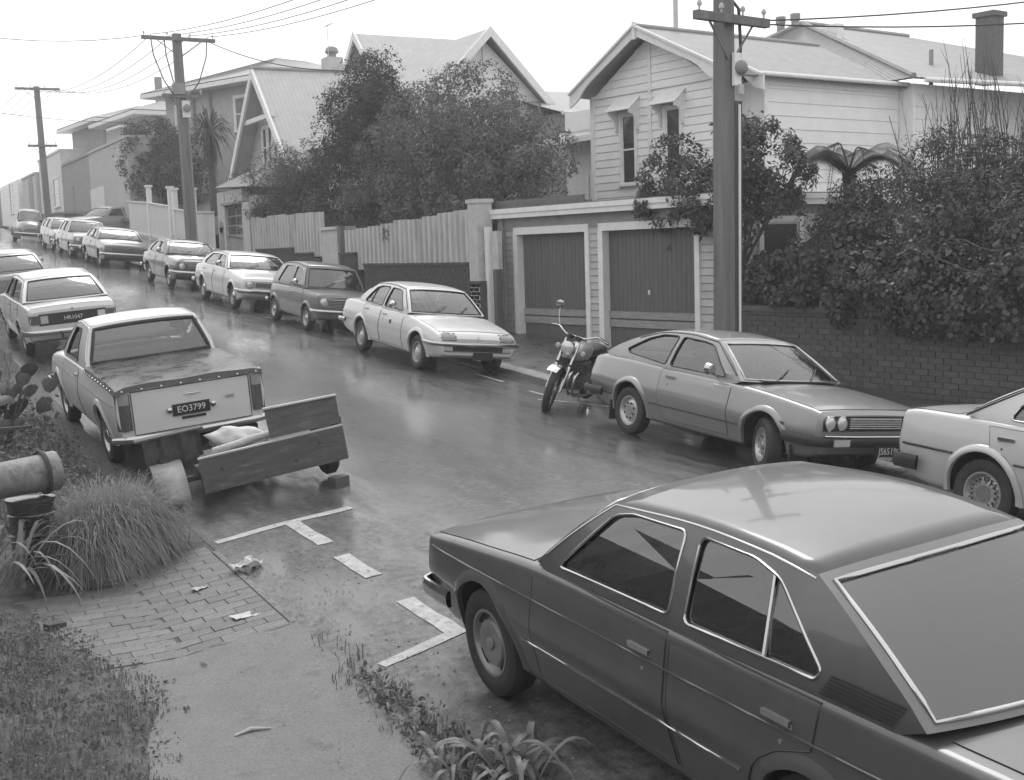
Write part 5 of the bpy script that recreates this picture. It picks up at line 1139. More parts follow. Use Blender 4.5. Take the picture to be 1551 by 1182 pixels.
    def plate(s, rear, x, z, body_, w=.36, h=.12, out=.012):
        p = s.onface(rear, x, z, out); sg = -1 if rear else 1; pl = MB().box(p + Vector((0, sg * .004, 0)), (w, .012, h)).build('number_plate', M['plate'], s.root)
        if body_: text('lettering', body_, .098, M['plateletter'], pl, p + Vector((0, sg * .012, 0)), (PI / 2, 0, 0 if rear else PI), .0015, .95)
        return pl
    def wheels(s, style='hub', steer=0.0, track=None):
        rw, tw = s.sp['rw'], s.sp.get('tw', .155); rr = s.sp.get('rim', rw * .62); W = s.sp['track'] / 2; n = 32 if s.lod == 0 else 20; h = tw / 2
        ty = MB().lathe([(-h * .8, rr * .98), (-h, rr * 1.1), (-h * 1.02, rw * .86), (-h * .86, rw * .97), (-h * .45, rw), (h * .45, rw), (h * .86, rw * .97), (h * 1.02, rw * .86), (h, rr * 1.1), (h * .8, rr * .98)], (1, 0, 0), (0, 0, 0), n, cap=False)
        for k in (-.3, 0, .3): ty.lathe([(h * k - .006, rw * 1.001), (h * k + .006, rw * 1.001)], (1, 0, 0), (0, 0, 0), n, 1, cap=False)
        tm = ty.mesh('wheel', [M['rubber'], M['trimblack']], 40)
        rb = MB().lathe([(h * .82, rr * 1.02), (h * .9, rr * 1.0), (h * .88, rr * .93), (h * .45, rr * .86), (h * .35, rr * .80), (h * .55, rr * .62), (h * .62, rr * .42), (h * .60, rr * .2), (h * .6, .001)], (1, 0, 0), (0, 0, 0), n, cap=False); rb.lathe([(-h * .5, rr * .99), (h * .3, rr * .8)], (1, 0, 0), (0, 0, 0), n, cap=False)
        rm = rb.mesh('rim', s.sp.get('rimmat', M['steel']), 40); hub = MB(); slots = []
        if style in ('hub', 'cap'): hub.lathe([(h * .62, rr * (.45 if style == 'hub' else .8)), (h * .8, rr * (.42 if style == 'hub' else .72)), (h * .98, rr * .22), (h * 1.0, .001)], (1, 0, 0), (0, 0, 0), n, cap=False)
        if style == 'bmw':
            hub.lathe([(h * .60, rr * .70), (h * .78, rr * .66), (h * .80, rr * .30), (h * .74, rr * .26), (h * .74, .001)], (1, 0, 0), (0, 0, 0), n, cap=False); hub.lathe([(h * .76, rr * .2), (h * .9, rr * .19), (h * .9, .001)], (1, 0, 0), (0, 0, 0), 16, 1, cap=False)
        if style == 'honda': hub.lathe([(h * .6, rr * .30), (h * .85, rr * .26), (h * .86, .001)], (1, 0, 0), (0, 0, 0), 14, 1, cap=False)
        if style == 'fin':
            hub.lathe([(h * .5, rr * .45), (h * .7, rr * .4), (h * .7, .001)], (1, 0, 0), (0, 0, 0), 16, 0, cap=False)
            for k in range(18): a = 2 * PI * k / 18; hub.bar((h * .5, math.cos(a) * rr * .48, math.sin(a) * rr * .48), (h * .62, math.cos(a) * rr * .78, math.sin(a) * rr * .78), .03, .02)
        ns = {'bmw': 4, 'honda': 8, 'hub': 8, 'cap': 0, 'fin': 18}[style]
        if s.lod < 2:
            for k in range(ns):
                a = 2 * PI * (k + .5) / ns; rad = rr * {'bmw': .83, 'honda': .52, 'hub': .74, 'fin': .65}[style]; sz = rr * {'bmw': .13, 'honda': .085, 'hub': .055, 'fin': .05}[style]; o = Vector((h * (.50 if style != 'honda' else .63), math.cos(a) * rad, math.sin(a) * rad)); ln = 2.0 if style == 'bmw' else 1.2
                tg = Vector((0, -math.sin(a), math.cos(a))); rd = Vector((0, math.cos(a), math.sin(a))); slot = MB(); slot.add([o + tg * sz * ln * math.cos(q) + rd * sz * math.sin(q) + Vector((.012, 0, 0)) for q in np.linspace(0, 2 * PI, 9)[:-1]], [tuple(range(8))]); slots.append(slot.mesh('rim_slot', M['well']))
        hm = hub.mesh('hubcap', [s.sp.get('hubmat', M['chrome']), M['steel']], 40) if hub.v else None
        for i, t in enumerate((s.fo, s.fo + s.wb)):
            for q in (-1, 1):
                w = link('wheel', tm, s.root, (q * W, s.Y(t), rw), (0, 0, (PI if q < 0 else 0) + (steer if i == 0 else 0)))
                link('rim', rm, w)
                if hm: link('hubcap', hm, w)
                for sm in slots: link('rim_slot', sm, w)
    def wipers(s, side=1):
        for a0, a1 in ((-.45, -.02), (.2, .62)):
            a0, a1 = (a0, a1) if side > 0 else (-a0, -a1); p0, pm = s.pt_w(a0, .02, .02), s.pt_w(a0 + (a1 - a0) * .62, .20, .028)
            mb = MB(); mb.tube([p0, pm], .006, 5); b0, b1 = s.pt_w(a0 + (a1 - a0) * .25, .10, .012), s.pt_w(a1, .30, .012); mb.tube([b0, pm, b1], .007, 5); mb.build('wiper', M['trimblack'], s.root)
    def mirror(s, q, t, m=None):
        z = s.f[4](t) + .06; y = s.gy(t, z); mb = MB(); mb.lathe([(-.035, .01), (-.03, .05), (.01, .065), (.035, .068), (.037, .06)], (0, -1, .0), (q * (y + .13), s.Y(t), z + .055), 12); mb.tube([(q * (y - .02), s.Y(t), z - .05), (q * (y + .08), s.Y(t), z), (q * (y + .12), s.Y(t), z + .03)], .012, 6); mb.build('wing_mirror', m or M['chrome'], s.root, 50)
def placecar(name, label, cat, x, y, heading, wt, group=None, roll=None, pitch=None, dz=0.0):
    """stand the car on the road: heading 0 is up the street"""
    c, s_ = math.cos(heading), math.sin(heading); f = Vector((-s_, c)); r = Vector((c, s_)); wb, tr = wt
    gz = lambda a, b: G(x + f.x * a + r.x * b, y + f.y * a + r.y * b)
    zf = (gz(wb / 2, tr / 2) + gz(wb / 2, -tr / 2)) / 2; zr = (gz(-wb / 2, tr / 2) + gz(-wb / 2, -tr / 2)) / 2; zl = (gz(wb / 2, -tr / 2) + gz(-wb / 2, -tr / 2)) / 2; zR = (gz(wb / 2, tr / 2) + gz(-wb / 2, tr / 2)) / 2
    p = math.atan2(zf - zr, wb) if pitch is None else pitch; ro = math.atan2(zl - zR, tr) if roll is None else roll
    t = thing(name, label, cat, (x, y, (zf + zr) / 2 + dz), 0, group); fw = Vector((f.x * math.cos(p), f.y * math.cos(p), math.sin(p))); rt = Vector((r.x, r.y, 0)); rt = (rt * math.cos(ro) - Vector((0, 0, math.sin(ro)))).normalized(); up = rt.cross(fw).normalized(); rt = fw.cross(up).normalized()
    t.rotation_euler = Matrix((rt, fw, up)).transposed().to_euler(); return t
def sedan_tab(L, W, zh, zc, zb, zt, front=.10, zs=.23, tail=.08, trunk=None, bulge=.04, tumble=.055):
    """bonnet edge height zh, cowl zc, belt zb, boot zt"""
    w = W / 2; trunk = trunk or zt
    return [(0, .40, w - .13, .52, w - .09, zh - .07, w - .12, zh - .05), (.05, .35, w - .1, .52, w - .045, zh - .02, w - .085, zh + .005), (.22, .28, w - .09, .54, w - .015, zh + .01, w - tumble - .01, zh + .045),
            (.8, .24, w - .09, .55, w, (zh + zc) / 2 + .01, w - tumble, (zh + zc) / 2 + .06), (1.3, zs, w - .085, .56, w, zc, w - tumble, zc + .045), (L * .55, zs, w - .085, .56, w, zb, w - tumble, zb + .03),
            (L * .78, zs + .02, w - .09, .58, w - .008, zb + .012, w - tumble - .015, zt + .03), (L - .25, .29, w - .1, .6, w - .03, trunk - .015, w - tumble - .035, trunk + .02), (L - .05, .36, w - .11, .6, w - .06, trunk - .04, w - .1, trunk - .01), (L, .42, w - .15, .6, w - .1, trunk - .1, w - .14, trunk - .08)]
gr = 'cars parked along the right kerb'; gl2 = 'vehicles parked along the left side'
# ---------------- dark saloon in the foreground
P_bmw = paint('dark_grey_car_paint', .10, .3, .38, coat=.65, var=.1, dirt=(2.2, .11, .6))
sp = dict(paint=P_bmw, archr=.333, fo=.80, wb=2.68, rw=.315, tw=.175, track=1.43, rimmat=mat('silver_wheel', .26, .4, metal=.4), hubmat=mat('silver_cover', .24, .4, metal=.3), arch=.365, lip=.014, rad=(.06, .03, .045), tab=[
    (0, .42, .69, .58, .755, .735, .735, .755), (.04, .36, .73, .58, .795, .785, .77, .805), (.22, .28, .74, .58, .825, .815, .785, .85), (.8, .24, .745, .585, .84, .875, .79, .915), (1.45, .22, .75, .59, .845, .925, .79, .965),
    (2.6, .22, .75, .60, .845, .94, .79, .97), (3.6, .24, .75, .61, .842, .95, .775, .985), (4.25, .30, .74, .62, .81, .94, .745, .975), (4.52, .36, .72, .62, .775, .915, .71, .95), (4.62, .45, .68, .62, .73, .86, .66, .88)],
    gh=dict(wsB=(1.39, .95), wsT=(1.90, 1.345), pts=[(2.6, 1.385), (3.0, 1.37)], rwT=(3.28, 1.335), rwB=(3.98, .99), hw=.585, hwr=.575, crown=.034, bowA=.012, bowC=.02, trim='chrome', trim_r=.008, gutter='chrome', gut_r=.006, scr='chrome', scr_r=.011, wr=.04, rail_end=1, rb=(.07, .05, .07), bD=.12, headrest=False, tubr=.3,
            wins=[[(1.60, .975), (1.93, 1.29), (2.06, 1.32), (2.49, 1.335), (2.53, .99)], [(2.64, .99), (2.60, 1.337), (2.95, 1.327), (3.12, 1.285), (3.46, 1.04), (3.44, 1.0)]], bars=[((3.08, 1.29), (3.15, 1.0))]), tubr=.35)
HB_ = 0.0
t = placecar('parked_car', 'dark grey saloon filling the lower right corner with chrome window trim', 'car', 3.92, 4.70, HB_, (2.636, 1.43), gl2)
c = Car(t, sp); c.body(); c.cabin()
cr = lambda tt: .765 + .0 * tt
for q in (-1, 1):
    Ra = .40
    c.sidepanel('front_door', lambda z: 1.38 - .05 * max(0, .6 - z), lambda z: 2.56 + .03 * (.6 - z), .30, .925, q, (2.37, .80, 'flap'))
    c.sidepanel('rear_door', lambda z: 2.59 + .03 * (.6 - z), lambda z: 3.50 - .10 * max(0, .93 - z) if z > .724 else 3.48 - math.sqrt(max(.0, Ra ** 2 - max(0, z - .325) ** 2)) + .0, .30, .935, q, (3.29, .81, 'flap'))
c.sideline('crease', .12, 4.45, lambda tt: .735 + .01 * tt, c.pm, .006)
c.sideline('side_moulding', 1.26, 4.4, lambda tt: .50, M['chrome'], .007)
c.sideline('waist_moulding', 1.55, 3.52, lambda tt: c.f[4](tt) + .010, M['chrome'], .008, skip=False)
c.toppanel('bonnet', lambda sx: .06 + .05 * sx * sx, lambda sx: 1.26 - .10 * (1 - sx * sx) + .04, lambda tt: c.f[5](tt) - .05)
c.toppanel('boot_lid', lambda sx: 4.02 + .12 * (1 - sx * sx), lambda sx: 4.5 + .03 * (1 - sx * sx), lambda tt: c.f[5](tt) - .09)
c.bumper(False, .43, .53, .42, .07); c.bumper(True, .46, .56, .5, .07); c.wheels('bmw'); c.wipers(-1)
c.grille(-.35, .35, .62, .72, 5)
for x in (-.6, -.44, .44, .6): c.roundlamp(x, .665, .075 if abs(x) < .5 else .085)
for q in (-1, 1):
    mb = MB(); fr = MB(); A_ = [(3.47, .985), (3.66, 1.045), (4.02, 1.0), (3.83, .965)]
    for k in range(6):
        b0, b1 = (k + .12) / 6, (k + .72) / 6
        pt = lambda a, b: (lambda tt, z: (q * (max(c.gy(tt, z), c.side_y(tt, z) if z < c.f[4](tt) else 0) + .006), c.Y(tt), z))(A_[0][0] + (A_[3][0] - A_[0][0]) * a + .05 * b, c.f[4](A_[0][0] + (A_[3][0] - A_[0][0]) * a) + .010 + .085 * b)
        rows = [[pt(a, b0) for a in np.linspace(0, 1, 7)], [pt(a, b1) for a in np.linspace(0, 1, 7)]]; mb.grid(rows)
    mb.build('vent_louvre', M['trimblack'], t)
sb = MB().tube([(-.55, c.Y(2.95), 1.05), (-.6, c.Y(2.78), .95), (-.62, c.Y(2.7), .93)], .012, 5); sb.tube([(-.5, c.Y(3.0), 1.02), (-.52, c.Y(2.78), .99)], .02, 6); sb.build('seat_belt', M['fascia'], t)
# ---------------- three door hatchback
P_h = paint('silver_grey_car_paint', .25, .35, .34, coat=.7)
sp = dict(paint=P_h, fo=.78, wb=2.38, rw=.287, tw=.16, track=1.39, rimmat=mat('wheel_silver', .5, .35, metal=.6), arch=.345, lip=.026, rad=(.05, .05, .05), tab=[
    (0, .38, .66, .52, .735, .70, .715, .72), (.04, .32, .69, .52, .775, .74, .74, .765), (.28, .25, .70, .52, .80, .775, .745, .815), (1.2, .22, .71, .54, .81, .845, .745, .895), (2.4, .22, .71, .56, .81, .875, .745, .90), (3.35, .24, .71, .58, .80, .895, .73, .93), (3.85, .30, .70, .6, .775, .895, .70, .925), (4.06, .36, .68, .6, .745, .86, .67, .88), (4.125, .42, .65, .6, .70, .80, .64, .82)],
    gh=dict(wsB=(1.24, .89), wsT=(1.86, 1.265), pts=[(2.35, 1.305), (2.75, 1.29)], rwT=(2.98, 1.26), rwB=(3.84, .93), hw=.55, hwr=.53, crown=.04, trim='trimblack', gutter='trimblack', scr='chrome', bowC=.03,
            wins=[[(1.50, .905), (1.90, 1.215), (2.05, 1.235), (2.46, 1.25), (2.50, .91)], [(2.58, .915), (2.54, 1.25), (2.86, 1.238), (3.1, 1.17), (3.40, 1.015), (3.36, .975)]]))
t = placecar('parked_car', 'grey three door hatchback parked by the brick wall beside the motorcycle', 'car', 8.98, 10.93, PI + .015, (2.38, 1.39), gr, dz=.0)
c = Car(t, sp); c.body(); c.cabin()
for q in (-1, 1): c.sidepanel('door', lambda z: 1.36, lambda z: 2.60 if z > .5 else 2.60 - (.5 - z) * .5, .29, .865, q, (2.40, .785, 'flap'))
c.sideline('rubbing_strip', .62, 3.95, .44, M['trimblack'], .009); c.toppanel('bonnet', lambda sx: .05 + .03 * sx * sx, lambda sx: 1.06 + .05 * sx * sx, lambda tt: c.f[5](tt) - .04)
MB().b2((-.52, c.Y(1.18), .905), (.52, c.Y(1.10), .915)).build('cowl_vent', M['trimblack'], t)
c.facebox('lamp_panel', False, -.69, .71, .555, .705, M['trimblack'], .02, None, .004); c.grille(-.36, .36, .575, .69, 6, None, M['steel'])
for x in (-.62, -.46, .46, .62): c.roundlamp(x, .632, .070)
c.bumper(False, .40, .50, .45, .07, M['trimblack']); MB().tube([tuple(c.onface(False, x, .51, .075 - .07 * abs(x / .78) ** 3)) for x in np.linspace(-.7, .7, 15)], .010, 6).build('bumper_strip', M['chrome'], t)
for q in (-1, 1): MB().box(c.onface(False, q * .52, .45, .088), (.2, .02, .07)).build('indicator', M['lamp'], t); MB().box((q * (c.side_y(.52, .56) + .004), c.Y(.52), .565), (.012, .11, .03)).build('side_marker', M['tail'], t)
c.bumper(True, .40, .5, .45, .07, M['trimblack']); c.plate(False, -.10, .365, 'JS6519', .34, .11, .11); c.wheels('honda', -.42); c.wipers(-1); c.mirror(1, 1.62)
for tt in (c.fo - .40, c.fo + c.wb + .40): MB().b2((.50, c.Y(tt) - .01, .12), (.76, c.Y(tt) + .01, .36)).build('mud_flap', M['rubber'], t)
# ---------------- white saloon (droop nose)
M['cwhite'] = paint('white_car_paint', .56, 0, .3, coat=.6)
sp = dict(paint=M['cwhite'], fo=.74, wb=2.39, rw=.278, tw=.155, track=1.31, arch=.335, lip=.016, rimmat=mat('wheel_grey', .32, .4, metal=.4), hubmat=mat('bright_hub', .6, .3, metal=.5), tab=[
    (0, .33, .60, .48, .68, .575, .65, .59), (.05, .29, .65, .48, .735, .625, .69, .645), (.25, .25, .68, .5, .765, .695, .71, .725), (.7, .23, .69, .51, .78, .77, .715, .82), (1.2, .22, .69, .52, .785, .835, .72, .88), (2.2, .22, .69, .54, .785, .86, .72, .89), (3.3, .24, .69, .56, .775, .885, .70, .92), (3.9, .3, .68, .58, .75, .88, .68, .915), (4.12, .36, .66, .58, .72, .85, .65, .875), (4.17, .42, .63, .58, .68, .79, .62, .80)],
    gh=dict(wsB=(1.20, .875), wsT=(1.70, 1.245), pts=[(2.2, 1.285), (2.65, 1.275)], rwT=(2.92, 1.24), rwB=(3.42, .915), hw=.545, hwr=.53, crown=.04, trim='trimblack', gutter='trimblack', scr='trimblack', bowC=.02,
            wins=[[(1.44, .885), (1.77, 1.19), (1.9, 1.21), (2.18, 1.22), (2.23, .89)], [(2.31, .89), (2.27, 1.222), (2.64, 1.215), (2.85, 1.17), (3.12, .915)]], bars=[((2.80, 1.18), (2.86, .90))]))
t = placecar('parked_car', 'white saloon with sloping nose and oblong headlamps in front of the brick plinth', 'car', 8.86, 19.25, PI, (2.39, 1.31), gr)
c = Car(t, sp); c.body(); c.cabin()
for q in (-1, 1):
    c.sidepanel('front_door', lambda z: 1.33, lambda z: 2.27 + .03 * (.6 - z), .29, .845, q, (2.1, .77, 'bar')); c.sidepanel('rear_door', lambda z: 2.30 + .03 * (.6 - z), lambda z: 3.05 - .05 * max(0, .85 - z) if z > .62 else 3.13 - math.sqrt(max(0, .385 ** 2 - max(0, z - .288) ** 2)), .29, .86, q, (2.92, .79, 'bar'))
for q in (-1, 1):
    h = c.facebox('headlight', False, q * .39, q * .66, .55, .67, M['trimblack'], .02, None, .003); c.facebox('lens', False, q * .41, q * .645, .563, .658, M['lampdim'], .01, h, .010)
c.bumper(False, .47, .53, .4, .06); c.facebox('grille', False, -.45, .45, .395, .465, M['trimblack'], .02); MB().tube([tuple(c.onface(False, x, .385, .01)) for x in np.linspace(-.6, .6, 13)], .009, 5).build('valance_strip', M['chrome'], t)
for q in (-1, 1): c.facebox('indicator', False, q * .47, q * .6, .40, .455, M['lamp'], .02)
c.plate(False, -.1, .315, None); c.bumper(True, .47, .54, .4, .06); c.wheels('hub'); c.wipers(-1); c.mirror(1, 1.58)
MB().lathe([(0, .028), (.004, .028)], (0, .8, .6), tuple(c.onface(False, 0, .60, .004)), 12).build('nose_badge', M['steel'], t); MB().lathe([(0, .045), (.003, .045)], (1, 0, 0), (c.side_y(1.8, .66) + .005, c.Y(1.8), .66), 8).build('door_crest', M['tail'], t)
c.toppanel('bonnet', lambda sx: .16, lambda sx: 1.02 + .06 * sx * sx, lambda tt: c.f[5](tt) - .05)
# ---------------- small boxy car
P_m = paint('mid_grey_car_paint', .13, 0, .32, coat=.6)
sp = dict(paint=P_m, fo=.60, wb=2.036, rw=.25, tw=.145, track=1.21, arch=.29, lip=.026, lod=1, rimmat=mat('wheel_pale', .4, .4, metal=.4), rad=(.05, .16, .05), tab=[
    (0, .33, .56, .5, .61, .72, .60, .735), (.05, .28, .61, .5, .665, .765, .645, .785), (.4, .24, .63, .51, .695, .80, .66, .83), (.8, .22, .63, .52, .70, .83, .66, .86), (2.5, .23, .63, .52, .70, .81, .655, .83), (3.0, .28, .61, .52, .67, .78, .63, .80), (3.165, .36, .57, .52, .61, .72, .58, .73)],
    gh=dict(wsB=(.80, .855), wsT=(1.08, 1.27), pts=[(1.7, 1.33), (2.3, 1.31)], rwT=(2.72, 1.25), rwB=(3.02, .81), hw=.53, hwr=.50, crown=.035, trim='chrome', trim_r=.007, gutter='trimblack', scr='trimblack', seat=1.7, wr=.06,
            wins=[[(1.0, .87), (1.2, 1.22), (1.62, 1.25), (1.65, .86)], [(1.72, .86), (1.69, 1.25), (2.32, 1.235), (2.6, .88), (2.55, .86)]]))
t = placecar('parked_car', 'small boxy grey car with round headlamps behind the white saloon', 'car', 9.0, 24.9, PI, (2.036, 1.21), gr)
c = Car(t, sp); c.body(); c.cabin()
for q in (-1, 1): c.sidepanel('door', lambda z: .84, lambda z: 1.70, .29, .80, q, (1.58, .72, 'bar'))
c.facebox('lamp_panel', False, -.60, .60, .525, .72, M['steel'], .02, None, .002); c.grille(-.42, .42, .54, .70, 5, None, M['chrome'])
for x in (-.52, .52): c.roundlamp(x, .62, .085)
c.bumper(False, .41, .475, .25, .06); c.plate(False, -.05, .34, None, .34, .1); c.wheels('hub'); c.wipers(-1); c.mirror(1, 1.08)
c.bumper(True, .41, .475, .25, .06)
# ---------------- general saloons up the street
def saloon(label, x, y, hd, L, W, wb, fo, pm, H=1.36, cowl=.90, zh=.80, belt=.90, boot=.90, style='hub', lod=1, lamps='round2', group=gr, rake=.0, plate_=None, rw=.29, grb=4, fast=0.0):
    w = W / 2; ws = fo + .48 + rake; rt = fo + wb - .10 + fast
    sp = dict(paint=pm, fo=fo, wb=wb, rw=rw, tw=.155, track=W - .30, arch=rw + .05, lip=.016, lod=lod, rimmat=mat('wheel_' + str(len(bpy.data.materials)), .3, .4, metal=.4), tab=sedan_tab(L, W, zh, cowl, belt, boot),
              gh=dict(wsB=(ws, cowl + .03), wsT=(ws + .50, H - .075), pts=[(ws + 1.0, H - .035), (ws + 1.35, H - .045)], rwT=(rt - .02, H - .08), rwB=(rt + .52, boot + .03), hw=w - .235, hwr=w - .25, crown=.04, trim='trimblack', trim_r=.007, gutter='trimblack', scr='trimblack', bowC=.02,
                      wins=[[(ws + .26, cowl + .04), (ws + .57, H - .125), (ws + 1.0, H - .10), (ws + 1.04, belt + .03)], [(ws + 1.12, belt + .03), (ws + 1.09, H - .10), (rt - .16, H - .125), (rt + .12, belt + .09), (rt + .1, belt + .035)]]))
    t = placecar('parked_car', label, 'car', x, y, hd, (wb, W - .3), group); c = Car(t, sp); c.body(); c.cabin()
    for q in (-1, 1):
        c.sidepanel('front_door', lambda z: ws + .14, lambda z: ws + 1.07, .3, cowl - .03, q, (ws + .95, belt - .10, 'bar'))
        c.sidepanel('rear_door', lambda z: ws + 1.1, lambda z: fo + wb - .02 if z > .68 else fo + wb - math.sqrt(max(0, (rw + .1) ** 2 - max(0, z - rw) ** 2)), .3, belt - .03, q, (fo + wb - .14, belt - .10, 'bar'))
    if lamps == 'round2':
        c.grille(-w + .36, w - .36, zh - .21, zh - .08, grb, None, M['chrome'])
        for q in (-1, 1): c.roundlamp(q * (w - .24), zh - .15, .085)
    elif lamps == 'rect':
        c.grille(-w + .34, w - .34, zh - .22, zh - .07, grb)
        for q in (-1, 1): h = c.facebox('headlight', False, q * (w - .33), q * (w - .12), zh - .22, zh - .07, M['trimblack'], .02, None, .003); c.facebox('lens', False, q * (w - .32), q * (w - .13), zh - .21, zh - .08, M['lampdim'], .01, h, .008)
    elif lamps == 'rear': pass
    c.bumper(False, .44, .53, .4, .06); c.bumper(True, .44, .53, .4, .06); c.wheels(style)
    if lod < 2: c.wipers(-1); c.mirror(1, ws + .33)
    if plate_ is not None: c.plate(False, 0, .38, plate_ or None)
    return t, c
P_g1 = paint('light_grey_car_paint', .38, 0, .3); P_g2 = paint('charcoal_car_paint', .07, 0, .3); P_g3 = paint('grey_car_paint', .11, 0, .3); P_g4 = paint('pale_grey_car_paint', .2, 0, .3)
saloon('white saloon with wide chrome grille between the dark saloon and the small boxy car', 8.93, 29.75, PI, 4.26, 1.70, 2.58, .80, M['cwhite'], 1.32, .90, .78, .91, .90, 'cap', 1, 'round2', gr, .05, '')
saloon('dark compact saloon with oval headlamps in front of the near end of the white fence', 8.95, 36.05, PI, 4.1, 1.64, 2.44, .76, P_g2, 1.35, .90, .80, .90, .88, 'hub', 1, 'round2', gr, .0)
saloon('grey saloon with oblong headlamps below the white panelled fence', 8.85, 45.35, PI, 4.34, 1.70, 2.58, .80, P_g3, 1.36, .92, .80, .92, .92, 'hub', 1, 'rect', gr, .06)
saloon('old rounded saloon with small round headlamps behind the grey oblong lamped saloon', 8.7, 50.6, PI, 4.3, 1.62, 2.5, .78, P_g4, 1.46, .96, .86, .96, .92, 'hub', 2, 'round2', gr)
saloon('pale hatchback tucked in behind the old rounded saloon', 8.75, 55.3, PI, 4.0, 1.6, 2.4, .72, P_g4, 1.4, .92, .80, .92, .98, 'hub', 2, 'rect', gr, 0, None, .28, 4, .25)
saloon('dark car beyond the beetle at the far left edge', 7.6, 78, PI, 4.2, 1.65, 2.5, .78, P_g2, 1.38, .92, .82, .92, .9, 'hub', 2, 'rect', gr)
t, c = saloon('car parked on the driveway beside the far end of the white fence', 11.1, 57.5, PI * .62, 4.2, 1.65, 2.5, .78, P_g1, 1.36, .92, .82, .92, .9, 'hub', 2, 'round2', 'cars off the street'); t.location.z += .55
# left side: white saloon seen from behind and the car in front of it
t, c = saloon('white saloon with wide oblong tail lamps parked ahead of the ute', 3.60, 24.2, -.01, 4.27, 1.62, 2.5, .78, M['cwhite'], 1.38, .92, .82, .93, .93, 'hub', 1, 'rear', gl2)
pn = c.facebox('tail_panel', True, -.72, .72, .60, .80, M['trimblack'], .02, None, .003)
for q in (-1, 1): l = c.facebox('tail_light', True, q * .40, q * .71, .625, .78, M['tail'], .02, None, .009); c.facebox('reversing_lens', True, q * .41, q * .53, .64, .765, M['lamp'], .01, l, .014)
c.plate(True, 0, .70, 'HR1047'); MB().tube([(-.22, c.Y(c.L) - .06, .42), (-.22, c.Y(c.L) - .13, .40), (-.22, c.Y(c.L) - .14, .46)], .02, 6).build('tow_bar', M['trimblack'], t)
MB().lathe([(0, .02), (.02, .018)], (0, -1, 0), tuple(c.onface(True, 0, .85, 0)), 10).build('boot_lock', M['chrome'], t); c.toppanel('boot_lid', lambda sx: c.fo + c.wb + .56, lambda sx: c.L - .06, lambda tt: c.f[5](tt) - .06)
saloon('pale car ahead of the white saloon at the left edge', 3.6, 31.0, -.02, 4.2, 1.62, 2.5, .78, P_g4, 1.38, .92, .82, .93, .93, 'hub', 1, 'rear', gl2)
# light saloon at the right edge
P_p = paint('pale_car_paint', .47, .1, .32)
sp = dict(paint=P_p, fo=.78, wb=2.6, rw=.305, tw=.165, track=1.36, arch=.36, lip=.024, rimmat=mat('wheel_finned', .45, .35, metal=.6), tab=sedan_tab(4.35, 1.66, .82, .93, .93, .95, tail=.1),
          gh=dict(wsB=(1.3, .96), wsT=(1.85, 1.31), pts=[(2.4, 1.355), (2.8, 1.345)], rwT=(3.0, 1.32), rwB=(3.62, .975), hw=.59, hwr=.575, crown=.04, trim='chrome', trim_r=.009, gutter='trimblack', scr='chrome', scr_r=.014, rail_end=7, bowC=.0,
                  wins=[[(1.58, .965), (1.95, 1.25), (2.36, 1.275), (2.4, .965)], [(2.48, .965), (2.45, 1.275), (2.85, 1.262), (3.12, 1.1), (3.18, .975)]]))
t = placecar('parked_car', 'pale saloon cut off by the right edge with finned wheels and a dark waist strip', 'car', 9.25, 5.86, PI + .03, (2.6, 1.36), gr)
c = Car(t, sp); c.body(); c.cabin()
for q in (-1, 1): c.sidepanel('front_door', lambda z: 1.44, lambda z: 2.42, .3, .90, q, (2.3, .82, 'flap')); c.sidepanel('rear_door', lambda z: 2.45, lambda z: 3.36 - .22 * max(0, .93 - z) if z > .7 else 3.38 - math.sqrt(max(0, .42 ** 2 - max(0, z - .315) ** 2)), .3, .90, q, (3.16, .81, 'flap'))
c.sideline('waist_strip', .5, 4.26, .615, M['trimblack'], .011); c.bumper(True, .40, .53, .32, .07, M['trimblack']); c.bumper(False, .42, .52, .4, .06); c.wheels('fin')
c.toppanel('boot_lid', lambda sx: 3.74, lambda sx: 4.28, lambda tt: c.f[5](tt) - .05)
# ---------------- beetle at the top of the street
P_b = paint('beetle_paint', .12, 0, .3)
sp = dict(paint=P_b, fo=.82, wb=2.40, rw=.32, tw=.15, track=1.30, arch=.34, lip=0, lod=2, rad=(.1, .2, .2), tab=[(0, .42, .30, .5, .34, .62, .28, .66), (.15, .34, .40, .5, .46, .74, .36, .84), (.5, .28, .50, .5, .56, .86, .46, 1.0), (1.1, .26, .56, .5, .63, .93, .56, 1.06), (2.4, .26, .58, .5, .65, .95, .58, 1.02), (3.1, .28, .56, .5, .62, .92, .52, 1.05), (3.7, .34, .46, .5, .52, .8, .4, .88), (4.03, .42, .28, .5, .32, .6, .24, .62)],
          gh=dict(wsB=(1.32, 1.03), wsT=(1.58, 1.42), pts=[(2.1, 1.50), (2.5, 1.47)], rwT=(2.85, 1.38), rwB=(3.35, 1.0), hw=.47, hwr=.44, crown=.05, bowC=.06, wins=[[(1.5, 1.05), (1.68, 1.36), (2.2, 1.40), (2.25, 1.02)], [(2.33, 1.02), (2.3, 1.4), (2.75, 1.34), (2.98, 1.08)]]))
t = placecar('beetle_car', 'rounded little dark beetle shaped car facing down the street near the top', 'car', 8.5, 63.9, PI - .1, (2.4, 1.3), gr)
c = Car(t, sp); c.body(); c.cabin()
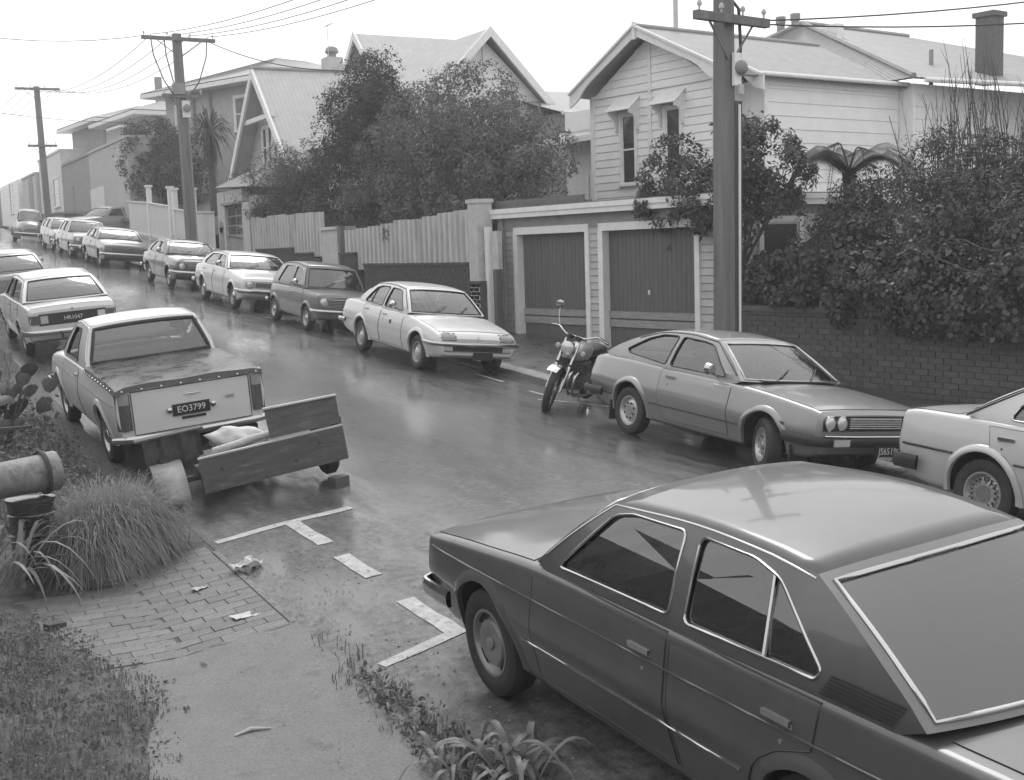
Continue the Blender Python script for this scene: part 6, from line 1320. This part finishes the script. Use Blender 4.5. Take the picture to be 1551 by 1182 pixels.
for i, tt in enumerate((c.fo, c.fo + c.wb)):
    for q in (-1, 1):
        mb = MB(); rows = []
        for a in np.linspace(-.35, PI + .5 if i == 0 else PI + .35, 15):
            r = []
            for b in np.linspace(0, 1, 6): R2 = .36 + .10 * math.sin(b * PI * .55); r.append((q * (.78 - .34 * b), c.Y(tt - (R2 + .05 * b) * math.cos(a) * 1.08), .33 + (R2 + .06 * b) * math.sin(a)))
            rows.append(r)
        mb.grid(rows); f = mb.build('fender', P_b, t, 60)
        if i == 0: MB().lathe([(-.12, .02), (-.06, .09), (.02, .095), (.03, .08), (.035, .001)], (0, 1, .15), (q * .58, c.Y(tt - .40), .66), 14).build('headlight', M['lamp'], f, 50)
c.bumper(False, .38, .47, .1, .14, None, .72); c.wheels('hub'); MB().b2((-.5, c.Y(.2), .5), (.5, c.Y(.12), .56)).build('valance', P_b, t)
# ---------------- ute
P_u = paint('white_ute_paint', .60, 0, .34, coat=.5)
sp = dict(paint=P_u, fo=.80, wb=2.69, rw=.30, tw=.16, track=1.42, arch=.36, archr=.36, lip=.02, rad=(.08, .12, .07), tab=[
    (0, .42, .66, .58, .72, .74, .70, .76), (.06, .36, .72, .58, .79, .80, .75, .83), (.3, .30, .74, .6, .83, .85, .77, .90), (1.1, .26, .76, .62, .85, .93, .775, .98), (2.4, .26, .76, .63, .85, .945, .775, .965), (3.3, .27, .76, .65, .845, .945, .775, .955), (4.0, .32, .76, .66, .83, .94, .775, .95), (4.30, .36, .75, .66, .815, .935, .77, .945), (4.36, .38, .74, .66, .80, .93, .765, .94)],
    gh=dict(wsB=(1.12, .965), wsT=(1.60, 1.385), pts=[(1.95, 1.42), (2.15, 1.415)], rwT=(2.42, 1.39), rwB=(2.66, .965), hw=.60, hwr=.615, crown=.04, trim='trimblack', gutter='chrome', scr='rubber', scr_r=.022, rail_end=6, bowC=.0, bR=.03, bD=.05, rb=(.075, .06, .10), seat=2.1, rearseat=False, wr=.05,
            wins=[[(1.36, .97), (1.68, 1.33), (2.1, 1.345), (2.16, .97)]]), tubr=.12)
t = placecar('utility_truck', 'white ute with a dark tonneau cover parked on the verge ahead of the trailer', 'ute', 3.30, 15.27, .0, (2.69, 1.42), gl2)
c = Car(t, sp); c.body(); c.cabin()
for q in (-1, 1): c.sidepanel('door', lambda z: 1.26, lambda z: 2.30, .34, .90, q, (2.18, .82, 'flap'))
c.sideline('side_crease', .25, 4.25, lambda tt: .775 - .004 * tt, M['fascia'], .006, skip=False)
M['tonneau'] = mat('wet_tonneau_vinyl', .055, .3, var=.35, scale=5, rvar=.14, bump=.15, bscale=6)
rows = []
for tt in np.linspace(2.70, 4.38, 22): rows.append([(x, c.Y(tt), c.top_z(min(tt, 4.35), min(abs(x), .76)) + .036 - .02 * math.sin(PI * (tt - 2.7) / 1.68) * (1 - (x / .78) ** 2) + .006 * math.sin(x * 9 + tt * 7)) for x in np.linspace(-.785, .785, 17)])
tn = MB().grid(rows)
edge = [(rows[-1][k][0], rows[-1][k][1] - .012, rows[-1][k][2] - .055) for k in range(17)]; tn.grid([rows[-1], edge]); tn.grid([[r[0] for r in rows], [(-.81, r[0][1], r[0][2] - .045) for r in rows]]); tn.grid([[r[-1] for r in rows], [(.81, r[-1][1], r[-1][2] - .045) for r in rows]])
tno = tn.build('tonneau_cover', M['tonneau'], t, 50)
mb = MB()
for k in range(8): x = -.72 + k * .205; mb.lathe([(0, .013), (.006, .011), (.008, .001)], (0, -1, .2), (x, c.Y(4.385) - .012, .928), 8)
for q in (-1, 1):
    for k in range(10): mb.lathe([(0, .012), (.006, .01), (.007, .001)], (q, 0, .3), (q * .805, c.Y(2.78 + k * .16), .925), 8)
mb.build('press_stud', M['chrome'], tno, 40)
MB().grid([[tuple(c.onface(True, x, z, .005)) for x in np.linspace(-.63, .63, 9)] for z in np.linspace(.44, .90, 6)]).build('tailgate', P_u, t, 40)
tgl = [tuple(c.onface(True, x, z, .006)) for x, z in [(x, .44) for x in np.linspace(-.63, .63, 8)] + [(.63, z) for z in np.linspace(.5, .9, 4)] + [(x, .9) for x in np.linspace(.55, -.63, 8)] + [(-.63, z) for z in np.linspace(.84, .5, 4)]]
MB().tube(tgl, .005, 4, closed=True).build('seam', M['trimblack'], t)
for q in (-1, 1):
    mb = MB(); P = []
    for z in np.linspace(.50, .89, 8): P.append([(q * .655, c.Y(c.L) - .012, z), (q * .70, c.Y(c.L) - .03, z), (q * .755, c.Y(c.L) - .018, z), (q * .79, c.Y(c.L) + .03, z)])
    mb.grid(P); l = mb.build('tail_light', M['tail'], t, 60); MB().grid([[(p[0], p[1] - .004, p[2]) for p in r] for r in P[5:]]).build('indicator_lens', M['fascia'], l, 60)
    MB().tube([P[0][0], P[-1][0]], .008, 6).tube([P[0][3], P[-1][3]], .008, 6).build('lamp_trim', M['chrome'], l)
c.plate(True, -.02, .64, 'EO3799', .40, .125)
for q in (-1, 1): MB().lathe([(0, .03), (.03, .03), (.04, .015)], (0, -1, 0), (-.02 + q * .235, c.Y(c.L) - .01, .65), 10).build('plate_lamp', M['chrome'], t, 50)
MB().tube([(-.09, c.Y(c.L) - .018, .80), (0, c.Y(c.L) - .03, .80), (.09, c.Y(c.L) - .018, .80)], [.004, .010, .004], 6).build('tailgate_handle', M['chrome'], t, 50)
text('badge', '1800', .055, M['steel'], t, (.40, c.Y(c.L) - .016, .70), (PI / 2, 0, 0), .002)
MB().box((.0, c.Y(c.L) - .012, .545), (.26, .006, .028)).build('dealer_strip', M['trimblack'], t)
c.bumper(True, .36, .43, .28, .05); c.bumper(False, .42, .52, .4, .07); c.wheels('hub', 0.0); MB().b2((-.7, c.Y(4.3), .2), (.7, c.Y(3.95), .33)).build('rear_valance', M['well'], t)
mb = MB()
for k in range(5): z = 1.0 + k * .08; mb.box((.66 - .012 * k, c.Y(2.62 - .2 * (z - .97) / .42) - .03, z), (.03, .02, .05))
mb.build('pillar_vent', M['fascia'], t)
# ------------------------------------------------------------------ home made trailer
M['ply'] = mat('weathered_plywood', .085, .75, var=.3, scale=4, stretch=(1, 1, 5), bump=.2, dirt=(4, .2, .6), grain=.35); M['plyp'] = mat('pale_wood_edge', .42, .75, var=.2); M['rusty'] = mat('rusty_steel', .06, .7, var=.4, scale=14); M['galv'] = mat('galvanised_sheet', .30, .5, var=.25, scale=6, dirt=(5, .16, .56))
tx, ty = 3.60, 11.24
tr = thing('trailer', 'homemade plywood box trailer behind the ute loaded with timber', 'trailer', (tx, ty, G(tx, ty)), 0); rl = Matrix(((math.cos(.05), 0, 0), (0, 1, 0), (0, 0, 1)))
sl = .15
X_ = Vector((math.cos(sl) * math.cos(-.12), math.sin(-.12) * math.cos(sl), math.sin(sl))).normalized(); Z0 = Vector((-math.sin(sl), .0, math.cos(sl))); Y_ = Z0.cross(X_).normalized(); Z_ = X_.cross(Y_).normalized()
tr.rotation_euler = Matrix((X_, Y_, Z_)).transposed().to_euler()
MB().b2((-.70, -.05, .36), (.70, 1.0, .40)).build('bed', M['ply'], tr)
tb = MB().b2((-.70, -.085, .20), (.70, -.055, .53)).build('tailboard', M['ply'], tr)
MB().b2((-.70, -.09, .53), (.70, -.05, .545)).build('edge', M['plyp'], tb)
mb = MB()
for x, z in ((-.5, .4), (.45, .42), (.2, .3), (.6, .22), (-.1, .22)): mb.lathe([(0, .02), (.006, .016), (.007, .001)], (0, -1, 0), (x, -.085, z), 8)
mb.build('bolt', M['rusty'], tb)
MB().b2((.68, -.05, .36), (.705, 1.0, .62)).build('side_board', M['ply'], tr)
hbp = MB(); hbp.prism([(.0, -.04, .56), (.69, -.05, .56), (.70, -.02, .82), (.0, -.01, .84)], (0, 0, 0), (.01, .03, 0)); hb_ = hbp.build('upright_board', M['ply'], tr); MB().bar((-.01, -.005, .85), (.71, -.015, .828), .05, .016).build('edge', M['plyp'], hb_)
mb = MB(); rows = [[], []]
for k in range(13):
    x = -1.14 + k * .045; d = .03 if k % 4 in (0, 1) else 0
    rows[0].append((x, .30 - d, .42)); rows[1].append((x, .26 - d, .76))
mb.grid(rows); mb.b2((-1.2, .22, .755), (-.56, .36, .775)); mb.build('steel_side', M['rusty'], tr)
rows = []
for a in np.linspace(.15, 1.75, 10): rows.append([(-1.12, .35 - .42 * math.cos(a - .35), .10 + .42 * math.sin(a)), (-.83, .35 - .42 * math.cos(a - .35), .10 + .42 * math.sin(a))])
mg = MB().grid(rows).build('mudguard', M['galv'], tr, 60); mg.modifiers.new('t', 'SOLIDIFY').thickness = .004
wm = MB().lathe([(-.07, .16), (-.075, .25), (-.04, .285), (.04, .285), (.075, .25), (.07, .16)], (1, 0, 0), (0, 0, 0), 28, cap=False).mesh('wheel', M['rubber'], 40); rmm = MB().lathe([(.05, .17), (.03, .12), (.04, .06), (.04, .001)], (1, 0, 0), (0, 0, 0), 20, cap=False).lathe([(-.05, .17), (-.03, .12), (-.04, .06), (-.04, .001)], (1, 0, 0), (0, 0, 0), 20, cap=False).mesh('rim', M['rusty'])
for x in (-.97, .58): w = link('wheel', wm, tr, (x, .35, .285)); link('rim', rmm, w)
MB().tube([(-.97, .35, .285), (.58, .35, .285)], .03, 8).build('axle', M['rusty'], tr)
MB().b2((-.6, -.02, .27), (-.53, 1.0, .35)).b2((.5, -.02, .27), (.57, 1.0, .35)).bar((-.5, 1.0, .3), (0, 1.5, .34), .06, .06).bar((.5, 1.0, .3), (0, 1.5, .34), .06, .06).build('chassis', M['rusty'], tr)
MB().b2((-.7, -.02, .18), (-.45, .02, .36)).build('bracket', M['rusty'], tr)
def stick(name, label, cat, a, b, r, m, rag=.0):
    a = tr.matrix_basis @ Vector(a) if False else Vector(a); pts = [a.lerp(Vector(b), i / 6) + Vector((0, R_.uniform(-rag, rag), R_.uniform(-rag, rag))) for i in range(7)]; return MB().tube(pts, [r * R_.uniform(.85, 1.1) for _ in pts], 9)
bpy.context.view_layer.update(); TM = Matrix.LocRotScale(tr.location, tr.rotation_euler, None)
W_ = lambda x, y, z: tuple(TM @ Vector((x, y, z)))
tag(stick('log', '', '', W_(-.5, .3, .50), W_(.22, .12, .60), .04, None, .006).build('log', mat('peeled_log', .5, .7, var=.2, scale=8, stretch=(1, 6, 6)), None, 60), 'pale peeled log lying across the trailer above the tailboard', 'log')
tag(MB().bar(W_(-.66, .12, .47), W_(-.36, .08, .49), .13, .10).build('wood_block', M['ply'], None), 'short dark timber block lying in the trailer left of the log', 'timber')
tag(MB().bar(W_(-.3, .06, .48), W_(-.05, .04, .50), .09, .06).build('wood_block', M['ply'], None), 'small offcut lying in the trailer under the log', 'timber')
bm = bmesh.new(); bmesh.ops.create_icosphere(bm, subdivisions=3, radius=1)
for v in bm.verts: n = v.co.copy(); v.co = Vector((n.x * .30, n.y * .16, n.z * .14)) * (1 + .12 * math.sin(n.x * 7 + n.z * 5) + .08 * math.sin(n.y * 11))
me = bpy.data.meshes.new('sack'); bm.to_mesh(me); bm.free(); me.materials.append(mat('pale_sack', .52, .8, var=.15, scale=6, bump=.3)); me.polygons.foreach_set('use_smooth', [True] * len(me.polygons))
tag(link('sack', me, None, W_(-.22, .6, .50), (0, .1, 0)), 'pale sack slumped in the trailer behind the log', 'sack')
tag(MB().box((4.15, 11.12, G(4.15, 11.12) + .045), (.17, .12, .11), (0, -.05, .3)).build('wheel_chock', M['ply'], None), 'wooden block chocking the right wheel of the trailer', 'block')
# ------------------------------------------------------------------ motorcycle
mt = thing('motorcycle', 'leaning motorcycle with chrome forks and round headlamp behind the grey hatchback', 'motorcycle', (8.78, 14.42, G(8.78, 14.42)))
hd = math.radians(126); ln = math.radians(19)
f = Vector((-math.sin(hd), math.cos(hd), .0)).normalized(); r0 = Vector((math.cos(hd), math.sin(hd), 0)); up = Vector((0, 0, 1)); rt_ = (r0 * math.cos(ln) + up * math.sin(ln)); up = rt_.cross(f).normalized()
mt.rotation_euler = Matrix((rt_, f, up)).transposed().to_euler()
def mwheel(y, R0, w, steer=0, x=0):
    wo_ = MB().lathe([(-w * .5, R0 - .085), (-w * .5, R0 - .04), (-w * .3, R0 - .008), (0, R0), (w * .3, R0 - .008), (w * .5, R0 - .04), (w * .5, R0 - .085)], (1, 0, 0), (0, 0, 0), 36, cap=False).build('wheel', M['rubber'], mt, 50, loc=(x, y, R0)); wo_.rotation_euler = (0, 0, steer)
    MB().lathe([(-w * .45, R0 - .075), (-w * .25, R0 - .10), (w * .25, R0 - .10), (w * .45, R0 - .075)], (1, 0, 0), (0, 0, 0), 36, cap=False).build('rim', M['chrome'], wo_, 50)
    mb = MB()
    for k in range(20): a = 2 * PI * k / 20; b = a + (.5 if k % 2 else -.5); mb.tube([(.03 * (-1) ** k, math.cos(a) * .045, math.sin(a) * .045), (0, math.cos(b) * (R0 - .09), math.sin(b) * (R0 - .09))], .0025, 4)
    mb.build('spokes', M['chrome'], wo_); MB().lathe([(-.07, .03), (-.06, .06), (.06, .06), (.07, .03)], (1, 0, 0), (0, 0, 0), 14).build('hub', M['steel'], wo_); MB().lathe([(.05, .12), (.056, .12)], (1, 0, 0), (0, 0, 0), 24).build('brake_disc', M['steel'], wo_); return wo_
mwheel(-.70, .315, .12); mwheel(.74, .32, .095, .22)
mb = MB(); mb2 = MB()
for q in (-1, 1):
    a, b = Vector((q * .095 - .02, .74, .32)), Vector((q * .10 + .02, .42, .98)); mb.tube([a, a.lerp(b, .5)], .026, 10); mb.tube([a.lerp(b, .5), b], .019, 10); MB().tube([a.lerp(b, .5), a.lerp(b, .54)], .032, 10).build('fork_seal', M['trimblack'], mt)
mb.build('front_fork', M['chrome'], mt, 60)
rows = []
for a in np.linspace(.35, 2.2, 10): rows.append([(x, .74 - .345 * math.cos(a) * 1.0 + .01 * x, .32 + (.35 - 1.2 * x * x) * math.sin(a)) for x in (-.07, -.04, 0, .04, .07)])
MB().grid(rows).build('front_mudguard', M['chrome'], mt, 60)
hl = MB().lathe([(-.11, .03), (-.08, .075), (-.02, .095), (.0, .098), (.005, .09)], (0, 1, -.05), (.02, .56, .88), 20).build('headlight', M['chrome'], mt, 50); MB().lathe([(.004, .09), (.025, .06), (.032, .001)], (0, 1, -.05), (.02, .56, .88), 20, cap=False).build('lens', M['lamp'], hl, 60)
hb2 = MB().tube([(-.40, .22, 1.05), (-.26, .30, 1.10), (-.12, .40, 1.04), (.14, .44, 1.04), (.28, .38, 1.10), (.42, .30, 1.06)], .012, 8).build('handlebar', M['chrome'], mt, 60)
MB().tube([(-.41, .215, 1.05), (-.29, .285, 1.095)], .018, 8).tube([(.31, .365, 1.095), (.43, .295, 1.06)], .018, 8).build('grip', M['trimblack'], hb2)
MB().tube([(-.27, .33, 1.11), (-.36, .34, 1.09), (-.42, .29, 1.07)], .007, 5).tube([(.29, .42, 1.11), (.38, .40, 1.09), (.45, .34, 1.07)], .007, 5).build('lever', M['chrome'], hb2)
mi = MB().tube([(.27, .39, 1.10), (.33, .37, 1.22), (.36, .34, 1.33)], .006, 6).build('mirror', M['chrome'], mt); MB().lathe([(-.02, .02), (-.012, .055), (.004, .06), (.006, .055)], (0, 1, 0), (.37, .34, 1.37), 16).build('mirror_head', M['chrome'], mi, 50)
for q in (-1, 1):
    MB().lathe([(-.03, .02), (0, .036), (.03, .03), (.035, .001)], (0, 1, 0), (q * .19, .47, .86), 12).build('indicator', M['lamp'], mt, 50)
    MB().lathe([(-.04, .03), (.0, .05), (.015, .052), (.016, .04)], (0, -.4, 1), (q * .06, .44, 1.03), 14).build('instrument', M['trimblack'], mt, 50)
def blob(name, m, c, rad, sq=1.0):
    bm = bmesh.new(); bmesh.ops.create_icosphere(bm, subdivisions=3, radius=1)
    for v in bm.verts:
        n = v.co; v.co = Vector([math.copysign(abs(n[i]) ** sq, n[i]) * rad[i] + c[i] for i in range(3)])
    me = bpy.data.meshes.new(name); bm.to_mesh(me); bm.free(); me.materials.append(m); me.polygons.foreach_set('use_smooth', [True] * len(me.polygons)); return link(name, me, mt)
blob('tank', paint('bike_tank_paint', .3, .2, .25), (0, .12, .80), (.15, .30, .13), .75); blob('seat', M['trimblack'], (0, -.42, .78), (.14, .36, .07), .7); blob('engine', mat('engine_alloy', .12, .45, metal=.5, var=.4, scale=20), (0, .08, .42), (.21, .24, .15), .6)
mb = MB()
for k in range(7): mb.b2((-.19, .04, .52 + k * .026), (.19, .30, .534 + k * .026))
mb.build('cylinder_fins', M['rusty'], mt)
mb = MB()
for q in (-1, 1):
    for o in (.06, .14): mb.tube([(q * o, .30, .56), (q * (o + .01), .42, .50), (q * (o + .02), .44, .36), (q * (o + .03), .34, .24), (q * .18, .0, .2), (q * .2, -.4, .22)], .02, 8)
    mb.tube([(q * .2, -.35, .22), (q * .21, -.95, .34)], .042, 10)
mb.build('exhaust', M['chrome'], mt, 60)
MB().tube([(0, .42, .95), (0, .30, .62), (.0, .34, .30), (0, -.1, .22), (0, -.3, .4), (0, -.36, .72), (0, .40, .88)], .02, 8).tube([(.1, -.70, .315), (.09, -.2, .35)], .02, 8).tube([(-.1, -.70, .315), (-.09, -.2, .35)], .02, 8).build('frame', M['trimblack'], mt, 60)
MB().tube([(.12, -.68, .34), (.14, -.5, .72)], .028, 10).tube([(-.12, -.68, .34), (-.14, -.5, .72)], .028, 10).build('shock_absorber', M['chrome'], mt)
rows = []
for a in np.linspace(.2, 2.3, 10): rows.append([(x, -.70 - .36 * math.cos(a), .32 + (.37 - .8 * x * x) * math.sin(a)) for x in (-.085, -.05, 0, .05, .085)])
MB().grid(rows).build('rear_mudguard', M['chrome'], mt, 60); MB().lathe([(-.05, .03), (0, .045), (.02, .04)], (0, -1, 0), (0, -1.02, .68), 12).build('tail_light', M['tail'], mt); MB().tube([(-.1, .05, .22), (-.3, .0, -.02)], .012, 6).build('side_stand', M['steel'], mt); MB().b2((-.02, .28, .5), (.0, .36, .62)).build('horn', M['trimblack'], mt)
# ------------------------------------------------------------------ bins, rail, litter
M['binmet'] = mat('dull_bin_steel', .2, .6, metal=.2, var=.35, scale=6, grain=.3, bump=.3, dirt=(5, .09, .52)); M['binpl'] = mat('dark_wet_plastic', .045, .22, var=.2, scale=5, coat=.3)
zb = verge_z(1.22, 10.22); b1 = thing('dustbin', 'dark upright bin under the bin lying on its side', 'bin', (1.22, 10.22, zb))
MB().lathe([(0, .15), (.0, .16), (.58, .175), (.60, .19), (.625, .19), (.63, .16), (.64, .001)], (0, 0, 1), (0, 0, 0), 28).build('body', M['binpl'], b1, 40); mb = MB()
for z in (.12, .34, .50): mb.lathe([(z - .012, .165 + z * .02), (z, .178 + z * .02), (z + .012, .165 + z * .02)], (0, 0, 1), (0, 0, 0), 28, cap=False)
mb.build('rib', M['binpl'], b1, 60)
b2 = thing('dustbin', 'pale metal bin lying on its side at the left edge', 'bin', (1.05, 10.15, zb + .80)); ax = Vector((.97, .20, .05))
MB().lathe([(-.55, .128), (.28, .148)], ax, (0, 0, 0), 32).build('body', M['binmet'], b2, 40); mb = MB()
mb.lathe([(.28, .152), (.285, .17), (.31, .17), (.315, .158), (.39, .158), (.40, .138), (.41, .0)], ax, (0, 0, 0), 32, cap=False); mb.build('lid', M['binmet'], b2, 40); MB().lathe([(.27, .174), (.285, .177), (.30, .174)], ax, (0, 0, 0), 32, cap=False).build('band', M['rubber'], b2, 40)
rz_ = verge_z(1.5, 14.6); rl_ = thing('low_rail', 'low dark rail on a thin post among the weeds at the left edge', 'rail', (1.5, 14.6, rz_)); MB().tube([(0, 0, -.2), (0, 0, .34)], .02, 6).build('post', M['rusty'], rl_); MB().b2((-.9, -.02, .34), (.32, .03, .375)).build('bar', M['rusty'], rl_)
M['paper'] = mat('wet_paper', .46, .7, var=.1, scale=10)
def crumple(label, x, y, sx, sy, h, rot):
    mb = MB(); rng = np.random.default_rng(int(x * 1000)); rows = []
    for i in range(7): rows.append([((i / 6 - .5) * sx + rng.uniform(-.02, .02) * sx * 4, (j / 5 - .5) * sy + rng.uniform(-.02, .02) * sy * 4, h * rng.uniform(0.02, 1)) for j in range(6)])
    mb.grid(rows); o = mb.build('litter', M['paper'], None, None, loc=(x, y, G(x, y) + .012)); o.rotation_euler = (0, 0, rot); tag(o, label, 'litter')
crumple('crumpled white paper in the gutter below the painted T', 2.66, 9.30, .26, .14, .07, .5); crumple('flat scrap of white paper on the brick path', 2.24, 9.10, .12, .07, .02, .2); crumple('pale flattened scrap at the edge of the brick path', 2.35, 8.30, .2, .1, .012, .1)
tag(MB().tube([(1.75, 6.53, G(1.75, 6.53) + .02), (1.85, 6.545, G(1.85, 6.5) + .028), (1.95, 6.50, G(1.9, 6.5) + .02)], [.006, .012, .004], 6).build('twig', M['plyp'], None), 'pale twig lying on the near path', 'twig')
tag(MB().box((1.16, 8.92, verge_z(1.16, 8.92) + .02), (.14, .07, .06), (0, .1, .4)).build('loose_brick', M['rusty'], None), 'loose dark brick at the left edge of the path', 'brick')
rng = np.random.default_rng(77); pts = []
mb = MB()
for k in range(800):
    y = rng.uniform(4.8, 10.4); x = 2.62 + rng.normal(0, .28) + (.25 if y > 8 else 0); 
    if x > 4: continue
    s = rng.uniform(.003, .011); zz = G(x, y) + .008; mb.add([(x - s, y, zz), (x, y - s, zz), (x + s, y, zz), (x, y + s, zz), (x, y, zz + s * .8)], [(0, 1, 4), (1, 2, 4), (2, 3, 4), (3, 0, 4)])
tag(mb.build('gravel', M['fascia'], None, fix=False), 'grit and small stones along the broken gutter', None, None, 'stuff')
# ------------------------------------------------------------------ damp air
hz = MB().b2((-80, -25, -4.5), (90, 215, 16)).build('haze', mat('unused', .5)); hz.data.materials.clear(); hm = bpy.data.materials.new('damp_haze'); hm.use_nodes = True; hn_ = hm.node_tree.nodes; hm.node_tree.links
for n in list(hn_): hn_.remove(n)
ho_ = hn_.new('ShaderNodeOutputMaterial'); hv = hn_.new('ShaderNodeVolumePrincipled'); hv.inputs['Color'].default_value = (.93, .93, .94, 1); hv.inputs['Density'].default_value = HAZE; hv.inputs['Anisotropy'].default_value = .25
hm.node_tree.links.new(hv.outputs[0], ho_.inputs['Volume']); hz.data.materials.append(hm); hz['kind'] = 'stuff'; hz['label'] = 'thin damp haze over the street'
